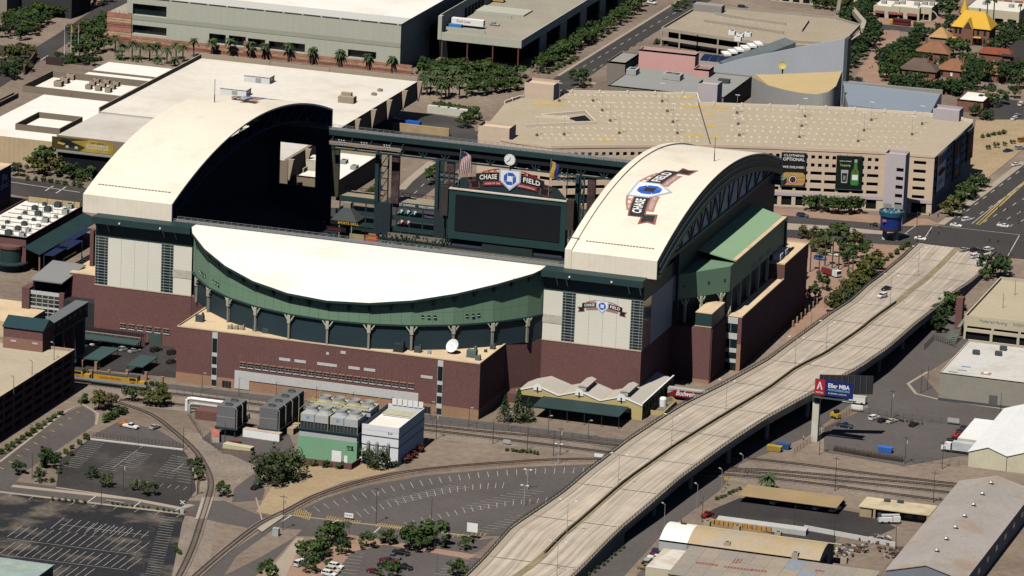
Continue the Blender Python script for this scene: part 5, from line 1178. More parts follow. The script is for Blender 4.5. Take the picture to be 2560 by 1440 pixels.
# ---- science centre
pinkm=mat('pink_stucco',(.66,.37,.345),.9,.03,.1,.03,1); gry=mat('warm_grey_block',(.235,.21,.185),.9,.05,.1,.08,1.5); grl=mat('pale_grey_slab',(.31,.29,.27),.9,.04,.1,.05,1); zinc=mat('zinc_panel',(.43,.45,.49),.45,.05,.05,.04,1,stripe=('X',1.1,.07)); tanr=mat('tan_canvas',(.5,.38,.2),.8,.04,.1,.03,1,stripe=('X',2.0,.05))
def pbox(name,label,sw,ne,z,wall,roof,par=.8,z0=0,cat='building'):
    x0,x1,y0,y1=rect_px(sw,ne,z+par); return box_wh(name,label,cat,min(x0,x1),max(x0,x1),min(y0,y1),max(y0,y1),z,wall,roof,par,None,z0)
pbox('science_block','grey block with dark roof pit at the street corner of the science centre',(1518,152),(1600,132),12,gry,grl)
pbox('science_block','tall pink stucco box of the science centre',(1598,122),(1748,130),16.5,pinkm,grl)
pbox('science_block','lower pink stucco box attached to the right of the tall pink one',(1735,170),(1785,165),11.5,pinkm,gry)
pbox('science_block','flat grey podium roof with ducts in front of the pink box',(1520,212),(1880,190),8.5,gry,mat('podium_grey',(.29,.29,.28),.9,.05,.1),.5)
units([(1672,196),(1692,199),(1582,185)],8.5,(4.5,6,2.4),lgrey,['left of two sloping grey duct boxes below the pink wall','right of two sloping grey duct boxes below the pink wall','dark cooling unit between grey and pink blocks'])
units([(1810,207)],8.5,(5,3,1.6),dgrey,['dark grilled unit right of the lilac stair tower'])
# leaning triangular zinc wall
FN=thing('zinc_fin_wall','tall grey zinc wall rising to a sharp peak at the science centre','wall',loc=(30,372,0))
A=P(1785,180,0); A=PY(1778,200,371); B=PY(2112,98,371); Bb=PY(2107,255,371)
m=MB(); xa_,xb_=A.x,B.x; tp=[(1778,168),(1850,148),(1950,128),(2050,108),(2112,97)]
tops=[PY(x,y,371) for x,y in tp]
for a,b in zip(tops,tops[1:]):
    m.add([(a.x,371,0),(b.x,371,0),(b.x,371,b.z),(a.x,371,a.z),(a.x,372.5,0),(b.x,372.5,0),(b.x,372.5,b.z),(a.x,372.5,a.z)],[(0,1,2,3),(7,6,5,4),(3,2,6,7),(1,5,6,2)])
m.build('slab',zinc,FN); m=MB(); m.box(tops[-1].x,tops[-1].x+1.6,371,377,0,tops[-1].z); m.build('end_blade',dgrey,FN)
m=MB(); a=PY(1790,160,374); m.add([(a.x,380,a.z-8),(a.x+8,372.6,a.z-8),(a.x+30,400,a.z+3),(a.x+24,404,a.z+6),(a.x,380,a.z),(a.x+8,372.6,a.z),(a.x+30,400,a.z+8),(a.x+24,404,a.z+9)],[(4,5,6,7),(0,1,5,4),(1,2,6,5)]); one('slanted_wall',m,mat('slate_wall',(.12,.14,.15)),'dark slanted wall and gutter behind the zinc peak','wall')
for i in range(6):
    m=MB(); c=P(1815+i*16,136-i*5,12); m.cbox((c.x,c.y,12.5),(3.2,7,.8),.5); one('skylight_fin',m,letter,'white sawtooth rib behind the zinc wall, %s from left'%nth(i),'skylight','white sawtooth ribs')
# curved drum with tan sloping roof
DR=thing('curved_drum','grey curved drum building with tan dished roof beside the garage','building',loc=(20,340,0))
tpx=[(1885,187),(1950,212),(2000,228),(2040,234),(2075,226),(2095,205),(2105,178)]
pts=[P(1880,193,12.0),P(1920,213,12.6),P(1960,224,13.2),P(2000,232,14),(P(2040,236,15)),P(2070,230,16.5),P(2090,215,18),P(2105,178,21)]
m=MB()
m.grid([[(p.x,p.y,0) for p in pts],[tuple(p) for p in pts]]); m.build('wall',mat('drum_concrete',(.36,.355,.34),.9,.05,.1,.08,1,stripe=('X',1.6,.07)),DR,smooth=True)
bk=[P(1890,186,14.0),P(1930,186,15),P(1970,184,16),P(2000,183,17),P(2040,181,18),P(2070,180,19),P(2090,179,20),P(2106,177,21)]
m=MB(); m.grid([[tuple(p) for p in pts],[tuple(p) for p in bk]]); m.build('dished_roof',tanr,DR)
m=MB(); m.grid([[(p.x,p.y,0) for p in bk][::-1],[tuple(p) for p in bk][::-1]]); m.build('rear_wall',pinkm,DR)
c=P(1957,165,18); t=thing('satellite_dish','yellow dish above the curved drum building','satellite dish',loc=(c.x,c.y,12)); m=MB(); m.tube((c.x,c.y,12),(c.x,c.y,17.5),.4,6); m.build('mast',dgrey,t); m=MB(); m.lathe((0,0,0),[(0,0),(1.2,.2),(1.9,.7)],14); m.v=[(c.x+x,c.y-z*.8+y*.4,18.2+y*.85+z*.4) for x,y,z in m.v]; m.build('reflector',mat('dish_yellow',(.55,.45,.15)),t)
# pale swooping roof east of the drum
WG=thing('wing_roof','pale blue grey swooping metal roof right of the zinc peak','building',loc=(60,350,0))
z=9; wp=[(2108,208),(2355,228),(2325,283),(2215,272),(2120,262),(2113,240)]
ww=[P(*p,z) for p in wp]; m=MB(); m.prism([p[:2] for p in ww],[8.4]*6,[10.5,9.2,8.6,8.8,9,9.4]); m.build('roof',mat('zinc_roof',(.27,.31,.37),.4,.05,.05,.04,1),WG); m=MB(); m.prism([p[:2] for p in ww],0,8.4); m.build('wall',zinc,WG)
m=MB(); m.wall([P(2108,205,10.6)[:2],P(2357,226,10.6)[:2]],1.2,9,10.8); m.build('ridge_cap',grl,WG)
# theatre block with solar array behind
SB=thing('barrel_block','grey barrel roofed block carrying dark blue solar panels','building',loc=(-30,410,0))
q=P(1728,152,11); e=P(1870,120,11); 
m=MB(); n=10; rows=[]
for i in range(n+1):
    t=i/n; y=q.y+(26)*t; rows.append([(q.x,y,8+4*math.sin(PI*min(1,t*.9+.1))),(q.x+34,y,8+4*math.sin(PI*min(1,t*.9+.1)))])
m.grid(rows); m.build('barrel_roof',gry,SB); m=MB(); m.box(q.x+.1,q.x+33.9,q.y+.2,q.y+25.8,0,8); m.build('wall',gry,SB)
sol=glossy('solar_cell',(.015,.025,.075),.2,.5)
for i in range(6):
    x=q.x+3+i*4; r2=[]
    for k in range(5): t=.15+k*.08; y=q.y+26*t; r2.append([(x,y,8.25+4*math.sin(PI*min(1,t*.9+.1))),(x+3.7,y,8.25+4*math.sin(PI*min(1,t*.9+.1)))])
    m=MB(); m.grid(r2); m.build('solar_panel',sol,SB)
units([(1830,88),(1850,95),(1870,92),(1845,103)],12,(3,2.4,2),letter,['white rooftop unit behind the solar barrel roof, first of a cluster','white rooftop unit behind the solar barrel roof, second of a cluster','white rooftop unit behind the solar barrel roof, third of a cluster','white rooftop unit behind the solar barrel roof, fourth of a cluster'])
# ---- open parking structure at the top
zp=9; PG=thing('parking_deck','open grey concrete parking deck with white stall lines at the top','parking garage',loc=(-20,470,0))
pp=[(1655,68),(1745,82),(1950,112),(2100,112),(2150,60),(2090,42),(1770,12),(1735,20)]
W_=[P(*p,zp) for p in pp]; m=MB(); m.flat([p[:2] for p in W_],zp-1); m.build('deck',mat('deck_concrete',(.37,.31,.235),.9,.07,.05,.08,.8),PG)
for a,b in zip(W_,W_[1:]+W_[:1]): m=MB(); m.wall([a[:2],b[:2]],.5,zp-1.6,zp); m.build('parapet',conc,PG)
for zz in (3.2,): m=MB(); [m.wall([a[:2],b[:2]],.5,zz-.2,zz+1.3) for a,b in zip(W_[:4],W_[1:5])]; m.build('floor_edge',conc,PG)
for a,b in zip(W_[:3],W_[1:4]):
    n=max(2,int((b-a).length/9))
    for k in range(n+1): q=a.lerp(b,k/n); m=MB(); m.box(q.x-.35,q.x+.35,q.y-.3,q.y+.3,0,zp-1); m.build('column',conc,PG)
m=MB(); cx=sum(p.x for p in W_)/8; cy=sum(p.y for p in W_)/8; m.prism([(cx+(p.x-cx)*.93,cy+(p.y-cy)*.93) for p in W_],0,zp-1.3); m.build('dark_interior',void,PG)
for a,b in (((1787,32),(1845,42)),((1845,42),(1965,58)),((1760,50),(1815,58)),((1815,58),(1960,80)),((1945,100),(2055,106)),((2005,75),(2022,50))):
    A=P(*a,zp); B=P(*b,zp); m=MB(); m.wall([A[:2],B[:2]],.4,zp-1,zp+.3); m.build('ramp_wall',conc,PG)
m=MB()
for i in range(11): a=P(1783+i*16,38+i*2.6,zp-1); b=P(1790+i*16,46+i*2.6,zp-1); m.ribbon([(a.x,a.y),(b.x,b.y)],.25,zp-.95)
for i in range(8): a=P(1758+i*18,55+i*2.6,zp-1); b=P(1765+i*18,63+i*2.6,zp-1); m.ribbon([(a.x,a.y),(b.x,b.y)],.25,zp-.95)
m.build('stall_marks',line_m,PG)['kind']='stuff'
m=MB(); a=P(1733,22,zp); m.box(a.x,a.x+14,a.y,a.y+6,zp-1,zp+2.4); m.build('stair_hut',grl,PG)
m=MB(); [m.wall([P(*a,5)[:2],P(*b,5)[:2]],2.2,4,6.5) for a,b in (((2130,25),(2160,60)),((2160,60),(2150,90)),((2150,90),(2110,115)))]; one('spiral_ramp',m,conc,'curling pale concrete ramp at the right end of the top parking deck','ramp')
c=P(2092,42,0); m=MB(); m.add([(c.x-1,c.y,0),(c.x+1,c.y,0),(c.x+1,c.y+1.2,0),(c.x-1,c.y+1.2,0),(c.x+2.2,c.y,26),(c.x+3.2,c.y,26),(c.x+3.2,c.y+1.2,26),(c.x+2.2,c.y+1.2,26)],[(0,1,5,4),(1,2,6,5),(2,3,7,6),(3,0,4,7),(4,5,6,7)]); one('concrete_pylon',m,conc,'leaning pale concrete pylon behind the top parking deck','pylon')
# ================================================================ EAST SIDE
cream_w=mat('cream_wall',(.55,.49,.36),.9,.05,.1,.05,1); grey_w=mat('grey_warehouse_wall',(.30,.275,.235),.9,.05,.1,.06,1)
# garage with raised lettering
EG=thing('event_garage','cream two storey parking garage with teal lettering at the right edge','parking garage',loc=(190,4,0))
x0,x1,y0,y1,z=175.5,250,3.8,66,8.3
m=MB(); m.flat([(x0,y0),(x1,y0),(x1,y1),(x0,y1)],z); m.build('roof_deck',mat('cream_deck',(.46,.39,.28),.9,.05,.05,.06,.8),EG)
w=holed_wall('facade',cream_w,EG,(x0,y0),(x1,y0),0,9.4,[(1.2+i*10.2,10.4+i*10.2,4.4,5.4) for i in range(7)]+[(.8+i*10.2,10.0+i*10.2,.1,3.2) for i in range(7)],.8,pname='opening',pm=void)
m=MB(); m.box(x0,x0+.4,y0+.2,y1,0,9.3); m.box(x0+.4,x1,y1-.4,y1,0,9.3); m.build('parapet',cream_w,EG)
teal=mat('letter_teal',(.18,.29,.27),.7)
lettering('lettering','Preferred Parking',1.5,teal,w,(x0+11,y0-.05,7.9),(1,0,0),(0,0,1),fit=10.5,shear=.15,ext=.03)
lettering('lettering','RIGHT FIELD',1.7,teal,w,(x0+23.4,y0-.05,7.9),(1,0,0),(0,0,1),fit=9.6,ext=.03)
m=MB()
for i in range(9):
    for yy in (16,34,52): m.ribbon([(x0+7+i*5.4,yy),(x0+8.6+i*5.4,yy+6)],.18,z+.03)
m.build('stall_marks',line_m,EG)['kind']='stuff'
for i,(px,py) in enumerate(((2507,770),(2537,738))): pole_thing('deck_lamp',px,py,6,'slim brown lamp on the cream garage roof, %s one'%('near' if i==0 else 'far'),'lamp',mat('lamp_brown',(.2,.13,.08)),'none',z=z)
m=MB(); m.box(170.6,173.2,10,13,0,14); one('stair_shaft',m,brick,'brick stair shaft at the corner of the cream garage','stair shaft')
st=thing('outside_stair','green steel outside stair climbing to the cream garage','stairs',loc=(172,8,0))
for i in range(9): m=MB(); m.box(170.8,174.6,4.5-i*.9-3,5.2-i*.9-3,3.6-i*.42,3.75-i*.42); m.build('tread',mat('stair_green',(.16,.2,.15)),st)
m=MB(); m.bar((170.9,2.2,4.6),(170.9,-6,.9),.1,.1); m.bar((174.5,2.2,4.6),(174.5,-6,.9),.1,.1); m.bar((173.2,5,4),(175.4,18,8.5),1.2,.3); m.build('handrail',mat('stair_green',(.16,.2,.15)),st)
# white-roofed grey warehouse
WH=box_wh('warehouse','grey walled warehouse with white flat roof below the cream garage','warehouse',185.6,262,-81.4,-35,10.2,grey_w,mat('dull_white_roof',(.58,.56,.53),.85,.05,.05,.06,.5,stain=((.45,.38,.3),.08,.6)),.3,cream_w)
m=MB(); m.box(185.5,262,-81.55,-81.4,0,1.1); m.build('plinth',dgrey,WH); a=PY(2483,1000,-81.4); m=MB(); m.box(a.x-1.5,a.x+1.5,-81.6,-81.4,.8,4.4); m.build('roller_door',mat('door_grey',(.11,.12,.12)),WH)
units([(2440,885),(2508,875),(2496,888)],10.3,(2.4,1.8,1.3),dgrey,['dark unit on the white warehouse roof, leftmost','dark unit on the white warehouse roof, farthest','dark unit on the white warehouse roof, between the others'])
for px,py in ((2415,917),(2405,926),(2382,930)): c=P(px,py,10.25); m=MB(); m.cbox((c.x,c.y,10.3),(3.2,.9,.12)); m.build('skylight',mat('skylight_blue',(.2,.3,.42)),WH)
c=P(2465,934,10.25); m=MB(); m.cbox((c.x,c.y,10.28),(3.6,3,.1)); m.build('rust_patch',mat('patch_rust',(.4,.25,.17)),WH); m=MB(); m.cbox((c.x,c.y,10.45),(1.6,1.4,.3)); m.build('skylight',letter,WH)
# gable roofs
def gable_building(name,label,cat,x0,x1,y0,y1,ze,zr,wall,roof,axis='y',over=.3,ridgecap=None):
    t=thing(name,label,cat,loc=((x0+x1)/2,(y0+y1)/2,0)); xm=(x0+x1)/2
    m=MB(); m.add([(x0,y0,0),(x1,y0,0),(x1,y0,ze),(xm,y0,zr),(x0,y0,ze)],[(0,1,2,3,4)]); m.build('gable_wall',wall,t)
    m=MB(); m.add([(x0,y1,0),(x1,y1,0),(x1,y1,ze),(xm,y1,zr),(x0,y1,ze)],[(4,3,2,1,0)]); m.build('gable_wall',wall,t)
    for x in (x0,x1): m=MB(); m.poly([(x,y0,0),(x,y1,0),(x,y1,ze),(x,y0,ze)]); m.build('side_wall',wall,t)
    for s_ in (-1,1):
        xe=x0-over if s_<0 else x1+over; k=(zr-ze)/(xm-x0); zz=ze-over*k
        m=MB(); m.add([(xe,y0-over,zz+.05),(xm,y0-over,zr+.05),(xm,y1+over,zr+.05),(xe,y1+over,zz+.05),(xe,y0-over,zz+.25),(xm,y0-over,zr+.25),(xm,y1+over,zr+.25),(xe,y1+over,zz+.25)],[(0,3,2,1) if s_>0 else (0,1,2,3),(4,5,6,7),(0,1,5,4),(2,3,7,6),(3,0,4,7)]); m.build('roof_slope',roof,t)
    return t
tin=mat('weathered_tin',(.37,.335,.31),.7,.1,.05,.08,.8,stripe=('Y',2.4,.03),stain=((.36,.23,.15),.07,.6)); tinw=mat('tin_wall',(.2,.22,.25),.7,.06,.1,.04,1)
BW=gable_building('long_warehouse','long grey tin gabled warehouse at the lower right corner','warehouse',219.8,244.8,-303,-199,7.3,10.6,tinw,tin)
for i in range(7): y=-288+i*13.2; m=MB(); m.lathe((232.3,y,10.7),[(.5,0),(.5,.7),(.9,.75),(.5,1.2),(0,1.3)],10); m.build('roof_ventilator',steel,BW)
for i in range(7): m=MB(); y=-296+i*13; m.box(244.8,244.9,y,y+3.2,3.2,5); m.build('window',glass,BW)
whr=mat('bright_white_tin',(.80,.80,.80),.7,.05,.1,.06,1,stripe=('X',.9,.03)); whw=mat('cream_tin_wall',(.62,.57,.42),.8,.08,.1,.06,1,stripe=('X',.8,.04))
gable_building('white_barn','white tin gabled shed at the right edge, left of its twin','shed',213.5,226.7,-157,-100,5.3,7.6,whw,whr); gable_building('white_barn','white tin gabled shed at the right edge, right hand twin','shed',226.9,240,-157,-100,5.3,7.6,whw,whr)
LT=box_wh('lean_to','small cream shed with white roof tucked beside the white gabled shed','shed',205.5,213.3,-139,-112,4.2,whw,whr,0)
# tan office and carport
a=P(2147,1265,3.6); b=P(2345,1262,3.6); y0,y1=P(2147,1266,3.6).y,P(2165,1242,3.6).y; x0=a.x; x1=P(2325,1288,3.6).x
OF=thing('site_office','low tan office with stained cream flat roof by the yard tracks','office',loc=((x0+x1)/2,y0,0))
m=MB(); m.box(x0,x1,y0,y1,3.4,3.7); m.build('roof',mat('stained_cream_roof',(.58,.49,.33),.9,.1,.1,.1,1,stain=((.4,.3,.2),.15,.6)),OF)
m=MB(); m.box(x0+4.5,x1-2,y0+2.2,y1-.5,0,3.4); m.build('wall',mat('office_tan',(.24,.185,.125),.9),OF); m=MB(); m.box(x0+.4,x0+4.4,y0+.4,y1-.6,0,3.4); m.build('end_wall',mat('office_tan2',(.36,.28,.18),.9),OF)
for i in range(4): m=MB(); m.box(x0+6+i*4.5,x0+8.6+i*4.5,y0+2.1,y0+2.2,1.2,2.4); m.build('window',glass,OF)
for x in (x0+5,x1-1): m=MB(); m.box(x,x+.8,y0+.1,y0+.9,0,3.4); m.build('pillar',mat('office_tan2',(.36,.28,.18)),OF)
units([(2218,1254),(2251,1257)],3.7,(2,1.4,.7),dgrey,['dark vent stack left on the stained office roof','dark unit right on the stained office roof'])
x0,x1=P(1846,1238,2.8).x,P(2100,1261,2.8).x; y0=P(1846,1238,2.8).y; y1=P(1857,1212,2.8).y
CP=thing('carport','long tan carport roof shading parked cars beside the tracks','carport',loc=((x0+x1)/2,y0,0))
m=MB(); m.add([(x0,y0,2.7),(x1,y0,2.7),(x1,y1,3.1),(x0,y1,3.1),(x0,y0,2.85),(x1,y0,2.85),(x1,y1,3.25),(x0,y1,3.25)],[(0,3,2,1),(4,5,6,7),(0,1,5,4),(1,2,6,5),(2,3,7,6),(3,0,4,7)]); m.build('roof',mat('carport_tan',(.33,.24,.13),.9,.08,.1),CP)
for i in range(9): x=x0+.5+(x1-x0-1)*i/8; m=MB(); m.tube((x,y1-.6,0),(x,y1-.6,3.1),.08,6); m.build('post',dgrey,CP)
m=MB(); m.box(x0,x1,y1-.1,y1,0,1.8); m.build('back_wall',mat('carport_wall',(.2,.15,.1)),CP)
# workshop cluster at the bottom
z=6.5; wl_=P(1717,1362,4.5); 
BR=thing('barrel_workshop','tan barrel vaulted workshop with peeling yellow flank at the bottom','workshop',loc=(wl_.x+20,wl_.y,0))
xa,xb=P(1722,1358,5).x,P(2052,1402,5).x; ya=P(1722,1362,5).y; n=12; R_=18.5
btan=mat('barrel_tan',(.42,.32,.20),.85,.06,.06,.06,.8,stain=((.36,.33,.29),.1,.6)); byel=mat('peeling_yellow',(.58,.49,.26),.85,.1,.15,.1,1,stain=((.38,.37,.36),.25,.9))
rows=[]
for i in range(n+1): t=i/n; y=ya+R_*t; zz=4.4+3.8*math.sin(PI*(t*.82+.09)); rows.append((y,zz))
m=MB(); m.grid([[(xa,y,zz),(xb,y,zz)] for y,zz in rows[:8]]); m.build('vault',btan,BR,smooth=True)
m=MB(); m.grid([[(xa,y,zz+.02),(xb+4,y,zz+.02)] for y,zz in rows[7:]]); m.build('peeling_flank',byel,BR)
m=MB(); m.poly([(xb,rows[0][0],0)]+[(xb,y,zz) for y,zz in rows]+[(xb,rows[-1][0],0)][::1]); m.build('end_wall',tinw,BR)
m=MB(); m.box(xa,xb,ya-.1,ya,0,4.9); m.box(xa,xb,rows[-1][0],rows[-1][0]+.1,0,5); m.build('wall',grey_w,BR)
m=MB(); m.box(xb+.05,xb+.3,ya+3.5,ya+9,0,4.6); m.build('open_door',void,BR)
units([(1768,1318),(1842,1330),(1945,1345)],6.4,(2,2,2),cw,['tan evaporative cooler on the barrel workshop, leftmost','tan evaporative cooler on the barrel workshop, middle','tan evaporative cooler on the barrel workshop, rightmost'],'cooler')
gx0,gx1=P(1725,1368,4.4).x,P(2205,1425,4.4).x; gy1=ya-.3; gy0=gy1-26
GR=thing('tin_shed','wide patched grey tin roof with rust red sheets along the bottom edge','shed',loc=(gx0+20,gy1-10,0))
patch=[mat('tin_grey',(.30,.265,.23),.8,.08,.06,.1,1,stripe=('X',1.1,.06)),mat('tin_tan',(.34,.285,.225),.8,.1,.06,.1,1,stripe=('X',1.1,.06)),mat('tin_blue',(.24,.27,.31),.8,.1,.06,.1,1,stripe=('X',1.1,.06))]
k=0; x=gx0
while x<gx1-.5:
    w_=min(5.5,gx1-x)
    for j in range(3):
        yb=gy1-j*8.8; yt=gy1-(j+1)*8.8; za=4.9-.06*(gy1-yb); zb=4.9-.06*(gy1-yt); m=MB(); m.add([(x,yb,za),(x+w_-.05,yb,za),(x+w_-.05,yt+.05,zb),(x,yt+.05,zb)],[(3,2,1,0)]); m.build('roof_sheet',patch[[0,0,1,0,1,0,2,1,0][(k*4+j*5)%9]],GR)
    x+=w_; k+=1
rust=mat('rust_sheet',(.28,.10,.06),.9,.2,.5)
def rsheet(x,y,n,w=.75,d=1.6,g=1.05):
    for i in range(n):
        xx=x+i*g; m=MB(); zz=4.96-.06*(gy1-y); m.add([(xx,y,zz),(xx+w,y,zz),(xx+w,y-d,zz-.06*d),(xx,y-d,zz-.06*d)],[(3,2,1,0)]); m.build('rust_panel',rust,GR)
for px,py,n in ((1742,1402,7),(1812,1412,9),(1880,1420,5),(2040,1425,3),(1990,1440,9)): q=P(px,py,4.4); rsheet(q.x,q.y,n)
for px,py in ((1838,1398),(1848,1398)): q=P(px,py,4.4); rsheet(q.x,q.y,2,.35,4,.8)
units([(1818,1372),(1988,1398),(2110,1410)],4.7,(2,2,2.2),cw,['cooler with beige top on the patched tin roof, leftmost','dark sided cooler on the patched tin roof','cooler at the right end of the patched tin roof'],'cooler')
m=MB(); m.box(gx0+.2,gx1-.2,gy0,gy1,0,3.2); m.build('wall',grey_w,GR)
# white vault end at left
wx0=P(1655,1352,4).x; m=MB(); rr=[[(wx0,y,zz+.03),(xa-.05,y,zz+.03)] for y,zz in rows]; m.grid(rr); WV=thing('white_vault','bright white painted vault end of the workshop beside the street','workshop',loc=(wx0,ya,0)); m.build('vault',white_roof,WV)
m=MB(); m.poly([(wx0,rows[0][0],0),(wx0,rows[-1][0],0)]+[(wx0,y,zz) for y,zz in rows[::-1]]); m.box(wx0+.05,xa-.1,ya-.12,ya-.02,0,4.9); m.build('wall',mat('pale_blue_wall',(.42,.43,.44),.8),WV)
bx_=P(1655,1415,3); m=MB(); m.flat([(wx0+2,ya-22),(gx0-.3,ya-22),(gx0-.3,ya-1),(wx0+5,ya-1)],3.2); LW=m.build('flat_annex',mat('dirty_white_roof',(.66,.62,.56),.9,.06,.1,.05,1,stain=((.45,.3,.2),.12,.7)),WV); m=MB(); m.box(wx0+2,gx0-.4,ya-22,ya-1.2,0,3.15); m.build('annex_wall',cream_w,WV)
c=P(1710,1315,7.5); m=MB(); m.cbox((c.x,c.y,8),(1.6,1.2,.9)); m.tube((c.x-1,c.y,7),(c.x-1,c.y,9.5),.2,6); one('roof_fan',m,dgreen,'green fan unit on the bright white vault','fan')
# pale long store row north of the workshop
a=P(1800,1283,2.6); b=P(2015,1322,2.6); m=MB(); SR=thing('store_row','low pale tin lean to running along the yard fence','shed',loc=(a.x,b.y,0)); m.add([(a.x,b.y,1.8),(b.x,b.y,1.8),(b.x,b.y+3.2,2.2),(a.x,b.y+3.2,2.2),(a.x,b.y,0),(b.x,b.y,0),(b.x,b.y+3.2,0),(a.x,b.y+3.2,0)],[(0,1,2,3),(0,4,5,1),(1,5,6,2),(2,6,7,3),(3,7,4,0)]); m.build('body',mat('pale_tin',(.45,.45,.44),.8,.08,.2),SR)
m=MB(); m.wall([P(2010,1325)[:2],P(2240,1368)[:2]],.3,0,1.7); one('block_wall',m,stone,'pale block wall between the yard and the paved lot','wall')
m=MB(); q0=P(1770,1308); 
for i in range(14): m.cbox((q0.x+i*1.6,q0.y-.5+.1*(i%3),.8),(1.3,1.2,1.6))
o=one('stored_pipes',m,mat('pipe_orange',(.45,.24,.06),.8,.3,.8),'row of yellow and orange stock behind the workshop','stock'); o['kind']='stuff'
# scrap yard heaps
scr=[mat('scrap_rust',(.16,.08,.06)),mat('scrap_white',(.5,.5,.48)),mat('scrap_dark',(.05,.05,.055)),mat('scrap_brown',(.2,.14,.1))]
rnd=random.Random(3)
for nm,(px,py),lab in (('scrap_heap',(2100,1385),'jumbled heap of scrap metal beside the workshop door'),('scrap_heap',(2135,1375),'rusty scrap heap in the middle of the yard'),('scrap_heap',(2235,1385),'dark scrap heap against the long tin warehouse'),('scrap_heap',(2200,1355),'scrap heap beside the pale block wall')):
    c=P(px,py); m=MB()
    for i in range(40): m.m=rnd.randrange(4); m.cbox((c.x+rnd.gauss(0,2.2),c.y+rnd.gauss(0,2.6),.3+abs(rnd.gauss(0,.5))),(rnd.uniform(.3,2.4),rnd.uniform(.3,.9),rnd.uniform(.2,.9)),rnd.uniform(0,3))
    tag(one(nm,m,scr,lab,'scrap heap'),kind='stuff')
# billboard
BB=thing('billboard','red and navy billboard on one tall white post above the lot','billboard',loc=(158,-150,0))
m=MB(); m.box(156.6,158.9,-150.9,-148.8,0,14.2); m.build('post',mat('post_cream',(.6,.56,.47)),BB); m=MB(); m.box(156.4,159.1,-151,-148.7,14.2,17); m.build('post_head',dgreen,BB)
def bbp(u,v,d=0): return (157+13.7*u,-151.0-d-.6*u,17.0+5.6*v)
def bq(n,pts,mt,d): m=MB(); m.poly([bbp(u,v,d) for u,v in pts]); return m.build(n,mt,BB)
m=MB(); m.add([bbp(u,v,d) for d in (0,-.5) for u,v in ((0,0),(1,0),(1,1),(0,1))],[(0,1,2,3),(7,6,5,4),(0,4,5,1),(2,6,7,3),(1,5,6,2),(3,7,4,0)]); m.build('board',mat('board_navy',(.012,.022,.13),.6,.05),BB)
bq('red_field',[(0,0),(.26,0),(.26,1),(0,1)],mat('board_red',(.42,.02,.035),.6),.03)
def bt(s,u,v,h,w_,mt,sh=0,bold=0): return lettering('print',s,h,mt,BB,bbp(u,v,.07),Vector((13.7,-.6,0)).normalized(),(0,0,1),fit=w_*13.7,shear=sh,ext=.005,bold=bold)
bt('A',.13,.58,3.6,.15,letter,0,.12); bt('A',.13,.55,2.5,.07,mat('board_navy',(.012,.022,.13)),0,.02); bt('ARIZONA',.13,.17,.8,.2,letter)
bt('Eller MBA',.63,.68,2.1,.56,letter,0,.05); bt('NOW DOWNTOWN',.63,.42,1.1,.56,mat('letter_sky',(.25,.55,.75)),0,.02); bt('ELLERMBA.COM/PHX',.6,.2,.7,.48,letter)
m=MB(); m.add([(158,-148.9,17),(175.5,-142.5,17),(175.5,-142.5,23.6),(158,-148.9,23.6),(158,-148.5,17),(175.5,-142.1,17),(175.5,-142.1,23.6),(158,-148.5,23.6)],[(0,3,2,1),(4,5,6,7),(3,7,6,2),(1,2,6,5),(0,1,5,4)]); m.build('rear_board',mat('board_back',(.03,.03,.035)),BB)
for i in range(8): x=159.5+i*2; m=MB(); y=-148.9+(x-158)*.366; m.bar((x,y-.3,17),(x,y-.3,23.7),.25,.25); m.build('rear_frame',dgrey,BB)
m=MB(); m.box(157,172,-152.6,-151.3,16.3,16.5); m.build('catwalk',dgrey,BB)
# drum-shaped blue sign on two legs
c=P(2225,600); SGN=thing('drum_sign','tall blue drum shaped electronic sign on two grey legs at the corner','sign',loc=(c.x,c.y,0))
for s_ in (-1,1): m=MB(); m.tube((c.x+s_*2.3,c.y,0),(c.x+s_*2.3,c.y,5),1.1,10,.8); m.build('leg',stone,SGN)
def drum(r0,r1,z0,z1,mt,n): m=MB(); m.lathe((c.x,c.y,0),[(0,z0),(r0,z0),(r1,z1),(r1-.5,z1),(r1-.6,z1-.4),(0,z1-.4)],20); m.build(n,mt,SGN)
drum(4.3,4.3,4.3,5.6,mat('drum_maroon',(.05,.02,.03)),'ticker_band'); drum(4.2,4.4,5.6,10.4,mat('drum_blue',(.01,.035,.2),.35,.06),'screen_drum'); drum(4.9,5.1,10.4,12.2,mat('drum_teal',(.02,.1,.16),.4),'crown')
m=MB(); m.cbox((c.x-1.7,c.y-4.5,8.8),(1.6,.15,1.1)); m.build('flag_picture',mat('flag_pink',(.35,.12,.2)),SGN)
for i in range(9): m=MB(); a=i*2*PI/9; m.cbox((c.x+3*math.cos(a),c.y+3*math.sin(a),12.1),(.8,.6,.5),a); m.build('crown_lamp',lgrey,SGN)
for s_ in (-1,1): m=MB(); m.box(c.x+s_*2.3-1.6,c.x+s_*2.3+1.6,c.y+2,c.y+2.2,12.6,14.4); m.build('crown_panel',steel,SGN)
a=P(-60,1440,6); b=P(135,1412,6); m=MB(); GB=thing('green_roof_store','pale green flat roofed building at the lower left corner','building',loc=(b.x-10,b.y-8,0)); m.box(b.x-40,b.x,b.y-22,b.y,5.6,6); m.build('roof',mat('faded_mint_roof',(.3,.38,.35),.8,.1,.15,.1,1,stain=((.45,.42,.36),.2,.6)),GB); m=MB(); m.box(b.x-39.8,b.x-.2,b.y-21.8,b.y-.2,0,5.6); m.build('wall',dgrey,GB)
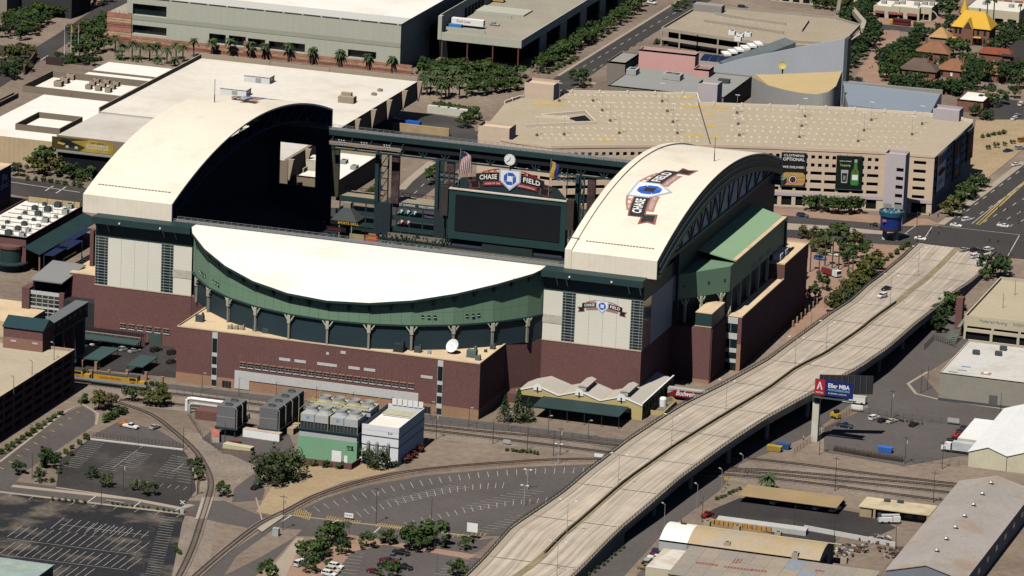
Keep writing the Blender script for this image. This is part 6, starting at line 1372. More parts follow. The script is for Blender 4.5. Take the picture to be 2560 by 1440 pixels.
# ================================================================ HERITAGE SQUARE AND THE FAR EDGE
yroof=mat('yellow_slate',(.60,.36,.045),.8,.05,.3,.04,2); broof=mat('brown_shingle',(.24,.115,.065),.9,.12,.2,.1,1.5); droof=mat('dark_shingle',(.12,.085,.07),.9,.12,.2,.1,1.5); hbr=mat('house_brick',(.22,.105,.075),.9,.06,.2)
def hip(name,label,px,py,w,d,ze,zr,wall,roof,rl=.4,cat='house',chim=()):
    c=P(px,py); x0,x1,y0,y1=c.x-w/2,c.x+w/2,c.y,c.y+d; t=thing(name,label,cat,loc=(c.x,c.y,0)); xm=(x0+x1)/2; ym=(y0+y1)/2; h=w*rl/2; o=.7
    m=MB(); m.box(x0,x1,y0,y1,0,ze); b=m.build('wall',wall,t)
    m=MB(); A=[(x0-o,y0-o,ze),(x1+o,y0-o,ze),(x1+o,y1+o,ze),(x0-o,y1+o,ze),(xm-h,ym,zr),(xm+h,ym,zr)]; m.add(A,[(0,1,5,4),(1,2,5),(2,3,4,5),(3,0,4),(3,2,1,0)]); r=m.build('roof',roof,t)
    for cx,cy in chim: m=MB(); m.cbox((xm+cx,ym+cy,zr-.2),(.8,.8,2.8)); m.build('chimney',hbr,r)
    for k in range(3): x=x0+w*(.2+.3*k); m=MB(); m.box(x-.5,x+.5,y0-.06,y0,.9,2.5); m.build('window',glass if k!=1 else letter,b)
    return t
hip('bungalow','dark shingled bungalow with tall chimneys in the heritage square',2292,195,17,12,3.6,8.2,hbr,droof,.35,chim=((4,-2),(6,1)))
hip('bungalow','brown hipped bungalow behind the dark shingled one',2328,150,16,11,3.6,7.6,hbr,broof,.3,chim=((-4,0),))
hip('bungalow','brown hipped bungalow right of the dark shingled one',2378,195,15,11,3.6,8,hbr,broof,.2,chim=((-3,2),(4,1)))
hip('bungalow','brown bungalow with a shaded porch near the white parasol',2475,205,12,10,3.8,7.8,hbr,broof,.15,chim=((0,3),))
hip('bungalow','brown roof peeping over the pale swooping roof',2322,232,17,10,2.6,5.6,hbr,broof,.3)
hip('bungalow','brown roofed house cut by the right edge',2575,215,14,12,3.4,7,hbr,broof,.2)
hip('carriage_house','square tower house with tan pyramid roof and lantern',2345,130,8.5,9,7,11.5,mat('tan_brick',(.33,.2,.14)),mat('tan_shingle',(.42,.25,.11)),.05,chim=((0,0),))
hip('long_house','long red roofed brick house behind the bungalows',2485,165,15,8,5.6,8,hbr,mat('red_tile',(.22,.06,.035)),.75)
t=hip('yellow_mansion','brick mansion with bright yellow roof and pointed turret','x' and 2425,112,18,14,8.2,15.2,hbr,yroof,.55,cat='mansion',chim=((-7,-3),(2,1)))
c=P(2425,112); m=MB(); m.add([(c.x-4,c.y-1.8,8),(c.x+1.5,c.y-1.8,8),(c.x-1.2,c.y-1.8,12.6),(c.x-1.2,c.y+6,12.6),(c.x-4,c.y+6,8),(c.x+1.5,c.y+6,8)],[(0,1,2),(1,5,3,2),(0,2,3,4)]); m.build('front_gable',yroof,t); m=MB(); m.add([(c.x-3.3,c.y-1.9,8.2),(c.x+.8,c.y-1.9,8.2),(c.x-1.2,c.y-1.9,11.6)],[(0,1,2)]); m.build('gable_face',mat('gable_brown',(.1,.05,.035)),t)
m=MB(); m.box(c.x-4,c.x+1.5,c.y-1.7,c.y,0,8.1); m.build('bay_front',hbr,t); m=MB(); m.tube((c.x-6,c.y+11,8),(c.x-6,c.y+11,13),2,10,cap=False); m.build('turret',hbr,t); m=MB(); m.tube((c.x-6,c.y+11,13),(c.x-6,c.y+11,20),2.4,10,.05); m.build('turret_spire',yroof,t)
m=MB(); m.box(c.x-12,c.x-6,c.y-3,c.y+1,2.9,3.2); m.box(c.x+1.6,c.x+5.5,c.y-2.5,c.y,4,4.3); m.build('porch_roof',yroof,t); m=MB(); m.box(c.x+9,c.x+14,c.y-2,c.y+3,2.8,3.1); m.build('side_porch_roof',lgrey,t)
for x in (-7.2,-5.2,3.5,6.8): 
    for z in (1,5): m=MB(); m.box(c.x+x-.55,c.x+x+.55,c.y-.08,c.y,z,z+2.4); m.build('window',glass,t)
# white-roofed brick shop
x0,x1,y0,y1=rect_px((2393,248),(2455,220),5.5); box_wh('corner_shop','small brick shop with bright white roof below the bungalows','shop',x0,x0+12,y0,y0+20,5,hbr,white_roof,.6)
# dark trellis roof
a=P(2500,150,4); TRL=thing('shade_trellis','broad dark slatted shade roof at the right edge','trellis',loc=(a.x,a.y,0))
for i in range(16): m=MB(); m.box(a.x,a.x+34,a.y+i*2.6,a.y+i*2.6+1.9,6,6.2); m.build('slat',mat('trellis_dark',(.05,.042,.04)),TRL)
for x in (1,17,33):
    for y in (0,20,40): m=MB(); m.tube((a.x+x,a.y+y,0),(a.x+x,a.y+y,6),.2,6); m.build('post',mat('trellis_dark',(.05,.042,.04)),TRL)
# cream shopping arcade along the top
def arcade(px,py,w,d,h,n,label,aw):
    c=P(px,py); t=thing('arcade_shop',label,'shop','cream arcade shops',(c.x,c.y,0)); rr=[(w*(i+.18)/n,w*(i+.82)/n,.2,3.4) for i in range(n)]
    holed_wall('front',cream_w,t,(c.x-w/2,c.y),(c.x+w/2,c.y),0,h,rr,1.0,pname='shop_window',pm=void)
    m=MB(); m.poly([(c.x+w/2,c.y,0),(c.x+w/2,c.y+d,0),(c.x+w/2,c.y+d,h),(c.x+w/2,c.y,h)]); m.poly([(c.x-w/2,c.y+d,0),(c.x-w/2,c.y,0),(c.x-w/2,c.y,h),(c.x-w/2,c.y+d,h)]); m.build('side_wall',cream_w,t)
    m=MB(); m.flat([(c.x-w/2,c.y),(c.x+w/2,c.y),(c.x+w/2,c.y+d),(c.x-w/2,c.y+d)],h-.4); m.build('roof',wroof,t)
    if aw:
        for i in range(n): u=c.x-w/2+w*(i+.15)/n; v=c.x-w/2+w*(i+.85)/n; m=MB(); m.add([(u,c.y-.02,3.6),(v,c.y-.02,3.6),(v,c.y-1.6,2.6),(u,c.y-1.6,2.6)],[(0,3,2,1)]); m.build('awning',mat('awning_maroon',(.2,.06,.055)),t)
    for k in range(2): m=MB(); m.cbox((c.x-w/4+k*w/2,c.y+d*.5,h+.4),(2.4,2,1.5)); m.build('roof_unit',lgrey,t)
arcade(2215,46,13,16,6,2,'cream arcade shop with maroon awnings left of the red trolley',True); arcade(2262,50,14,18,6.4,2,'cream arcade shop with an arched front behind the red trolley',True); arcade(2310,52,7,16,6.8,1,'narrow cream arcade gatehouse beside the round arch',False)
arcade(2480,62,26,24,7.5,4,'cream hall with white roof behind the yellow mansion',False); arcade(2560,22,22,16,6,4,'cream shop with maroon awnings at the top right corner',True); arcade(1990,8,26,14,6,5,'pale colonnaded building behind the top parking deck',False); arcade(2110,4,24,14,5.5,4,'white walled arcade at the top edge',False)
c=P(2325,60); m=MB()
for k in range(12): a0,a1=PI*k/12,PI*(k+1)/12; m.bar((c.x+3.5*math.cos(a0),c.y,3+3.5*math.sin(a0)),(c.x+3.5*math.cos(a1),c.y,3+3.5*math.sin(a1)),.4,.4)
m.tube((c.x-3.5,c.y,0),(c.x-3.5,c.y,3),.25,6); m.tube((c.x+3.5,c.y,0),(c.x+3.5,c.y,3),.25,6); one('entrance_arch',m,cream_w,'round iron arch between the cream arcade shops','arch')
# dark tower base top left
x0=P(0,40,0); m=MB(); c=P(20,45); m.box(c.x-40,c.x+1,c.y-4,c.y+40,0,14); t=one('office_tower',m,mat('tower_stone',(.3,.26,.2),.9,.05,.1),'pale office block corner with dark entrance at the top left','building')
c=P(90,38); m=MB(); m.box(c.x-12,c.x+18,c.y,c.y+24,0,16); one('office_tower',m,mat('tower_dark',(.04,.04,.045)),'dark office block behind the trees at the top left','building')
m=MB(); c=P(85,150); m.wall([P(*p)[:2] for p in ((60,188),(78,165),(90,148))],.6,0,4); one('curved_wall',m,brick,'curved rust coloured plaza wall at the left','wall'); m=MB(); c=P(135,163); m.box(c.x-4,c.x+4,c.y,c.y+.6,0,3.6); one('gate_screen',m,mat('screen_dark',(.05,.035,.03)),'dark slatted plaza screen by the low white halls','screen')
for i,(px,py,mt) in enumerate(((161,137,'left'),(177,137,'middle'),(195,137,'right'))):
    c=P(px,py); t=thing('flagpole','white flagpole on the plaza, %s of three'%mt,'flagpole','plaza flagpoles',(c.x,c.y,0)); m=MB(); m.tube((c.x,c.y,0),(c.x,c.y,14),.13,6,.06); m.build('pole',letter,t); m=MB(); m.grid([[(c.x,c.y,13.8-k*.6),(c.x+.8+.2*math.sin(k),c.y-.3*math.cos(k),13.3-k*.6)] for k in range(6)]); m.build('cloth',[mat('flag_canton',(.03,.035,.12)),mat('flag_orange',(.5,.2,.03)),mat('flag_red',(.32,.04,.05))][i],t)
# ================================================================ SOUTH SIDE
ygreen=mat('mint_green_cladding',(.21,.40,.25),.7,.03,.1,.03,1,stripe=('X',.8,.05)); pgrey=mat('pale_grey_plenum',(.44,.45,.45),.7,.05,.2); wht=mat('white_cladding',(.74,.75,.78),.7,.03,.1,.03,1)
CT=thing('cooling_plant','mint green chilled water plant topped by eight grey fan cells','cooling plant',loc=(12,-243,0))
m=MB(); m.box(1.9,23,-243.6,-220,0,7.7); b_=m.build('plant_hall',ygreen,CT)
m=MB(); m.box(14.2,17.6,-243.75,-243.6,.1,3.9); m.build('roller_door',letter,b_); m=MB(); m.box(18.6,19.8,-243.75,-243.6,.1,2.6); m.build('door',letter,b_)
lettering('lettering','nrg',1.7,black,b_,(20.6,-243.7,5.9),(1,0,0),(0,0,1),fit=2.3,ext=.04,bold=.03); lettering('lettering','thermal',.7,black,b_,(20.8,-243.7,4.8),(1,0,0),(0,0,1),fit=2.4,ext=.04)
m=MB(); m.box(2.2,22.7,-243.2,-220.4,7.7,10.0); m.build('plenum',pgrey,CT); m=MB(); m.box(1.7,23.2,-243.8,-220,10.0,10.3); m.build('steel_deck',dgreen,CT)
for j in range(2):
    for i in range(4):
        xa=2.4+i*5.0+(.5 if i>1 else 0); ya=-242.8+j*13; cell=MB(); cell.box(xa,xa+4.8,ya,ya+9,12.6,15.2); ce=cell.build('fan_cell',pgrey,CT)
        g=MB(); g.box(xa+.1,xa+4.7,ya+.3,ya+8.7,10.4,12.6); g.build('louvre_bank',mat('louvre_dark',(.035,.04,.045)),ce)
        fn=MB(); cx,cy=xa+2.4,ya+4.5; fn.lathe((cx,cy,15.2),[(2.3,0),(1.95,.9),(2.05,1.9),(1.85,1.9),(1.75,.6),(0,.6)],20); fn.build('fan_stack',lgrey,ce)
        f2=MB()
        for k in range(5): a=k*2*PI/5; f2.bar((cx,cy,16.2),(cx+1.7*math.cos(a),cy+1.7*math.sin(a),16.2),.45,.08)
        f2.build('fan_blades',mat('rust_fan',(.18,.11,.08)),ce)
        g=MB()
        for k in range(5): g.box(xa+.1+k*1.15,xa+.2+k*1.15,ya-.02,ya+.25,10.4,12.6)
        g.build('louvre_bars',steel,ce)
for xx in (1.9,12.4,22.9):
    m=MB(); m.bar((xx,-243.4,10.2),(xx,-243.4,16.6),.16,.16); m.bar((xx,-243.4,16.6),(xx,-221,17.4),.14,.14); m.build('yellow_rail',mat('rail_yellow',(.5,.43,.16)),CT)
m=MB(); m.box(2,23,-232.9,-232.4,16.4,16.9); m.box(2,23,-231.7,-231.5,17.2,17.4); m.build('yellow_walkway',mat('rail_yellow',(.5,.43,.16)),CT)
for x,y in ((4,-242.85),(14.7,-242.85)): m=MB(); m.cbox((x+.9,y,14.2),(.9,.06,.9),0); m.build('blue_emblem',mat('emblem_sky',(.15,.35,.65)),CT)
m=MB(); m.wall([(1,-251),(23.5,-250),(24,-243)],.4,0,2.2); one('plant_yard_wall',m,brick,'low brick wall before the mint green plant','wall')
WB=thing('pump_house','white box building with dark stripes beside the mint green plant','pump house',loc=(30,-226,0))
m=MB()
for p0,p1 in (((23.4,-240.2),(36.5,-240.2)),((36.5,-240.2),(36.5,-213.4)),((36.5,-213.4),(23.4,-213.4)),((23.4,-213.4),(23.4,-240.2))): m.poly([(*p0,0),(*p1,0),(*p1,13.5),(*p0,13.5)])
m.build('wall',wht,WB); m=MB(); m.flat([(23.6,-240),(36.3,-240),(36.3,-213.6),(23.6,-213.6)],11.8); m.build('roof',white_roof,WB)
m=MB(); [m.wall([a,b],.3,11.7,13.52) for a,b in (((23.5,-240.1),(36.4,-240.1)),((36.4,-240.1),(36.4,-213.5)),((36.4,-213.5),(23.5,-213.5)))]; m.build('parapet',wht,WB)
for zz in (9.6,6.4): m=MB(); m.box(23.3,36.6,-240.3,-240.2,zz,zz+.3); m.box(36.5,36.6,-240.3,-213.3,zz,zz+.3); m.build('dark_stripe',dgrey,WB)
for i,x in enumerate((26,29,33)):
    m=MB(); m.tube((x,-241,1.8),(x,-241,7.0),.5,10); m.tube((x,-241,7),(x,-240,7.6),.5,10); m.build('vent_pipe',steel,WB)
m=MB(); m.tube((23.5,-241.6,2.0),(34.5,-241.6,1.6),.4,10); m.build('header_pipe',letter,WB)
for i in range(6): m=MB(); m.box(25+i*1.9,26.6+i*1.9,-213.9,-213.7,13.4,15.6); m.build('roof_screen',letter,WB)
for i in range(5): m=MB(); m.tube((24.5,-217-i*1.4,12.6),(35.5,-217-i*1.4,12.6),.28,8); m.build('roof_pipe',cream,WB)
lettering('number','514',1.0,dgrey,WB,(33.5,-240.3,11.2),(1,0,0),(0,0,1),fit=1.5,ext=.03)
# grey cooling boxes on steel legs
csk=mat('corrugated_grey',(.16,.16,.165),.7,.06,.1,.05,1,stripe=('X',.9,.14))
def chill(xa,xb,ya,yb,z0,z1,nf,label):
    t=thing('cooling_tower',label,'cooling tower','grey cooling boxes',((xa+xb)/2,(ya+yb)/2,0)); m=MB(); m.box(xa,xb,ya,yb,z0,z1); bd=m.build('casing',csk,t)
    m=MB(); m.box(xb,xb+.12,ya+.2,yb-.2,z0+.2,z1-.5); m.build('intake_louvre',mat('louvre_dark',(.035,.04,.045)),bd); m=MB(); m.box(xa-.05,xb+.05,ya-.05,ya,(z0+z1)/2-.15,(z0+z1)/2+.15); m.build('belt',steel,bd)
    m=MB(); m.box(xa-.4,xb+.5,ya-.6,yb+.6,z0-.6,z0); m.build('support_frame',dgreen,t)
    for x in (xa,xb):
        for k in range(3): y=ya+(yb-ya)*k/2; m=MB(); m.bar((x,y,0),(x,y,z0-.5),.35,.35); m.build('leg',dgreen,t)
    for k in range(nf): y=ya+(yb-ya)*(k+.5)/nf; m=MB(); m.lathe(((xa+xb)/2,y,z1),[(1.5,0),(1.3,.5),(1.15,.5),(1.1,.1),(0,.1)],16); m.build('fan_ring',dgrey,t)
    for k in range(nf+1): y=ya+(yb-ya)*k/nf; m=MB(); m.tube((xb+.6,y,z0-.5),(xb+.6,y,z1-.6),.16,6); m.tube((xb+.6,y,z1-.6),(xb-.3,y,z1+.3),.16,6); m.build('riser_pipe',steel,t)
a=P(541,1065,3.4); chill(a.x,P(590,1069,3.4).x,a.y,a.y+11,3.4,10.6,2,'smaller grey corrugated cooling box on dark legs, left of the plant')
a=P(648,1069,3.4); chill(a.x,P(697,1072,3.4).x,a.y,a.y+26,3.4,10.6,4,'longer grey corrugated cooling box on dark legs, left of the plant')
PW=thing('pipework','big white looping pipes left of the grey cooling boxes','pipes',loc=(-45,-215,0))
for i,(y,zz,x0) in enumerate(((-208,4.6,-52),(-210.5,3.6,-50),(-213,2.6,-46),(-215,1.8,-44))):
    m=MB(); pts=[(x0,y,0),(x0,y,zz-1),(x0+.5,y,zz-.3),(x0+1.5,y,zz),(-31,y,zz)]
    for a,b in zip(pts,pts[1:]): m.tube(a,b,.62-.08*i,10,cap=False)
    m.build('pipe',letter if i!=1 else lgrey,PW,smooth=True)
m=MB(); m.lathe((0,0,0),[(0,0)],4)
for i,(x,y) in enumerate(((-18,-222),(-16,-225))):
    m=MB(); pts=[(x,y,0),(x,y,3),(x+1,y,4.4),(x+2.5,y,4.6),(x+4.5,y,4.2)]
    for a,b in zip(pts,pts[1:]): m.tube(a,b,.6,10,cap=False)
    m.build('pipe',letter,PW,smooth=True)
for i in range(5): m=MB(); m.box(-45+i*4,-44.7+i*4,-216,-207.5,0,1.6); m.build('pipe_support',dgreen,PW)
a=P(495,1042,0); m=MB(); m.box(a.x,a.x+8,a.y-3,a.y+4,0,3.2); t=one('valve_house',m,brick,'low brick hut with grey unit below the white pipes','hut')
# containers, cabins, plant yard
zone('parking_lot_plant',[(505,1098),(560,1050),(720,1075),(745,1150),(640,1165),(540,1120)],asph)
def block(name,sw,dims,rz,mt,label,cat,roofm=None):
    c=P(*sw); m=MB(); m.cbox((c.x,c.y,dims[2]/2),dims,rz); m.m=1; m.cbox((c.x,c.y,dims[2]+.03),(dims[0]+.1,dims[1]+.1,.06),rz); return one(name,m,[mt,roofm or mt],label,cat)
block('shipping_container',(656,1097),(13.5,2.6,2.9),-.05,letter,'long white container under the longer cooling box','container',mat('rust_top',(.55,.42,.33)))
block('site_cabin',(596,1132),(10.5,3,2.7),-.12,mat('cabin_cream',(.55,.5,.34)),'cream cabin with two windows behind the board fence','cabin')
block('shipping_container',(538,1098),(9.5,2.6,2.4),1.95,mat('container_pink',(.5,.42,.36)),'container with flaking red roof beside the curving track','container',mat('flaking_red',(.45,.16,.13),.9,.3,.6))
block('storage_tank',(633,1085),(2,2,1.8),0,letter,'small white machine box beneath the cooling boxes','machine')
for i,(px,py) in enumerate(((728,1085),(735,1080),(741,1074))): block('chiller_unit',(px,py),(2.2,2.2,2.2),0,cw,'tan fan unit in the row beside the plant, %s'%['nearest','middle','farthest'][i],'air unit')
m=MB(); pts=[P(*p)[:2] for p in ((555,1134),(632,1142),(632,1152))]; m.wall(pts,.15,0,1.9); one('board_fence',m,mat('fence_board',(.2,.15,.11),.9,.1,.5,.1,2,stripe=('X',.4,.15)),'brown board fence before the cream cabin','fence')
# ---- yellow mission-style warehouse
yw=mat('yellow_stucco',(.52,.42,.19),.9,.04,.1,.04,1); mr_=mat('tin_roof_pale',(.50,.46,.41),.7,.05,.1,.04,1,stripe=('X',.8,.04))
YW=thing('mission_warehouse','yellow stucco warehouse with three shallow gables and curly parapet tops','warehouse',loc=(73,-151,0))
gx=[50,65.3,80.6,96]; y0=-151.5
for i in range(3):
    a,b=gx[i],gx[i+1]; xm=(a+b)/2; y1=-135.2
    m=MB(); m.add([(a,y0,0),(b,y0,0),(b,y0,5.2),(xm,y0,7.6),(a,y0,5.2)],[(0,1,2,3,4)]); m.add([(a,y0+.4,5.2),(xm,y0+.4,7.6),(b,y0+.4,5.2)],[(0,1,2)]); w=m.build('gable_wall',yw,YW)
    for s_,(xa,xb_,za,zb) in enumerate(((a,xm,4.9,7.2),(xm,b,7.2,4.9))): 
        yy=y1 if i<2 or s_==0 else -112; m=MB(); m.add([(xa,y0+.3,za),(xb_,y0+.3,zb),(xb_,yy,zb),(xa,yy,za)],[(0,1,2,3)]); m.build('roof_slope',mr_,YW)
    m=MB(); m.bar((a,y0,5.3),(xm,y0,7.7),.5,.35); m.bar((xm,y0,7.7),(b,y0,5.3),.5,.35); m.build('coping',letter,w)
    m=MB(); m.poly([(xm+r*math.cos(t),y0-.3,7.4+1.3*math.sin(t)*1.0) for r,t in [(1.5,j*PI/8) for j in range(9)]]+[(xm-1.5,y0-.3,6.2),(xm+1.5,y0-.3,6.2)]); m.build('crest',letter,w)
    m=MB(); m.cbox((xm,y0-.36,6.6),(.5,.1,1.6)); m.build('niche',void,w)
    for k in range(3): m=MB(); x=a+2+k*2.4; m.box(x,x+1.1,y0-.05,y0,3.2,3.8); m.build('window',void,w)
    if i>0:
        m=MB(); m.box(xm-1.4,xm+1.4,y0+3,-137,7.2,8.6); mo=m.build('monitor',mr_,YW); m=MB(); m.add([(xm-1.8,y0+2.8,8.6),(xm,y0+2.8,9.3),(xm+1.8,y0+2.8,8.6),(xm-1.8,-136.8,8.6),(xm,-136.8,9.3),(xm+1.8,-136.8,8.6)],[(0,1,4,3),(1,2,5,4),(0,2,1),(3,4,5)]); m.build('monitor_roof',mr_,mo)
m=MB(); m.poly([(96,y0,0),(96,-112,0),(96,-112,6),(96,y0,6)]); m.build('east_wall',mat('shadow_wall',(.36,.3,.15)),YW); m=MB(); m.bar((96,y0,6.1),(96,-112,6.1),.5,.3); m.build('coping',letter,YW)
for i in range(10): m=MB(); y=y0+2+i*3.7; m.box(96,96.06,y,y+1.5,2.2,4.4); m.build('window',void,YW)
m=MB(); m.poly([(50,-135.2,0),(50,y0,0),(50,y0,5.2),(50,-135.2,5.2)]); m.build('west_wall',yw,YW)
for x in (65.3,80.6): m=MB(); m.box(x-1.3,x+1.3,y0+.4,-135.3,4.7,4.95); m.build('valley_gutter',mat('gutter_ochre',(.52,.35,.18)),YW)
m=MB(); m.box(46,52,-150,-141,0,3.4); one('side_store',m,[brick],'low brick store at the left end of the yellow warehouse','store')
CN=thing('canopy','dark green sheet canopy before the yellow warehouse','canopy',loc=(72,-160,0))
a0,a1,a2,a3=P(1332,1015,4.6),P(1358,990,5.2),P(1572,1017,5.2),P(1547,1042,4.6)
m=MB(); m.add([tuple(p) for p in (a0,a3,a2,a1)]+[(p.x,p.y,p.z-.2) for p in (a0,a3,a2,a1)],[(0,1,2,3),(7,6,5,4),(0,4,5,1),(1,5,6,2),(2,6,7,3),(3,7,4,0)]); m.build('roof',dgreen,CN)
m=MB(); m.box(52,92,-152.6,-151.8,0,4.0); m.build('canopy_shade',void,CN)  # near-black slab added to stand for the deep shade under the canopy
for i in range(6): q=a0.lerp(a3,i/5); m=MB(); m.tube((q.x,q.y+.4,0),(q.x,q.y+.4,q.z-.1),.12,6); m.build('post',dgreen,CN)
# yards next to the bridge
a=P(1625,1030); m=MB(); m.wall([P(*p)[:2] for p in ((1618,1035),(1640,1010),(1680,1002),(1690,1012),(1660,1040),(1618,1035))],.3,0,1.6); one('yard_wall',m,yw,'yellow walled bay holding tanks beside the yellow warehouse','wall')
TK=thing('storage_tank','white round topped tank in the yellow walled bay','tank',loc=(a.x+2,a.y,0)); q=P(1657,1015); m=MB(); m.tube((q.x,q.y,0),(q.x,q.y,2.6),1.3,14); m.lathe((q.x,q.y,2.6),[(1.3,0),(1.0,.6),(0,.9)],14); m.build('tank_shell',letter,TK,smooth=False); m=MB(); m.box(q.x-2.6,q.x-1.2,q.y-1.4,q.y+.6,0,2.8); m.build('control_box',letter,TK)
# trailer with script lettering
q=P(1668,998); e=P(1752,1012); 
TR=thing('semi_trailer','deep red trailer with white script beside the overpass','trailer',loc=(q.x,q.y,0)); L=15.5
m=MB(); m.box(q.x,q.x+L,q.y,q.y+2.6,1.3,4.2); m.build('box',mat('trailer_red',(.20,.012,.02),.5),TR); m=MB(); m.box(q.x-.05,q.x+L+.05,q.y-.05,q.y+2.65,4.2,4.3); m.build('roof',lgrey,TR); m=MB(); m.poly([(q.x,q.y-.03,3.2),(q.x,q.y-.03,4.2),(q.x+L,q.y-.03,4.2),(q.x+L,q.y-.03,3.85),(q.x+3,q.y-.03,3.85)]); m.poly([(q.x,q.y-.03,2.3),(q.x,q.y-.03,3.2),(q.x+2,q.y-.03,3.2)]); m.build('silver_band',lgrey,TR); m=MB(); m.box(q.x+.3,q.x+L-.3,q.y+.4,q.y+2.2,.9,1.3); m.build('chassis',dgrey,TR)
lettering('script','Budweiser',2.6,letter,TR,(q.x+7.6,q.y-.06,2.75),(1,0,0),(0,0,1),fit=9,shear=.35,ext=.01,bold=.04)
for k in (1.2,2.4,11.5,12.8):
    for yy in (q.y,q.y+2.3): m=MB(); m.tube((q.x+k,yy,.5),(q.x+k,yy+.3,.5),.5,12); m.build('wheel',black,TR)
# ---- locomotives
def loco(nose,length,label,number,text):
    c=P(*nose); d=Vector((P(441,986)-P(190,955)).xy).normalized(); ang=math.atan2(d.y,d.x)
    t=thing('locomotive',label,'locomotive','yellow locomotives',(c.x,c.y,0)); Y_=mat('loco_yellow',(.50,.28,.03),.55,.06,.3); G_=mat('loco_grey',(.06,.065,.07),.6,.1,.3)
    def loc(x,y,z): return (c.x+d.x*x-d.y*y,c.y+d.y*x+d.x*y,z)
    def bx(x0,x1,y0,y1,z0,z1,mt,n,par=t): m=MB(); m.box(x0,x1,y0,y1,z0,z1); m.v=[loc(*v) for v in m.v]; return m.build(n,mt,par)
    bx(-length,0,-1.5,1.5,1.1,1.6,G_,'frame'); bx(-length+.3,-.3,-1.2,1.2,.45,1.1,black,'truck_frame')
    bx(-length+1.2,-7,-1.05,1.05,1.6,4.3,Y_,'hood'); bx(-length+1.2,-7,-1.1,1.1,4.3,4.6,G_,'hood_roof'); bx(-6.8,-3.2,-1.5,1.5,1.6,4.7,Y_,'cab'); bx(-6.9,-3.1,-1.55,1.55,4.7,4.95,G_,'cab_roof'); bx(-6.2,-3.8,-1.56,1.56,3.4,4.3,glass,'cab_window'); bx(-3.2,-.8,-1.0,1.0,1.6,3.3,Y_,'nose')
    for k in range(6): bx(-length+2.4+k*2.2,-length+3.9+k*2.2,-1.08,1.08,1.9,3.9,mat('loco_yellow2',(.45,.25,.03)),'hood_door')
    for x in (-2.5,-4.3,-6.1,-length+6.1,-length+4.3,-length+2.5): bx(x-.48,x+.48,-.9,.9,.05,1.0,black,'wheelset')
    bx(-length,0,-1.56,-1.52,1.6,2.5,steel,'handrail')
    lettering('lettering',text,1.1,red,t,loc(-length+7.5,-1.12,3.2),(d.x,d.y,0),(0,0,1),fit=8,ext=.02); lettering('lettering',number,.9,red,t,loc(-4.9,-1.62,2.7),(d.x,d.y,0),(0,0,1),fit=1.8,ext=.02)
    return t
loco((368,977),21,'yellow locomotive with red lettering, the one in full view left of the ballpark','2087','UNION PACIFIC'); loco((231,959),21,'yellow locomotive half hidden behind the dark garage','3341','UNION PACIFIC')
# ---- satellite dish and machinery on the ballpark terrace
c=P(1133,882,20.1); DI=thing('satellite_dish','large white satellite dish on the tan ballpark terrace','satellite dish',loc=(c.x,c.y,20.1)); m=MB(); m.tube((c.x,c.y,20.1),(c.x,c.y,22),.3,8,.2); m.build('pedestal',lgrey,DI)
m=MB(); prof=[(0,0)]+[(2.5*k/6,.75*(k/6)**2) for k in range(1,7)]; m.lathe((0,0,0),prof,24); ax=Vector((-.3,-.8,.55)).normalized(); rot=Vector((0,0,1)).rotation_difference(ax); m.v=[tuple(Vector((c.x,c.y-.2,22.5))+rot@Vector(v)) for v in m.v]; m.build('reflector',letter,DI,smooth=True); m=MB(); m.bar(Vector((c.x,c.y-.2,22.5)),Vector((c.x,c.y-.2,22.5))+ax*2,.1,.1); m.build('feed_horn',lgrey,DI)
for i,(px,py,sx,lab) in enumerate(((500,803,2.8,'dark box unit at the left end of the terrace'),(575,822,1.6,'tan small condenser on the terrace, first of three'),(590,823,1.6,'tan small condenser on the terrace, second of three'),(605,824,1.6,'tan small condenser on the terrace, third of three'),(640,826,2.0,'dark machine at the terrace wall foot'),(665,832,2.2,'dark curved duct machine left of the second column'),(998,878,3.6,'black ribbed machine between columns on the terrace'),(1045,880,2.4,'dark pump group right of the black machine'),(1073,884,1.2,'thin white instrument stand on the terrace'),(1180,892,3.4,'grey green box unit near the terrace corner'),(1195,900,1.8,'smaller grey box beside the green unit'),(1214,880,1.0,'small dark cone vent on the terrace'),(1232,872,1.8,'flat grey vent at the terrace edge'))):
    mt=[dgrey,cw,cw,cw,dgrey,dgrey,mat('machine_black',(.03,.04,.045)),dgrey,lgrey,mat('machine_green',(.12,.17,.16)),mat('machine_green',(.12,.17,.16)),dgrey,dgrey][i]
    c=P(px,py,20.1); m=MB(); m.cbox((c.x,c.y,20.1+sx*.35+.2),(sx,sx*.7,sx*.7)); m.cbox((c.x+sx*.35,c.y+.1,20.1+sx*.8),(sx*.25,sx*.3,sx*.7)); m.cbox((c.x,c.y,20.2),(sx*1.1,sx*.8,.2)); one('terrace_machine',m,mt,lab,'machine','machines on the terrace')
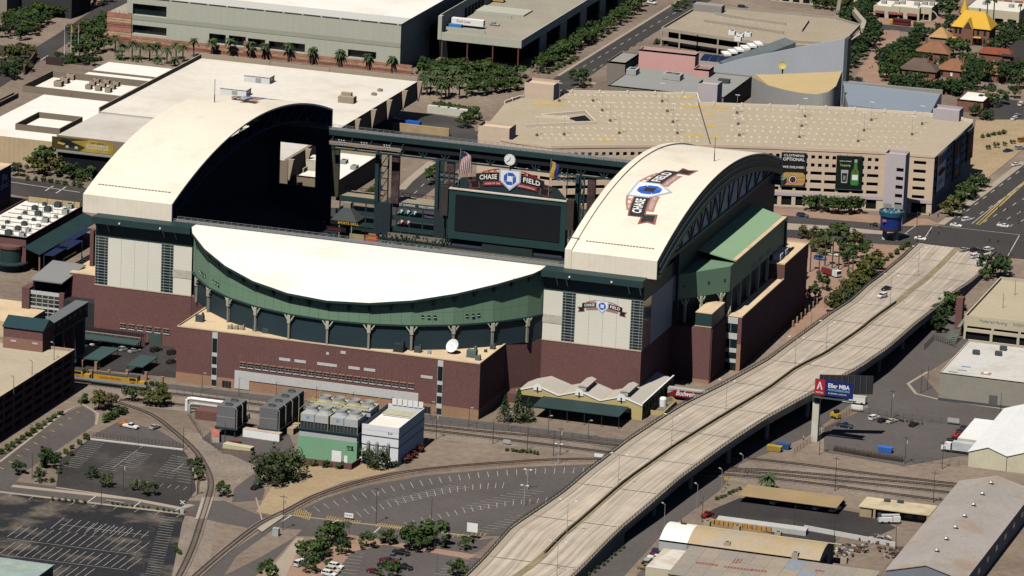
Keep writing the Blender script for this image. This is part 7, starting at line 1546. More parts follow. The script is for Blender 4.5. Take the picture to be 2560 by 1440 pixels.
# ================================================================ WEST SIDE
gdk=mat('garage_brown',(.10,.055,.055),.9,.06,.2); dkr=mat('deck_pale',(.46,.39,.29),.9,.06,.06,.06,.8)
LG=thing('brown_garage','dark brown banded parking garage at the left edge with bare roof deck','parking garage',loc=(-110,-230,0))
x1,y1,zt=-95.9,-203.4,15.6; x0=-190; y0=-330
m=MB(); m.flat([(x0,y0),(x1,y0),(x1,y1),(x0,y1)],zt-1.0); m.build('roof_deck',dkr,LG)
L=y1-y0; rr=[(L-3-i*8.6-6.8,L-3-i*8.6,z,z+1.5) for i in range(14) for z in (1.4,4.4,7.4,10.4,13.0)]
holed_wall('facade',gdk,LG,(x1,y0),(x1,y1),0,zt,rr,.8,pname='opening',pm=void)
m=MB(); m.box(x0,x1-.05,y1-.35,y1,0,zt); m.build('north_wall',mat('garage_pink',(.5,.34,.26)),LG); m=MB(); m.box(x1-.4,x1-.02,y0,y1-.4,zt-1,zt+.02); m.build('parapet',coping,LG)
m=MB()
for i in range(12):
    for j in (0,1): a=(x1-4-j*14,y1-10-i*5); m.ribbon([a,(a[0]-5,a[1]+.6)],.18,zt-.96)
m.build('stall_marks',line_m,LG)['kind']='stuff'
for i,(px,py) in enumerate(((25,870),(34,985),(80,945),(135,900))): pole_thing('deck_lamp',px,py,6,'dark bent lamp on the brown garage roof deck, %s from left'%nth(i),'lamp',dgrey,'light',1.4,2.6,group='lamps on the brown garage',z=zt-1)
# head house and sloping covered bridge
HH=thing('stair_head_house','brick head house with dark green ribbed roof on the brown garage','stair house',loc=(-112,-210,zt))
a=PY(8,868,-209); b=PY(106,868,-209); zr=PY(107,828,-209).z; ztp=PY(107,806,-206).z
m=MB(); m.box(a.x,b.x,-209,-199,zt-1,zr); m.build('wall',brick,HH); m=MB(); m.box(a.x-.1,b.x+.1,-209.1,-209,zt-1,zt+3); m.build('base_course',mat('brick_pale',(.30,.16,.12),.9,.05,.1,.1,1.5),HH)
m=MB(); m.add([(a.x-.4,-209.5,zr),(b.x+.4,-209.5,zr),(b.x+.4,-204,zr+3),(a.x-.4,-204,zr+3),(b.x+.4,-198.5,zr),(a.x-.4,-198.5,zr)],[(0,1,2,3),(3,2,4,5),(1,4,2),(0,3,5)]); m.build('roof',mat('green_rib_roof',(.018,.05,.062),.5,.05,.1,.03,1,stripe=('X',.9,.25)),HH)
for px in (52,280): m=MB(); xx=a.x+1+(b.x-a.x-4)*(px/300); m.box(xx,xx+2,-209.2,-209.05,zt+1.6,zt+2.2); m.build('louvre',stone,HH)
BRG=thing('skywalk','covered grey roofed skywalk on dark piers running to the ballpark','skywalk',loc=(-112,-180,0))
s0,s1=(P(96,808,22),P(118,816,22)); e1=P(208,752,22)
dx=s1.x-s0.x; ys0=s1.y; ye=e1.y; xr=s1.x
m=MB(); m.box(xr-4.6,xr+.4,ys0,ye,21.6,22); m.build('roof',mat('skywalk_roof',(.16,.165,.175),.6,.05,.1),BRG)
m=MB(); m.box(xr-4,xr,ys0+.5,ye,17,21.6); m.build('side_screen',mat('skywalk_dark',(.02,.024,.03)),BRG); m=MB(); m.box(xr-4.2,xr+.2,ys0+.5,ye,16.4,17); m.build('floor_beam',dgreen,BRG)
for i in range(4): y=ys0+6+i*(ye-ys0-8)/3; m=MB(); m.box(xr-3.6,xr-.4,y-1,y+1,0,16.4); m.build('pier',navy2 if i%2 else brick,BRG)
for i in range(7): y=ys0+5+i*(ye-ys0-8)/6; m=MB(); m.box(xr+.01,xr+.06,y,y+1.8,19.4,20.6); m.build('window',mat('pale_pane',(.25,.26,.26)),BRG)
# glazed corner pavilion and low brick parts west of the tower
yg=-128
def z_(px,py): return PY(px,py,yg).z
def x_(px,py=750): return PY(px,py,yg).x
GP=thing('glass_pavilion','glazed brick pavilion with sloping grey metal roof left of the ballpark tower','pavilion',loc=(x_(110),yg,0))
xa,xb=x_(76),x_(150); zb,zm=0,z_(76,725)
m=MB(); m.box(xa,xb,yg+.3,yg+22,0,zm); m.build('core',navy2,GP)
for r in range(5):
    for c_ in range(5):
        u0=xa+(xb-xa)*c_/5; u1=xa+(xb-xa)*(c_+1)/5; v0=zm*(.28+.13*r); v1=v0+zm*.11; m=MB(); m.box(u0+.1,u1-.1,yg+.15,yg+.3,v0,v1); m.build('pane',glass,GP)
m=MB()
for c_ in range(6): u=xa+(xb-xa)*c_/5; m.box(u-.1,u+.1,yg,yg+.3,0,zm)
for r in range(6): v=zm*(.28+.13*r)-.12; m.box(xa,xb,yg,yg+.28,v-.1,v+.1)
m.box(xa,xb,yg-.02,yg+.3,zm-1.4,zm); m.box(xa,xb,yg-.02,yg+.3,zm*.5,zm*.56); m.build('mullion_grid',stone,GP)
m=MB(); m.box(xa-3,xa,yg-1,yg+6,0,zm+1); m.build('brick_pier',brick,GP); m=MB(); m.box(xb,xb+2,yg-1,yg+6,0,zm+.5); m.build('brick_pier',brick,GP)
zs=z_(76,700); m=MB(); m.box(xa+.5,xb-.5,yg+1,yg+18,zm,zs); m.build('clerestory',void,GP)
r0=P(75,698,zs+1); r1=P(155,708,zs+1); r2=P(215,662,zs+5); r3=P(132,650,zs+5); m=MB(); m.add([tuple(p) for p in (r0,r1,r2,r3)]+[(p.x,p.y,p.z-.4) for p in (r0,r1,r2,r3)],[(0,1,2,3),(7,6,5,4),(0,4,5,1),(1,5,6,2),(3,7,4,0)]); m.build('metal_roof',mat('standing_seam',(.235,.235,.24),.5,.04,.1,.03,1,stripe=('X',.8,.06)),GP)
# brick link between pavilion and tower
LK=thing('brick_link','brick link with tan flat roofs between pavilion and ballpark tower','building',loc=(-122,-120,0))
m=MB(); m.box(xb+2,-117.1,yg+4,-90,0,PY(200,685,yg+4).z); m.build('wall',brick,LK); zz=PY(200,685,yg+4).z; m=MB(); m.box(xb+1.9,-117.05,yg+3.9,-90,zz,zz+.3); m.build('roof',tan_roof,LK)
m=MB(); m.box(xb+2.2,-117.2,yg-2,yg+4,0,PY(200,755,yg-2).z); m.build('entry_block',mat('dark_canopy',(.03,.032,.036)),LK)
m=MB(); m.tube((-122,-108,0),(-122,-108,34),5.6,24,cap=False); cyl=m.build('stair_drum',mat('drum_cream',(.62,.56,.46),.8),LK,smooth=True); m=MB(); m.lathe((-122,-108,34),[(5.8,0),(5.8,.6),(5,.6),(5,-2)],24); m.build('drum_rim',brick_lo,LK); m=MB(); m.box(-127.8,-126.4,-113,-108,0,34); m.build('drum_buttress',brick,LK)
# plaza terrace at far left, palm bed
m=MB(); a=P(0,790,6); b=P(72,800,6); m.box(a.x-20,b.x,a.y-6,a.y+22,0,6); one('terrace_podium',m,[tan_roof],'broad tan terrace at the left edge below the glass pavilion','terrace')
# ---- west restaurant building with crowded white roof and green verandah
z=11; pp=[(-60,605),(0,598),(65,598),(205,520),(200,500),(125,500),(70,528),(-60,600)]
zz0=12.5
xE=P(68,598,zz0).x; ysS=P(68,600,zz0).y; yN=P(205,518,zz0).y; xW=P(122,500,zz0).x-6
RB=box_wh('restaurant_building','brick building with white roof crowded by grey machines at the left','building',xW-2,xE,ysS,yN,zz0,brick,white_roof,.8)
m=MB(); m.add([(xE,ysS-3,10.5),(xE+7,ysS-3,8.2),(xE+7,yN,8.2),(xE,yN,10.5),(xE,ysS-3,10.2),(xE+7,ysS-3,7.9),(xE+7,yN,7.9),(xE,yN,10.2)],[(0,1,2,3),(7,6,5,4),(0,4,5,1),(1,5,6,2),(2,6,7,3)]); m.build('verandah_roof',dgreen,RB)
for i in range(5): y=ysS-2+(yN-ysS)*i/4; m=MB(); m.tube((xE+6.5,y,0),(xE+6.5,y,8),.35,8); m.build('verandah_post',mat('post_brick',(.3,.17,.12)),RB)
m=MB(); cx,cy=xE-6,ysS; m.tube((cx,cy,0),(cx,cy,9),4.2,16,cap=False); m.build('corner_bay',dgreen,RB,smooth=True); m=MB(); m.lathe((cx,cy,9),[(4.6,0),(4.6,1),(0,1.2)],16); m.build('bay_cap',brick,RB); m=MB(); m.lathe((cx,cy,3),[(6.6,0),(6.6,.5),(0,1)],16); m.build('bay_canopy',dgreen,RB)
rnd=random.Random(5); k=0
for j in range(7):
    for i in range(3):
        y=ysS+4+(yN-ysS-8)*j/6; x=xE-3.5-i*6+rnd.uniform(-1,1); s=rnd.uniform(1.1,2.5); m=MB(); m.cbox((x,y,zz0+s*.4),(s,s*.9,s*.75)); m.m=1; m.cbox((x,y,zz0+s*.85),(s*.6,s*.6,.2)); m.tube((x+s*.8,y,zz0),(x+s*.8,y,zz0+3),.1,5); one('rooftop_unit',m,[lgrey if k%3==0 else dgrey,dgrey],'grey machine on the restaurant roof, %s row from near end, %s column'%(nth(j),['right','middle','left'][i]),'air unit','machines on the restaurant roof'); k+=1
for j in range(9): y=ysS+3+(yN-ysS-5)*j/8; m=MB(); m.box(xW,xE-.5,y,y+.3,zz0,zz0+.3); m.build('roof_duct',steel,RB)
m=MB(); m.box(xW,xE-1,yN-1.2,yN-.8,zz0,zz0+2); m.build('tan_screen',mat('screen_tan',(.55,.42,.2)),RB)
# solar canopy beside it
SP=thing('solar_canopy','blue solar panel canopy with two ochre panels beside the ballpark drum','solar canopy',loc=(-132,-90,0))
zq=11
def solar(px0,py0,px1,py1,nx,ny,mt=None):
    a=P(px0,py0,zq); b=P(px1,py1,zq); ax,bx=min(a.x,b.x),max(a.x,b.x); ay,by=min(a.y,b.y),max(a.y,b.y)
    for i in range(nx):
        for j in range(ny): m=MB(); m.box(ax+(bx-ax)*i/nx+.06,ax+(bx-ax)*(i+1)/nx-.06,ay+(by-ay)*j/ny+.06,ay+(by-ay)*(j+1)/ny-.06,zq,zq+.08); m.build('solar_panel' if mt is None else 'ochre_panel',mt or sol,SP)
solar(108,638,172,618,5,4); solar(137,620,208,602,6,4); solar(150,612-2,185,590,1,1,mat('ochre_sheet',(.5,.35,.12))); solar(185,600,212,570,3,3); solar(163,646,190,630,1,1,mat('ochre_sheet',(.5,.35,.12)))
for px,py in ((110,640),(160,646),(206,640),(140,622),(205,604)): q=P(px,py,zq); m=MB(); m.tube((q.x,q.y,0),(q.x,q.y,zq),.2,6); m.build('post',dgreen,SP)
# ---- staff lot: carports, pergola, gate piers
def flatroof(name,label,pts,z,mt,cat='carport',th=.35,group=None):
    w=[P(*p,z) for p in pts]; t=thing(name,label,cat,group,(w[0].x,w[0].y,0)); m=MB(); m.prism([p[:2] for p in w],z-th,z); m.build('roof',mt,t)
    for p in w: m=MB(); c=(sum(q.x for q in w)/len(w),sum(q.y for q in w)/len(w)); x=p.x+(c[0]-p.x)*.1; y=p.y+(c[1]-p.y)*.1; m.tube((x,y,0),(x,y,z-th),.14,6); m.build('post',dgreen,t)
    return t
grc=mat('carport_green',(.045,.085,.085),.6,.05,.1)
flatroof('carport','broad dark green carport roof in the staff lot',[(187,893),(250,900),(300,870),(218,862)],3.4,grc,group='green carports')
flatroof('carport','smaller dark green carport roof in the staff lot',[(316,913),(358,917),(395,892),(352,886)],3.2,grc,group='green carports')
flatroof('carport','long narrow green carport below the pergola',[(195,842),(340,862),(355,850),(208,830)],3.2,grc,group='green carports')
PGL=thing('pergola','dark slatted pergola against the ballpark wall','pergola',loc=(-103,-142,0)); a=P(212,815,4.5); b=P(362,836,4.5)
for i in range(34): x=a.x+(b.x-a.x)*i/33; m=MB(); m.box(x-.12,x+.12,a.y-5,a.y-.2,4.3,4.6); m.build('slat',mat('pergola_brown',(.06,.035,.035)),PGL)
m=MB(); m.box(a.x,b.x,a.y-5.2,a.y-4.9,4,4.3); m.box(a.x,b.x,a.y-.3,a.y,4,4.3); m.build('beam',steel,PGL)
m=MB(); m.box(a.x,b.x,a.y-.6,a.y-.35,0,3.9); m.build('back_wall',brick,PGL)
for i in range(6): x=a.x+(b.x-a.x)*i/5; m=MB(); m.box(x-.2,x+.2,a.y-5.2,a.y-4.8,0,4); m.build('post',brick,PGL)
a=PY(388,850,-134.2); m=MB(); m.box(a.x-2.6,a.x+2.6,-134.45,-134.2,0,4.6); m.build('roller_door',mat('door_green',(.06,.09,.08)),ST)
m=MB(); m.wall([P(*p)[:2] for p in ((398,850),(438,862))],.4,0,2.4); one('ramp_wall',m,brick_lo,'tan brick ramp wall beside the green roller door','wall')
for i,(px,py) in enumerate(((205,920),(240,925),(318,945),(365,950),(228,945),(272,945),(315,955),(405,962))): c=P(px,py); m=MB(); m.cbox((c.x,c.y,1.4),(.9,.9,2.8)); m.cbox((c.x,c.y,2.9),(1.1,1.1,.2)); one('gate_pier',m,brick_lo,'brick fence pier number %s from the left along the staff lot'%['one','three','six','seven','two','four','five','eight'][i],'pier','brick piers along the staff lot')
# dark tower with flu poster at far left
a=P(0,520,0); q=PY(26,410,-20)
FT=thing('poster_block','dark building with navy flu shot poster at the left edge','building',loc=(q.x-10,-20,0)); yq=P(30,470,4).y
xx=P(28,425,14).x; y_=P(28,425,14).y
m=MB(); m.box(xx-30,xx,y_-40,y_,0,16); m.build('wall',mat('block_dark',(.035,.03,.03)),FT); m=MB(); m.box(xx-30,xx+.2,y_-40,y_+.2,16,16.5); m.build('roof',tan_roof,FT)
m=MB(); m.poly([(xx-8,y_-40.1,5),(xx-.2,y_-40.1,5),(xx-.2,y_-40.1,15.5),(xx-8,y_-40.1,15.5)]); m.poly([(xx+.12,y_-14,3.5),(xx+.12,y_-.5,3.5),(xx+.12,y_-.5,15.5),(xx+.12,y_-14,15.5)]); m.build('poster',mat('poster_flu',(.012,.015,.09)),FT)
lettering('print','flu',4,letter,FT,(xx+.2,y_-7,12.5),(0,1,0),(0,0,1),fit=5,ext=.01); lettering('print','shot!',4,letter,FT,(xx+.2,y_-7,9.3),(0,1,0),(0,0,1),fit=8,ext=.01)
# ================================================================ TREES AND SHRUBS
def leafmat(name,col,var=.35):
    mt=bpy.data.materials.new(name); mt.use_nodes=True; n=mt.node_tree; N=n.nodes; L=n.links; b=N['Principled BSDF']; b.inputs['Roughness'].default_value=.75; b.inputs['Specular IOR Level'].default_value=.2
    oi=N.new('ShaderNodeObjectInfo'); g=N.new('ShaderNodeNewGeometry'); t=N.new('ShaderNodeTexNoise'); t.inputs['Scale'].default_value=.9; L.new(g.outputs['Position'],t.inputs['Vector'])
    a=N.new('ShaderNodeMath'); a.operation='ADD'; L.new(oi.outputs['Random'],a.inputs[0]); L.new(t.outputs['Fac'],a.inputs[1])
    r=N.new('ShaderNodeMapRange'); r.inputs[1].default_value=.3; r.inputs[2].default_value=1.7; r.inputs[3].default_value=1-var; r.inputs[4].default_value=1+var; L.new(a.outputs[0],r.inputs[0])
    v=N.new('ShaderNodeVectorMath'); v.operation='SCALE'; v.inputs[0].default_value=col; L.new(r.outputs[0],v.inputs['Scale']); L.new(v.outputs[0],b.inputs['Base Color']); return mt
LM={'green':leafmat('leaf_green',(.047,.078,.022)),'dark':leafmat('leaf_dark',(.032,.058,.02)),'olive':leafmat('leaf_olive',(.082,.085,.026)),'grey':leafmat('leaf_greygreen',(.062,.082,.034)),'palm':leafmat('leaf_palm',(.06,.088,.035)),'red':leafmat('leaf_red',(.10,.028,.02)),'brown':leafmat('leaf_brown',(.095,.07,.04))}
bark=mat('bark',(.10,.075,.055),.95)
def leafcloud(seed,clumps,n,size,sq=1.0,up=.35):
    r=random.Random(seed); m=MB()
    for (cx,cy,cz,cr) in clumps:
        for _ in range(n):
            while True:
                a,b,c=r.uniform(-1,1),r.uniform(-1,1),r.uniform(-1,1); q=a*a+b*b+c*c
                if .12<q<1: break
            p=Vector((cx+a*cr,cy+b*cr,cz+c*cr*sq)); nrm=Vector((a,b,c+up)).normalized()+Vector((r.uniform(-.6,.6),r.uniform(-.6,.6),r.uniform(-.4,.6)))
            nrm.normalize(); t=nrm.orthogonal().normalized(); t.rotate(Matrix.Rotation(r.uniform(0,6.3),3,nrm)); s=size*r.uniform(.6,1.35); u=nrm.cross(t)
            m.add([p-t*s-u*s*.6,p+t*s-u*s*.6,p+t*s*.8+u*s*.6,p-t*s*.8+u*s*.6],[(0,1,2,3)])
    return m
def trunkmesh(seed,h,r0,limbs):
    r=random.Random(seed); m=MB(); m.tube((0,0,-.2),(.05,0,h*.45),r0,7,r0*.75)
    for i in range(limbs):
        a=2*PI*i/limbs+r.uniform(-.4,.4); m.tube((.05,0,h*(.35+.08*(i%2))),(math.cos(a)*h*.28,math.sin(a)*h*.28,h*.72),r0*.55,5,r0*.2)
    return m.mesh('trunk',bark)
PROTO={}
def proto(kind):
    if kind in PROTO: return PROTO[kind]
    out=[]
    for v in range(3):
        s=hash((kind,v))%1000 if False else (sum(map(ord,kind))*7+v*13); r=random.Random(s)
        if kind in('broad','olive','dark','grey','brown'):
            cl=[]
            for i in range(18): 
                a=r.uniform(0,6.3); d=r.uniform(0,1)**.5*.42; cl.append((math.cos(a)*d,math.sin(a)*d,.62+r.uniform(-.2,.24)-d*.4,r.uniform(.09,.19)))
            cl=[(x*1,y*1,z,q) for x,y,z,q in cl]; me=leafcloud(s,cl,26,.052,.85)
            out.append((trunkmesh(s,.62,.028,4),me.mesh('crown',LM[{'broad':'green','olive':'olive','dark':'dark','grey':'grey','brown':'brown'}[kind]])))
        elif kind=='willow':
            cl=[]
            for i in range(24): a=r.uniform(0,6.3); d=r.uniform(0,1)**.5*.42; cl.append((math.cos(a)*d,math.sin(a)*d,.55+r.uniform(-.3,.32)-d*.3,r.uniform(.11,.19)))
            out.append((trunkmesh(s,.6,.03,4),leafcloud(s,cl,30,.036,1.35,.1).mesh('crown',LM['grey'])))
        elif kind=='pine':
            cl=[]
            for i in range(22): t=i/21; a=i*2.4; d=(1-t)*.2*r.uniform(.5,1.1); cl.append((math.cos(a)*d,math.sin(a)*d,.14+.82*t,.05+.12*(1-t)))
            m=MB(); m.tube((0,0,-.02),(0,0,.9),.02,6,.004); out.append((m.mesh('trunk',bark),leafcloud(s,cl,26,.03,1.0).mesh('crown',LM['dark'])))
        elif kind=='shrub':
            cl=[(r.uniform(-.28,.28),r.uniform(-.28,.28),.38+r.uniform(-.1,.2),r.uniform(.22,.34)) for i in range(6)]; m=MB(); m.tube((0,0,-.05),(0,0,.4),.06,5,.03); out.append((m.mesh('trunk',bark),leafcloud(s,cl,26,.10,1.0).mesh('crown',LM['green'])))
        elif kind=='redshrub':
            cl=[(r.uniform(-.28,.28),r.uniform(-.28,.28),.38+r.uniform(-.1,.2),r.uniform(.22,.34)) for i in range(6)]; m=MB(); m.tube((0,0,-.05),(0,0,.4),.06,5,.03); out.append((m.mesh('trunk',bark),leafcloud(s,cl,26,.10,1.0).mesh('crown',LM['red'])))
        else: # palms: unit = metres
            hgt={'date':6.0,'fan':12.0,'lowpalm':3.0}[kind]; m=MB(); m.tube((0,0,-.3),(0,0,hgt),.28,8,.2); tk=m.mesh('trunk',bark); m=MB(); nf=30 if kind!='fan' else 26
            for i in range(nf):
                a=i*2.4; el=r.uniform(-.5,1.2); ln=r.uniform(2.0,2.8) if kind!='fan' else r.uniform(1.1,1.6); dx,dy=math.cos(a),math.sin(a); pts=[]
                for k in range(5): t=k/4; pts.append((dx*ln*t*math.cos(el*(1-t*.4)),dy*ln*t*math.cos(el*(1-t*.4)),hgt+ln*t*math.sin(el)-ln*.75*t*t))
                rows=[]
                for k,(x,y,z) in enumerate(pts): w=[.05,.32,.36,.26,.03][k]*(1.3 if kind=='fan' else 1); rows.append([(x-dy*w,y+dx*w,z-.12),(x,y,z),(x+dy*w,y-dx*w,z-.12)])
                m.grid(rows)
            out.append((tk,m.mesh('crown',LM['palm'])))
    PROTO[kind]=out; return out
NAME={'broad':'broadleaf_tree','olive':'broadleaf_tree','dark':'broadleaf_tree','grey':'broadleaf_tree','brown':'dry_tree','willow':'willow_tree','pine':'pine_tree','shrub':'shrub','redshrub':'shrub','date':'date_palm','fan':'fan_palm','lowpalm':'date_palm'}
TR_=random.Random(42)
def plant(kind,px,py,size,label,group=None,z=0):
    c=P(px,py,z); pr=proto(kind); v=TR_.randrange(len(pr)); s=size*(1.1 if kind in('broad','olive','dark','grey') else 1.0)
    t=thing(NAME[kind],label,{'shrub':'shrub','redshrub':'shrub'}.get(kind,'palm' if kind in('date','fan','lowpalm') else 'tree'),group,(c.x,c.y,z),TR_.uniform(0,6.3))
    t.scale=(s*TR_.uniform(.92,1.1),s*TR_.uniform(.92,1.1),s*TR_.uniform(.9,1.1))
    for me,n in zip(pr[v],('trunk','crown')):
        o=bpy.data.objects.new(n,me); COL.objects.link(o); o.parent=t
    return t
def plants(label,group,items):
    for i,(k,px,py,s) in enumerate(sorted(items,key=lambda q:q[1])): plant(k,px,py,s,label+', %s from left'%nth(i),group)
def rowp(kind,a,b,n,s,jit=2): return [(kind,a[0]+(b[0]-a[0])*i/max(1,n-1)+TR_.uniform(-jit,jit),a[1]+(b[1]-a[1])*i/max(1,n-1)+TR_.uniform(-jit,jit)*.5,s*TR_.uniform(.85,1.15)) for i in range(n)]
plants('green street tree in the thicket along the top left street','top left street trees',rowp('broad',(30,78),(150,30),8,8)+rowp('dark',(10,95),(120,60),7,8)+rowp('broad',(150,45),(255,8),7,8)+rowp('broad',(20,70),(100,40),5,8)+rowp('broad',(55,100),(90,80),3,7))
plants('green plaza tree between the street and the sandstone hall','plaza trees',rowp('broad',(185,100),(262,62),6,7.5)+rowp('broad',(190,130),(258,95),6,7.5)+rowp('broad',(200,145),(262,128),5,7)+rowp('shrub',(165,160),(250,152),8,3)+rowp('dark',(150,150),(235,165),5,4.5))
plants('dusty tree on the corner by the low white halls','corner trees',rowp('olive',(15,150),(85,150),5,7)+rowp('dark',(0,185),(40,200),4,6)+rowp('grey',(30,170),(70,178),4,6))
plants('date palm in the row before the sandstone based hall','hall palms',[('date',x,y,1.25) for x,y in ((305,150),(288,132),(330,150),(350,150),(374,152),(392,150),(417,160),(457,155),(440,148),(484,142),(530,138),(575,142),(625,146),(660,149),(720,155),(780,162),(850,168),(920,175),(980,182))]+[('lowpalm',x,y,1.3) for x,y in ((343,163),(298,160),(393,166),(437,166))])
plants('date palm in the grove right of the convention hall','palm grove',[('date',x,y,1.3) for x,y in ((1067,238),(1076,234),(1095,224),(1102,224),(1114,247),(1122,240),(1143,224),(1053,238),(1103,250),(1148,247),(1167,236),(1060,225),(1085,215),(1130,215),(1092,240))])
plants('spreading green tree in the park before the loading deck','park trees',rowp('broad',(1060,195),(1150,180),7,7.5)+rowp('broad',(1100,205),(1230,190),9,7.5)+rowp('broad',(1170,222),(1270,205),8,7)+rowp('broad',(1180,240),(1290,225),8,7)+rowp('dark',(1065,175),(1130,180),4,6)+rowp('shrub',(1090,268),(1190,285),14,3.4)+rowp('broad',(1160,320),(1185,300),3,6.5)+rowp('broad',(1230,185),(1300,195),4,6))
plants('green tree lining the street right of the loading deck','fifth street trees',rowp('broad',(1345,182),(1470,105),12,7.5)+rowp('broad',(1470,112),(1590,28),10,7.5)+rowp('dark',(1360,165),(1480,90),7,7)+rowp('broad',(1540,45),(1640,-5),6,7)+rowp('shrub',(1370,185),(1440,150),8,3))
plant('broad',1450,218,9,'round green tree at the corner of the grey science block'); plants('low green bush by the science centre wall','science bushes',rowp('shrub',(1640,110),(1690,112),6,3.5)+rowp('broad',(1690,30),(1740,0),5,5)); plant('grey',1825,248,6,'pale bush between drum building and lilac stair tower')
plants('tree on the boulevard left of the ballpark','boulevard trees',[('olive',85,436,8),('broad',108,425,12),('olive',128,440,9),('olive',152,435,8),('dark',180,448,8),('broad',205,452,6),('broad',222,448,7),('dark',45,440,6),('shrub',25,402,5),('shrub',62,398,5),('broad',195,462,3.5)]+rowp('shrub',(70,450),(200,468),8,2.6))
plant('broad',1085,462,9,'round green tree on the street seen through the ballpark'); plants('green bush seen through the ballpark opening','opening bushes',rowp('shrub',(905,495),(945,475),5,3.6)); plant('grey',1470,470,6,'tree glimpsed between scoreboard and right roof arch')
plants('feathery green tree before the beige garage','garage trees',rowp('broad',(2030,528),(2140,536),6,7.5,4)); plants('dense green tree along the shaded side of the beige garage','garage side trees',[('olive',2375,540,9),('broad',2395,520,9),('broad',2410,500,8),('broad',2432,482,8),('dark',2450,468,7),('dark',2425,495,7)])
plants('dark tree in the row along the paved heritage mall','mall trees',rowp('dark',(2165,62),(2185,115),5,8)+rowp('dark',(2165,120),(2110,180),7,8)+rowp('dark',(2140,50),(2175,40),4,7)+rowp('broad',(2040,20),(2140,35),8,6))
plants('leafy tree among the heritage bungalows','heritage trees',[('dark',2290,97,8),('dark',2300,92,8),('dark',2262,128,7),('broad',2265,150,8),('broad',2245,168,8),('dark',2212,172,8),('broad',2235,185,9),('broad',2225,205,9),('dark',2285,140,7),('broad',2385,140,10),('broad',2400,150,10),('broad',2435,180,9),('broad',2420,168,8),('dark',2370,22,12),('dark',2362,45,11),('dark',2500,98,9),('dark',2515,85,8),('dark',2385,125,7),('dark',2250,222,8),('dark',2275,222,8),('dark',2300,214,7),('broad',2375,232,8),('dark',2395,240,7),('dark',2415,228,8),('dark',2440,222,8),('dark',2490,200,9),('dark',2515,210,9),('dark',2545,222,9),('dark',2470,240,7),('broad',2465,268,7),('dark',2500,262,7),('dark',2440,290,7),('dark',2465,300,6),('broad',2535,245,6),('dark',2548,130,8),('dark',2475,130,7),('dark',2530,60,6),('broad',2340,118,5)])
plants('shady tree filling the gaps of the heritage square','heritage infill trees',rowp('dark',(2205,160),(2290,120),7,8)+rowp('dark',(2215,195),(2300,170),6,8)+rowp('dark',(2350,180),(2460,195),6,8)+rowp('dark',(2240,228),(2420,240),10,7)+rowp('dark',(2420,205),(2560,195),8,8)+rowp('dark',(2340,100),(2380,70),4,7)+rowp('dark',(2500,120),(2560,90),5,8)+rowp('dark',(2110,60),(2180,25),7,8))
plants('tall thin fan palm behind the yellow mansion','mansion palms',[('fan',2465,75,1.2),('fan',2482,72,1.3),('fan',2548,70,1.0)]); plant('grey',2142,225,8,'pale green tree in front of the paved mall'); plants('desert shrub in the sandy corner bed','desert shrubs',rowp('shrub',(2455,345),(2510,335),5,2.6)+rowp('grey',(2470,375),(2530,360),4,2.6))
plants('tree in the planted plaza east of the ballpark','east plaza trees',[('olive',2010,598,6),('olive',2035,600,6),('broad',2060,606,6),('olive',2088,592,6),('broad',2102,605,8),('olive',2062,640,7),('broad',2112,642,8),('olive',2135,625,8),('broad',2142,648,8),('broad',2168,622,4),('broad',2120,660,7),('olive',2040,630,6)]); plants('tall fan palm on the east plaza paving','plaza fan palms',[('fan',x,y,1.0) for x,y in ((2025,680),(2062,668),(2080,672),(2096,676),(2120,692),(2130,708),(2046,702),(2075,640))]); plants('small round tree in the plaza paving','plaza round trees',[('broad',2056,726,6),('broad',2036,748,6),('broad',2012,752,5.5),('shrub',2046,690,3)])
plants('thick olive green tree crowding the overpass railing','railing trees',rowp('olive',(2185,680),(2090,785),9,9,3)+rowp('dark',(2175,690),(2100,770),5,8,3)+rowp('shrub',(2190,670),(2270,618),7,3))
plants('dark green tree at the foot of the overpass by the right edge','overpass end trees',[('dark',2478,694,10),('dark',2500,690,9),('broad',2465,700,5)]); plants('dense tree beside the cream garage stair','stair trees',[('dark',2345,800,8),('dark',2362,812,8),('broad',2372,785,9),('dark',2350,830,7),('broad',2395,775,7),('dark',2340,815,7)])
for i,(x,s) in enumerate(((1262,11),(1294,12.5),(1320,8.5))): plant('pine',x,1056,s,'dark pine before the yellow warehouse, %s of three'%['left','tallest middle','smallest right'][i],'pines by the track')
plants('drooping grey green willow before the mint plant','plant willows',[('willow',672,1212,13),('willow',700,1206,13),('willow',728,1196,11),('willow',690,1185,10)]); plants('small willow before the white pump house','pump house willows',[('willow',918,1162,7),('willow',946,1172,8.5)])
plants('round bush in the sand before the mint plant','plant bushes',[('shrub',785,1166,3.2),('shrub',818,1169,3.4),('shrub',850,1172,3.2),('shrub',985,1168,3.2)]); plants('dark red bush beside the white pump house','red bushes',[('redshrub',1012,1158,3.2),('redshrub',1022,1153,3.2),('redshrub',1030,1146,3.4),('redshrub',1038,1138,3.2),('redshrub',1048,1130,3.4)])
plants('leafy tree beside the yellow locomotives','locomotive trees',[('olive',245,1022,7.5),('brown',270,1024,7),('grey',330,1002,6.5),('olive',372,1014,6),('olive',398,1016,7),('olive',412,1014,6.5),('shrub',208,1008,4)]+rowp('shrub',(262,1055),(310,1032),6,3.4))
plants('clipped hedge bush along the brown garage','garage hedge',rowp('shrub',(5,1136),(150,1038),12,2.6,1))
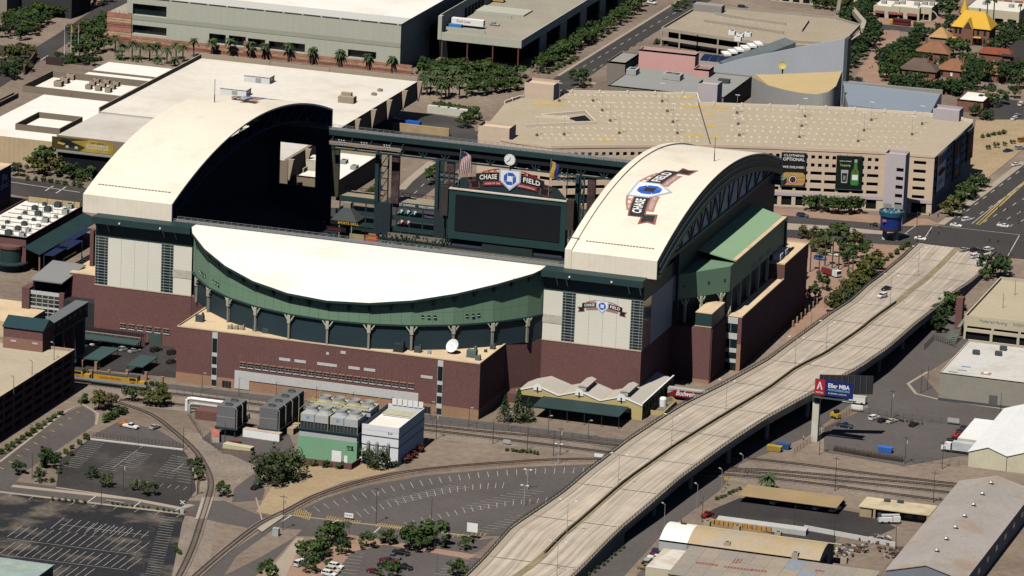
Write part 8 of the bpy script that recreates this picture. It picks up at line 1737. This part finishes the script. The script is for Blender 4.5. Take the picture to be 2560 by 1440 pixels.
plants('small tree around the fenced lot','fenced lot trees',[('dark',50,1186,5.5),('dark',128,1172,7),('dark',118,1158,6),('dark',100,1205,4.5),('dark',228,1196,4),('grey',265,1218,5.5),('grey',372,1238,5.5),('broad',490,1178,5.5),('broad',494,1200,5),('broad',556,1240,5.5),('grey',335,1225,4)]+rowp('shrub',(95,1180),(215,1100),8,2.6)+rowp('shrub',(130,1205),(180,1140),4,2.2))
plants('leafy tree shading the lower parking lot','lower lot trees',[('broad',822,1362,8),('broad',842,1355,7),('broad',770,1405,8),('broad',792,1400,8),('dark',805,1385,7),('dark',855,1385,6),('broad',916,1370,6),('broad',970,1360,5.5),('broad',1024,1372,8),('broad',1048,1376,8),('broad',1085,1366,9.5),('broad',1062,1360,7),('broad',1165,1374,5),('broad',1142,1442,6),('shrub',960,1358,2.6),('shrub',988,1360,2.6),('shrub',1110,1370,2.6),('shrub',820,1412,2.6),('broad',775,1432,6),('broad',670,1452,7),('broad',975,1450,7)])
plant('lowpalm',1918,1224,1.5,'stubby fan palm at the end of the tan carport'); plants('ivy clump on the staff lot fence','fence ivy',rowp('shrub',(195,935),(238,940),5,2.4,1)+rowp('shrub',(322,960),(362,964),5,2.4,1)+rowp('shrub',(380,965),(405,968),3,2.2,1)); plants('small plant on the west terrace','terrace plants',[('lowpalm',5,800,1.2)]+rowp('shrub',(60,800),(100,795),4,3)+rowp('broad',(60,640),(85,650),3,5))
plants('weed tuft along the street edge','street weeds',rowp('shrub',(130,1252),(210,1258),6,1.4)+rowp('shrub',(280,1262),(370,1272),8,1.3)+rowp('shrub',(395,1276),(450,1284),5,1.3)+rowp('shrub',(438,1372),(446,1385),4,1.8)+rowp('shrub',(1270,1128),(1345,1136),9,1.6)+rowp('shrub',(1475,1440),(1560,1372),9,1.6)+rowp('shrub',(1795,1250),(1850,1225),7,1.6)+rowp('shrub',(2230,1050),(2305,1062),9,1.2))
# ================================================================ VEHICLES
tyre=mat('tyre',(.015,.015,.016),.9); carglass=glossy('car_glass',(.015,.018,.02),.08,.6); lampm=mat('head_lamp',(.7,.7,.66),.3); tailm=mat('tail_lamp',(.3,.02,.02),.3)
def carbody(prof,w,name,cab=None):
    """side profile lofted across the width with tucked-in shoulders"""
    rows=[]
    for y,k,dz in ((-w/2,.97,.0),(-w/2*.94,1,.06),(w/2*.94,1,.06),(w/2,.97,0)): rows.append([(x*k,y,z+(dz if z>.6 else 0)) for x,z in prof])
    m=MB(); m.grid(rows,True); m.poly(rows[0]); m.poly(rows[-1][::-1]); return m
def make_car(kind):
    t=bpy.data.objects.new(kind,None); COL.objects.link(t); L,W={'sedan':(4.8,1.85),'suv':(4.9,1.95),'pickup':(5.7,2.0),'van':(5.3,2.0)}[kind]; h=L/2
    if kind=='sedan': pr=[(-h,.35),(h,.35),(h,.72),(h*.45,.95),(-h*.62,1.0),(-h,.92)]; cab=[(h*.4,.93),(h*.08,1.42),(-h*.42,1.42),(-h*.72,.98)]
    elif kind=='suv': pr=[(-h,.4),(h,.4),(h,.9),(h*.5,1.1),(-h,1.12)]; cab=[(h*.46,1.08),(h*.2,1.75),(-h*.85,1.75),(-h*.97,1.1)]
    elif kind=='pickup': pr=[(-h,.5),(h,.5),(h,1.0),(h*.45,1.15),(h*.02-.0,1.15),(-h,1.12)]; cab=[(h*.42,1.13),(h*.2,1.82),(-h*.18,1.82),(-h*.24,1.13)]
    else: pr=[(-h,.4),(h,.4),(h,1.0),(h*.72,1.2),(-h,1.22)]; cab=[(h*.7,1.18),(h*.42,2.1),(-h*.97,2.1),(-h,1.2)]
    white=MATS['letter_white']; b=carbody(pr,W,'body'); me=b.mesh('body',white); o=link('body',me,t)
    rows=[[(x,y*k,z) for x,z in cab for k in (1,)] for y,k in ((-W/2*.9,1),(W/2*.9,1))]
    rows=[[(x,s*W/2*(.93 if z<1.3 and kind!='van' or z<1.3 else .76),z) for x,z in cab] for s in (-1,1)]
    m=MB(); m.grid(rows); m.poly(rows[0]); m.poly(rows[1][::-1]); link('window_band',m.mesh('window_band',carglass),t)
    (x1,z1),(x2,z2)=cab[1],cab[2]; m=MB(); m.box(x2,x1,-W/2*.78,W/2*.78,z1-.03,z1+.05); link('roof_panel',m.mesh('roof_panel',white),t)
    if kind=='pickup': m=MB(); m.box(-h*.94,-h*.28,-W/2*.8,W/2*.8,.9,1.17); link('load_bed',m.mesh('load_bed',mat('bed_liner',(.03,.03,.03))),t)
    if kind in('suv','van'):
        m=MB(); m.box(-.07,.07,-.06,.06,1.1,z1); pm_=m.mesh('roof_pillar',white)
        for xx in (-h*.9,-h*.3,h*.1):
            for s in (-1,1): a=link('roof_pillar',pm_,t); a.location=(xx,s*W/2*.86,0)
    wm=MB(); wm.tube((0,-.13,0),(0,.13,0),.36,12); wme=wm.mesh('wheel',tyre); rm=MB(); rm.tube((0,-.14,0),(0,.14,0),.19,8); rme=rm.mesh('rim',lgrey)
    for sx in (.62,-.62):
        for sy in (-1,1): w_=link('wheel',wme,t); w_.location=(h*sx,sy*(W/2-.1),.36); link('rim',rme,w_)
    lm=MB(); lm.box(-.04,.04,-.22,.22,-.1,.1); lme=lm.mesh('headlight',lampm); tme=lm.mesh('tail_light',tailm)
    for sy in (-1,1): a=link('headlight',lme,t); a.location=(h+.0,sy*W*.36,.75); a=link('tail_light',tme,t); a.location=(-h,sy*W*.38,.85)
    return t
CARS={}; NM={'sedan':'sedan_car','suv':'suv_car','pickup':'pickup_truck','van':'passenger_van'}
PC={k:paint('paint_'+k,c) for k,c in dict(white=(.75,.75,.74),black=(.014,.015,.018),silver=(.38,.39,.4),red=(.30,.015,.02),maroon=(.11,.015,.025),navy=(.015,.03,.09),blue=(.03,.10,.3),grey=(.12,.125,.13),cream=(.55,.5,.38),gold=(.25,.2,.1),orange=(.5,.16,.02),darkblue=(.02,.035,.06)).items()}
def car(kind,px,py,deg,color,label,group=None,z=0,deck=False):
    q=Pd(px,py) if deck else P(px,py,z)
    if kind not in CARS: CARS[kind]=make_car(NM[kind]) if False else None
    first=CARS.get(kind) is None
    if first: 
        t=make_car(kind); t.name=NM[kind]; CARS[kind]=t
    else:
        src=CARS[kind]; t=src.copy(); COL.objects.link(t)
        for ch in src.children:
            c=ch.copy(); COL.objects.link(c); c.parent=t
            for g in ch.children: d=g.copy(); COL.objects.link(d); d.parent=c
    t.location=(q.x,q.y,q.z+.05); t.rotation_euler=(0,0,R(deg)); tag(t,label,'car' if kind in('sedan','suv') else {'pickup':'pickup truck','van':'van'}[kind],group)
    for ch in t.children:
        if ch.name.split('.')[0] in('body','roof_panel','roof_pillar'): ch.material_slots[0].link='OBJECT'; ch.material_slots[0].material=PC[color]
    return t
g='cars on the overpass'
car('sedan',2215,725,-112,'black','black saloon driving down the overpass ahead of a white SUV',g,deck=True); car('suv',2205,744,-112,'white','white SUV driving down the overpass behind a black saloon',g,deck=True)
g='cars queued at the signals'
for px,py,k,c,l in ((2410,628,'sedan','silver','silver saloon leftmost in the queue at the signals'),(2436,628,'sedan','black','black saloon second in the front of the queue'),(2456,632,'sedan','darkblue','dark saloon third in the front of the queue'),(2438,645,'suv','white','white SUV behind the black saloon in the queue'),(2453,651,'suv','white','white SUV in the queue behind the dark saloon'),(2450,664,'sedan','white','white saloon last in the queue'),(2471,628,'suv','white','white SUV rightmost in the queue by the tree')): car(k,px,py,62,c,l,g,deck=True)
g='cars at the crossroads'
for px,py,k,c,d,l in ((2301,600,'sedan','white',-5,'white saloon crossing the near edge of the crossroads'),(2390,567,'sedan','white',-3,'white saloon crossing the middle of the crossroads'),(2417,553,'suv','white',60,'white SUV heading away up the wide street'),(2508,568,'sedan','white',175,'white saloon at the right side of the crossroads'),(2388,540,'sedan','darkblue',60,'dark saloon in the shade of the garage trees'),(2006,543,'suv','navy',-3,'navy SUV on the street before the beige garage'),(2190,566,'sedan','black',-3,'black saloon passing left of the blue drum sign'),(2520,380,'sedan','navy',60,'dark blue saloon on the wide street at right'),(2549,374,'suv','silver',60,'silver SUV beside the dark blue saloon'),(2557,355,'van','orange',60,'orange van at the right edge of the wide street'),(2540,415,'sedan','white',60,'white saloon on the wide street below the dark blue one')): car(k,px,py,d,c,l,g)
g='cars in the heritage lot'
for i,(px,py,k,c,l) in enumerate(((2453,274,'suv','black','black SUV at the left of the heritage car park'),(2464,268,'sedan','maroon','maroon saloon in the heritage car park'),(2472,263,'sedan','white','white saloon in the heritage car park'),(2480,262,'sedan','red','red saloon in the heritage car park'),(2497,268,'suv','darkblue','dark SUV in the middle of the heritage car park'),(2468,294,'sedan','black','black saloon in the near row of the heritage car park'),(2553,264,'suv','white','white SUV at the far right of the heritage car park'),(2543,292,'sedan','silver','silver saloon at the right of the heritage car park'),(2535,300,'sedan','white','white saloon beside the silver one at the heritage car park'))): car(k,px,py,80,c,l,g)
g='cars in the billboard lot'
for px,py,k,c,d,l in ((2185,1049,'suv','white',68,'white SUV parked left of the black one in the billboard lot'),(2207,1055,'sedan','black',68,'black saloon between white and cream cars in the billboard lot'),(2229,1057,'sedan','cream',68,'cream saloon under the utility pole in the billboard lot'),(2284,1065,'sedan','black',75,'small black car parked alone on the weedy verge'),(2112,1069,'pickup','darkblue',-5,'dark old pickup beside the billboard shadow'),(2114,1007,'pickup','white',0,'white pickup towing a white cargo trailer'),(2417,1078,'suv','navy',-2,'navy SUV farthest in the row by the white shed'),(2407,1087,'suv','maroon',-2,'maroon SUV in the row by the white shed'),(2399,1097,'pickup','red',-2,'bright red pickup in the row by the white shed'),(2387,1107,'pickup','black',-2,'black pickup nearest in the row by the white shed')): car(k,px,py,d,c,l,g)
g='cars under the tan carport'
for px,py,k,c,l in ((1938,1259,'suv','white','white SUV under the left of the tan carport'),(1980,1264,'sedan','black','black saloon under the tan carport'),(2003,1267,'sedan','grey','grey saloon under the tan carport'),(2025,1270,'sedan','blue','blue saloon under the tan carport'),(2045,1273,'pickup','white','white pickup under the tan carport, left one'),(2087,1278,'pickup','white','white pickup under the right end of the tan carport')): car(k,px,py,78,c,l,g)
g='pickups beside the workshop'
for px,py,c,l in ((1652,1383,'navy','navy pickup farthest in the row by the white vault'),(1647,1392,'maroon','maroon pickup second in the row by the white vault'),(1640,1401,'white','white pickup third in the row by the white vault'),(1632,1408,'silver','silver pickup fourth in the row by the white vault'),(1626,1416,'black','black pickup fifth in the row by the white vault'),(1615,1424,'gold','tan gold pickup nearest in the row by the white vault')): car('pickup',px,py,-4,c,l,g)
car('pickup',1768,1292,75,'red','red pickup tucked beside the pale lean to')
g='cars in the lower lot'
for px,py,k,c,d,l in ((752,1414,'van','white',70,'white van parked beneath the lower left trees'),(840,1421,'suv','white',-8,'white SUV farthest of three at the lower lot edge'),(832,1431,'suv','cream',-8,'cream SUV in the middle of three at the lower lot edge'),(823,1440,'suv','white',-8,'white SUV nearest of three at the lower lot edge'),(1003,1387,'pickup','black',-8,'black pickup farthest in the lower lot cluster'),(981,1398,'pickup','grey',-8,'grey pickup second in the lower lot cluster'),(970,1408,'pickup','maroon',-8,'maroon pickup in the middle of the lower lot cluster'),(962,1418,'sedan','black',-8,'black saloon in the lower lot cluster'),(1010,1423,'pickup','black',-8,'black pickup alone at the right of the lower lot cluster'),(935,1433,'sedan','maroon',-8,'maroon saloon at the bottom edge of the lower lot'),(640,1222,'sedan','black',80,'black car on the small drive by the curving track')): car(k,px,py,d,c,l,g)
g='cars in the staff lot'
for px,py,k,c,l in ((201,860,'suv','white','white SUV left under the long green carport'),(240,863,'sedan','white','white saloon under the long green carport'),(295,869,'sedan','white','white saloon at the right of the long green carport'),(312,877,'suv','silver','silver SUV before the long green carport'),(335,881,'sedan','silver','silver saloon right of the silver SUV'),(390,879,'suv','black','big black SUV before the green roller door'),(432,886,'suv','black','black SUV at the corner of the brick block'),(430,908,'sedan','black','black saloon near the brick corner')): car(k,px,py,65,c,l,g)
car('suv',596,1117,-10,'red','red SUV in the cooling plant yard'); car('sedan',52,115,50,'black','black car on the street at the top left'); car('sedan',1236,64,-5,'silver','silver saloon on the loading deck beside the box trailer',z=14); car('suv',1857,22,-5,'darkblue','dark SUV on the top parking deck',z=8); car('sedan',1412,233,70,'darkblue','dark car by the parapet of the beige garage deck',z=24.2); car('pickup',1628,10,-20,'white','white truck crossing the street at the top'); car('pickup',327,1071,-10,'white','white pickup in the fenced machine yard'); car('sedan',387,1072,75,'silver','silver car in the fenced machine yard'); car('sedan',2082,640,-5,'cream','cream car by the plaza drive'); car('suv',2050,650,-5,'blue','blue SUV by the plaza drive')
# trucks
def boxy(name,label,cat,px,py,deg,parts,z=0):
    q=P(px,py,z); t=thing(name,label,cat,loc=(q.x,q.y,z)); cs,sn=math.cos(R(deg)),math.sin(R(deg))
    for n,(x0,x1,y0,y1,z0,z1),mt in parts:
        m=MB(); m.box(x0,x1,y0,y1,z0,z1); m.v=[(q.x+x*cs-y*sn,q.y+x*sn+y*cs,z+zz) for x,y,zz in m.v]; m.build(n,mt,t)
    for x in (parts[0][1][0]+1.2,parts[0][1][1]-1.2):
        for y in (-1.15,.9): 
            m=MB(); m.tube((x,y,.5),(x,y+.28,.5),.5,12); m.v=[(q.x+a*cs-b*sn,q.y+a*sn+b*cs,z+c_) for a,b,c_ in m.v]; m.build('wheel',tyre,t)
    return t
wp_=PC['white']
boxy('semi_truck','white articulated lorry backed against the white shed','truck',2390,1132,178,[('chassis',(-10,4,-1,1,.6,1.1),dgrey),('cab',(1.8,4,-1.2,1.2,1.1,3.4),wp_),('windscreen',(3.4,4.03,-1.1,1.1,2.2,3.1),carglass),('bonnet',(4,5.2,-1,1,.9,2),wp_),('trailer_box',(-12,1.2,-1.3,1.3,1.2,4.1),mat('trailer_grey',(.5,.52,.54)))])
boxy('cargo_trailer','small white cargo trailer behind the white pickup','trailer',2145,1010,0,[('box',(-2.8,2.8,-1.1,1.1,.6,2.9),wp_),('roof',(-2.85,2.85,-1.15,1.15,2.9,3.0),cream)])
boxy('bucket_truck','white bucket truck parked before the low tan office','truck',2222,1308,25,[('body',(-3.6,1,-1.1,1.1,.7,2.2),wp_),('cab',(1.2,3.6,-1.1,1.1,.7,2.5),wp_),('windscreen',(2.6,3.63,-1.0,1.0,1.7,2.3),carglass),('boom',(-3,3.4,-.3,.3,2.7,3.1),wp_),('bucket',(-3.8,-2.8,-.6,.6,2.4,3.4),dgrey)])
boxy('fire_engine','red and white fire engine standing in the plaza','fire engine',2078,690,-32,[('body',(-4.5,1.4,-1.25,1.25,.8,2.8),mat('engine_red',(.22,.03,.035))),('cab',(1.6,4.3,-1.25,1.25,.7,3.0),PC['white']),('windscreen',(3.6,4.33,-1.15,1.15,1.8,2.7),carglass),('ladder',(-4.4,2.6,-.5,.5,2.85,3.1),steel)])
boxy('blue_truck','bright blue tank truck in the dock yard','truck',1014,318,-6,[('chassis',(-6,5,-1,1,.5,1),dgrey),('tank',(-2,7,-1.25,1.25,1,3.2),mat('truck_blue',(.02,.12,.55),.4)),('cab',(-6,-2.6,-1.25,1.25,.9,3.4),mat('truck_blue',(.02,.12,.55),.4)),('windscreen',(-6.03,-5.6,-1.1,1.1,2,3),carglass)])
boxy('trolley_bus','maroon and yellow trolley bus on the heritage street','bus',2255,64,-4,[('body',(-4.5,4,-1.25,1.25,.6,2.9),mat('trolley_maroon',(.16,.02,.025))),('nose',(-6.2,-4.5,-1.2,1.2,.6,2.4),mat('trolley_yellow',(.55,.32,.04))),('roof',(-4.4,4.1,-1.3,1.3,2.9,3.2),mat('trolley_maroon2',(.12,.02,.02))),('window_band',(-4,3.8,-1.28,1.28,1.7,2.5),carglass)])
boxy('forklift','orange forklift in the fenced machine yard','forklift',307,1066,40,[('body',(-1.4,1,-.7,.7,.4,1.4),PC['orange']),('mast',(1,1.3,-.6,.6,.2,2.6),PC['orange'])])
boxy('backhoe','yellow road machine beside the overpass shadow','digger',2090,1046,-30,[('body',(-2,1.6,-1,1,.6,2),mat('plant_yellow',(.55,.33,.03))),('cab',(-.6,.8,-.8,.8,2,3.2),carglass)])
for i,(px,py,l) in enumerate(((1936,1128,'yellow skip beneath the overpass edge'),(1957,1122,'blue skip beneath the overpass edge'),(2213,1131,'bright blue skip in the billboard lot'))):
    c=P(px,py); m=MB(); m.add([(c.x-2.2,c.y-1,.2),(c.x+2.2,c.y-1,.2),(c.x+2.2,c.y+1,.2),(c.x-2.2,c.y+1,.2),(c.x-2.6,c.y-1.2,2),(c.x+2.6,c.y-1.2,2),(c.x+2.6,c.y+1.2,2),(c.x-2.6,c.y+1.2,2)],[(0,1,5,4),(1,2,6,5),(2,3,7,6),(3,0,4,7),(4,5,6,7),(3,2,1,0)]); one('dumpster',m,[mat('skip_yellow',(.4,.28,.05)),mat('skip_blue',(.03,.08,.22)),mat('skip_bright',(.04,.14,.5))][i],l,'dumpster')
for i in range(4):
    c=P(1085+i*24,283+i*3,0); m=MB(); m.box(c.x-2.8,c.x+2.8,c.y-1.3,c.y+1.3,.1,3.4); one('shipping_container',m,mat('container_white',(.6,.58,.5),.8,.05,.3,.05,2,stripe=('X',.5,.1)),'white container in the dock yard row, %s from the left'%['first','second','third','fourth'][i],'container','white containers in the dock yard')
m=MB(); c=P(1035,332); m.box(c.x-10,c.x+16,c.y-.5,c.y+.5,0,3.6); one('dock_wall',m,mat('dock_tan',(.42,.31,.18)),'tan wall below the blue tank truck','wall')
# utility poles, fences, signs
wood=mat('pole_wood',(.07,.05,.04),.95); U=[(2087,1228,12,'beside the left of the yard tracks'),(2262,1160,10,'on the weedy fence line of the billboard lot'),(2355,1173,10,'left of the white gabled sheds'),(2333,1257,11,'at the right end of the yard tracks'),(2227,1049,11,'behind the cream car in the billboard lot'),(2500,1043,9,'before the grey warehouse wall'),(2302,983,9,'left of a pair on the kerb corner'),(2318,975,9,'right of a pair on the kerb corner'),(2048,1137,11,'beside the billboard post'),(2238,1380,10,'in front of the long tin warehouse'),(1985,1322,8,'behind the patched tin roof'),(2085,1355,8,'at the yellow flank of the barrel workshop'),(1755,1305,9,'beside the bright white vault'),(707,1326,12,'on the dirt corner by the grey cabinet'),(940,1309,12.5,'in the striped lot, tall one'),(1078,1312,9,'behind the lower lot trees'),(308,1227,10,'at the street edge of the fenced lot'),(253,1262,8,'yellow footed at the street'),(80,1198,9,'at the garage drive'),(478,1245,12,'where the curving track meets the street'),(458,1125,8,'at the fenced lot corner by the curve'),(1090,1098,10,'white headed beside the main line'),(1232,1110,9,'on the main line opposite the brick corner'),(1318,1125,8.5,'third along the main line'),(1383,1140,9,'fourth along the main line'),(1400,1138,10,'fifth along the main line'),(562,1110,8,'inside the cooling plant fence')]
for px,py,hh,l in U: pole_thing('utility_pole',px,py,hh,'dark wooden utility pole '+l,'utility pole',wood,'utility' if hh>9.9 else 'none',group='utility poles')
for i,(px,py,l) in enumerate(((505,978,'first'),(597,990,'second'),(690,1000,'third'),(790,1012,'fourth'),(882,1025,'fifth'),(978,1038,'sixth'),(1076,1050,'seventh'),(1172,1065,'eighth'),(1270,1075,'ninth'),(1370,1085,'tenth'),(1470,1097,'eleventh'))): pole_thing('service_lamp',px,py,6.5,'%s dark lamp post from the left along the service road'%l,'lamp post',dgrey,'light',.9,.3,group='service road lamps')
for i,(px,py,l) in enumerate(((1855,1195,'by the yard tracks'),(1803,1232,'by the bend of the lower street'),(1742,1270,'midway along the lower street'),(1660,1320,'near the white vault'))): pole_thing('street_lamp',px,py,8,'tall lamp post beneath the overpass '+l,'lamp post',steel,'light',1.5,2.4,group='lamps under the overpass')
for i,(px,py) in enumerate(((1395,1160),(1318,1225),(1310,1265))): pole_thing('lot_lamp',px,py,7,'twin headed lamp in the striped lot, %s'%['farthest','middle','nearest'][i],'lamp post',lgrey,'twin',group='striped lot lamps')
for i,(px,py) in enumerate(((440,1170),(272,1178),(413,1218),(150,1195),(345,1125),(750,1418),(1092,1432),(872,1365))): pole_thing('lot_lamp',px,py,6.5,'slim lot lamp %s'%['in the fenced lot at right','in the fenced lot at centre','in the fenced lot near the street','at the drive edge of the fenced lot','at the pale kerb of the fenced lot','among the lower left trees','at the right of the lower lot','at the lower lot entrance'][i],'lamp post',dgrey,'none',group='slim lot lamps',r=.07)
for i,(px,py) in enumerate(((2000,870),(2012,845),(2028,812),(2062,770),(2075,745),(2035,770))): pole_thing('plaza_lamp',px,py,5,'slim plaza lamp east of the ballpark, %s'%['first','second','third','fourth','fifth','sixth'][i],'lamp post',dgrey,'none',group='plaza lamps',r=.07)
def fence(label,pts,h=2.0,mt=None,step=3.0,rails=3):
    w=[P(*p) for p in pts]; t=thing('chain_fence',label,'fence',loc=(w[0].x,w[0].y,0)); m=MB()
    for a,b in zip(w,w[1:]):
        L=(b-a).length; n=max(1,int(L/step))
        for k in range(n): q=a.lerp(b,k/n); m.box(q.x-.05,q.x+.05,q.y-.05,q.y+.05,0,h)
    m.build('post',mt or dgrey,t); m=MB()
    for k in range(rails): m.wall([p[:2] for p in w],.05,h*(k+1)/rails-.06,h*(k+1)/rails)
    m.build('rail',mt or dgrey,t); return t
fence('wire fence between service road and main line',[(440,985),(1060,1062),(1300,1082),(1560,1108)]); fence('wire fence along the billboard lot and overpass',[(1985,1135),(2080,1070),(2130,1030)]); fence('wire fence on the track side of the billboard lot',[(2070,1125),(2260,1155),(2420,1165)]); fence('wire fence along the north side of the billboard lot',[(2130,1030),(2280,1050),(2400,1065)]); fence('slatted fence at the pale kerb of the fenced lot',[(224,1096),(458,1124)],2.4,mat('fence_brown',(.07,.05,.045)),1.2,5); fence('orange post railing between the curving track and striped lot',[(735,1282),(812,1240),(920,1207),(1060,1183),(1280,1163),(1480,1156)],1.5,mat('orange_post',(.33,.12,.08)),4.5,2); fence('wire fence round the cooling plant yard',[(470,1040),(505,1095),(555,1135)],2.2); fence('dark fence on the curve beside the fenced lot',[(490,1150),(496,1190),(492,1238)],2.2,black,1.5,5); fence('iron fence before the staff lot',[(180,938),(300,952),(410,965)],2.2); fence('dark fence on the yard edge left of the grey warehouse',[(2310,875),(2335,850),(2390,870)],2.2,black,1.2,4)
def small_sign(px,py,w,h,z,mt,label,txt=None,tm=None,legs=True):
    c=P(px,py); t=thing('signboard',label,'sign',loc=(c.x,c.y,0)); m=MB(); m.box(c.x-w/2,c.x+w/2,c.y-.08,c.y+.08,z,z+h); b=m.build('board',mt,t)
    if legs: m=MB(); m.box(c.x-w/2+.1,c.x-w/2+.22,c.y-.05,c.y+.05,0,z); m.box(c.x+w/2-.22,c.x+w/2-.1,c.y-.05,c.y+.05,0,z); m.build('leg',dgrey,t)
    if txt: lettering('print',txt,h*.5,tm or black,b,(c.x,c.y-.12,z+h/2),(1,0,0),(0,0,1),fit=w*.8,ext=.01)
small_sign(872,1300,3.0,1.5,.8,letter,'white board reading PARK at the striped lot entrance','PARK',red); small_sign(1180,1348,3.6,3.0,2.4,letter,'white poster board above the lot by the overpass'); small_sign(1267,1112,2.6,1.3,.5,lgrey,'pale blank board beside the main line'); small_sign(1497,1147,3.2,1.2,.6,letter,'white blank board at the overpass foot by the track'); small_sign(2142,1030,4.2,1.6,1.0,letter,'white blank board on the billboard lot fence'); small_sign(2383,1063,4.2,1.6,1.0,lgrey,'grey blank board near the maroon SUV'); small_sign(1815,1215,1.4,1.0,2,mat('sign_amber',(.55,.33,.02)),'small amber road sign beyond the overpass'); small_sign(317,380,.1,.1,.1,letter,'tiny white marker by the hall') if False else None
c=P(690,1340); m=MB(); m.cbox((c.x,c.y,1.3),(2.0,1.5,2.6)); m.cbox((c.x,c.y,2.65),(2.1,1.6,.1)); one('utility_cabinet',m,lgrey,'grey cabinet on the dirt corner by the crossing','cabinet')
for i,(px,py) in enumerate(((456,1285),(263,1275 if False else 1283))):
    if i: continue
    c=P(px,py); t=thing('crossing_signal','rail crossing signal with crossbuck at the street crossing','signal',loc=(c.x,c.y,0)); m=MB(); m.tube((c.x,c.y,0),(c.x,c.y,4.6),.1,6); m.build('mast',lgrey,t); m=MB(); m.bar((c.x-.8,c.y-.1,3.4),(c.x+.8,c.y-.1,4.6),.1,.2); m.bar((c.x-.8,c.y-.14,4.6),(c.x+.8,c.y-.14,3.4),.1,.2); m.build('crossbuck',letter,t); m=MB(); m.cbox((c.x,c.y,.7),(1.2,1,1.4)); m.build('cabinet',lgrey,t); m=MB(); m.bar((c.x,c.y-.2,1.2),(c.x+5,c.y-1.5,1.3),.12,.12); m.build('gate_arm',red,t)
for i,(px,py,l) in enumerate(((2292,568,'far left corner'),(2293,612,'near left corner of the crossroads'),(2545,560,'far right corner'),(2524,642,'near right corner'))):
    c=P(px,py); t=thing('traffic_signal','dark traffic signal mast at the %s'%l,'traffic signal','traffic signals',(c.x,c.y,0)); m=MB(); m.tube((c.x,c.y,0),(c.x,c.y,6.5),.14,6); m.build('mast',mat('signal_brown',(.09,.06,.05)),t); m=MB(); s_=1 if i<2 else -1; m.bar((c.x,c.y,6.2),(c.x+s_*9,c.y,6.6),.14,.14); m.build('arm',mat('signal_brown',(.09,.06,.05)),t)
    for k in (5,8.5): m=MB(); m.cbox((c.x+s_*k,c.y,5.8),(.4,.35,1.1)); m.build('signal_head',black,t)
# people
def person_mesh():
    m=MB()
    def ring(cx,cy,z,rx,ry,n=8): return [(cx+rx*math.cos(2*PI*i/n),cy+ry*math.sin(2*PI*i/n),z) for i in range(n)]
    m.m=0; m.grid([ring(.0,0,.92,.17,.12),ring(0,0,1.1,.15,.11),ring(0,0,1.35,.19,.12),ring(0,0,1.46,.15,.1),ring(0,0,1.5,.06,.06)],True)
    m.m=2; m.grid([ring(0,0,1.48,.06,.06),ring(0,0,1.55,.075,.08),ring(0,0,1.66,.085,.1),ring(0,0,1.76,.05,.06),ring(0,0,1.78,.005,.005)],True)
    for s in (-1,1):
        m.m=1; m.grid([ring(s*.09+s*.03,.06*s,0,.06,.12),ring(s*.1,.04*s,.08,.05,.06),ring(s*.1,0,.48,.065,.07),ring(s*.085,0,.95,.09,.1)],True); m.m=0; m.grid([ring(s*.2,0,1.42,.055,.06),ring(s*.25,.02,1.12,.045,.05)],True); m.m=2; m.grid([ring(s*.25,.02,1.12,.04,.045),ring(s*.27,.08,.86,.03,.035),ring(s*.27,.1,.74,.03,.04)],True)
    return m
PMS=[mat('shirt_white',(.6,.6,.6)),mat('trouser_dark',(.03,.03,.04)),mat('skin',(.35,.2,.14))]; hv=mat('vest_lime',(.45,.6,.05)); pm=person_mesh()
for i,(px,py,l,sh) in enumerate(((2174,172,'person in white shirt walking on the paved mall, left of a pair','shirt_white'),(2180,171,'person in dark top walking on the paved mall, right of a pair','trouser_dark'),(325,1002,'worker in lime vest beside the curving track','vest_lime'),(153,458,'person in dark clothes on the boulevard pavement','trouser_dark'),(2215,88,'person at the top of the paved mall','trouser_dark'),(2008,1100,'person in white near the billboard lot fence','shirt_white'))):
    c=P(px,py); o=link('person',pm.mesh('person',[MATS[sh],PMS[1],PMS[2]],smooth=True)); o.location=c; o.rotation_euler=(0,0,i*1.1); tag(o,l,'person')
for i,(a,b) in enumerate((((2085,1125),(2170,1140)),((2170,1140),(2255,1153)))):
    A,B=P(*a),P(*b); m=MB()
    for k in range(24):
        q=A.lerp(B,k/23); m.cbox((q.x,q.y,.5+.15*(k%3)),(.45,3.2,.9),.2)
    tag(one('sleeper_stack',m,wood,'long pile of dark old sleepers by the yard fence, %s half'%('left' if i==0 else 'right'),'sleeper pile'),kind='stuff')
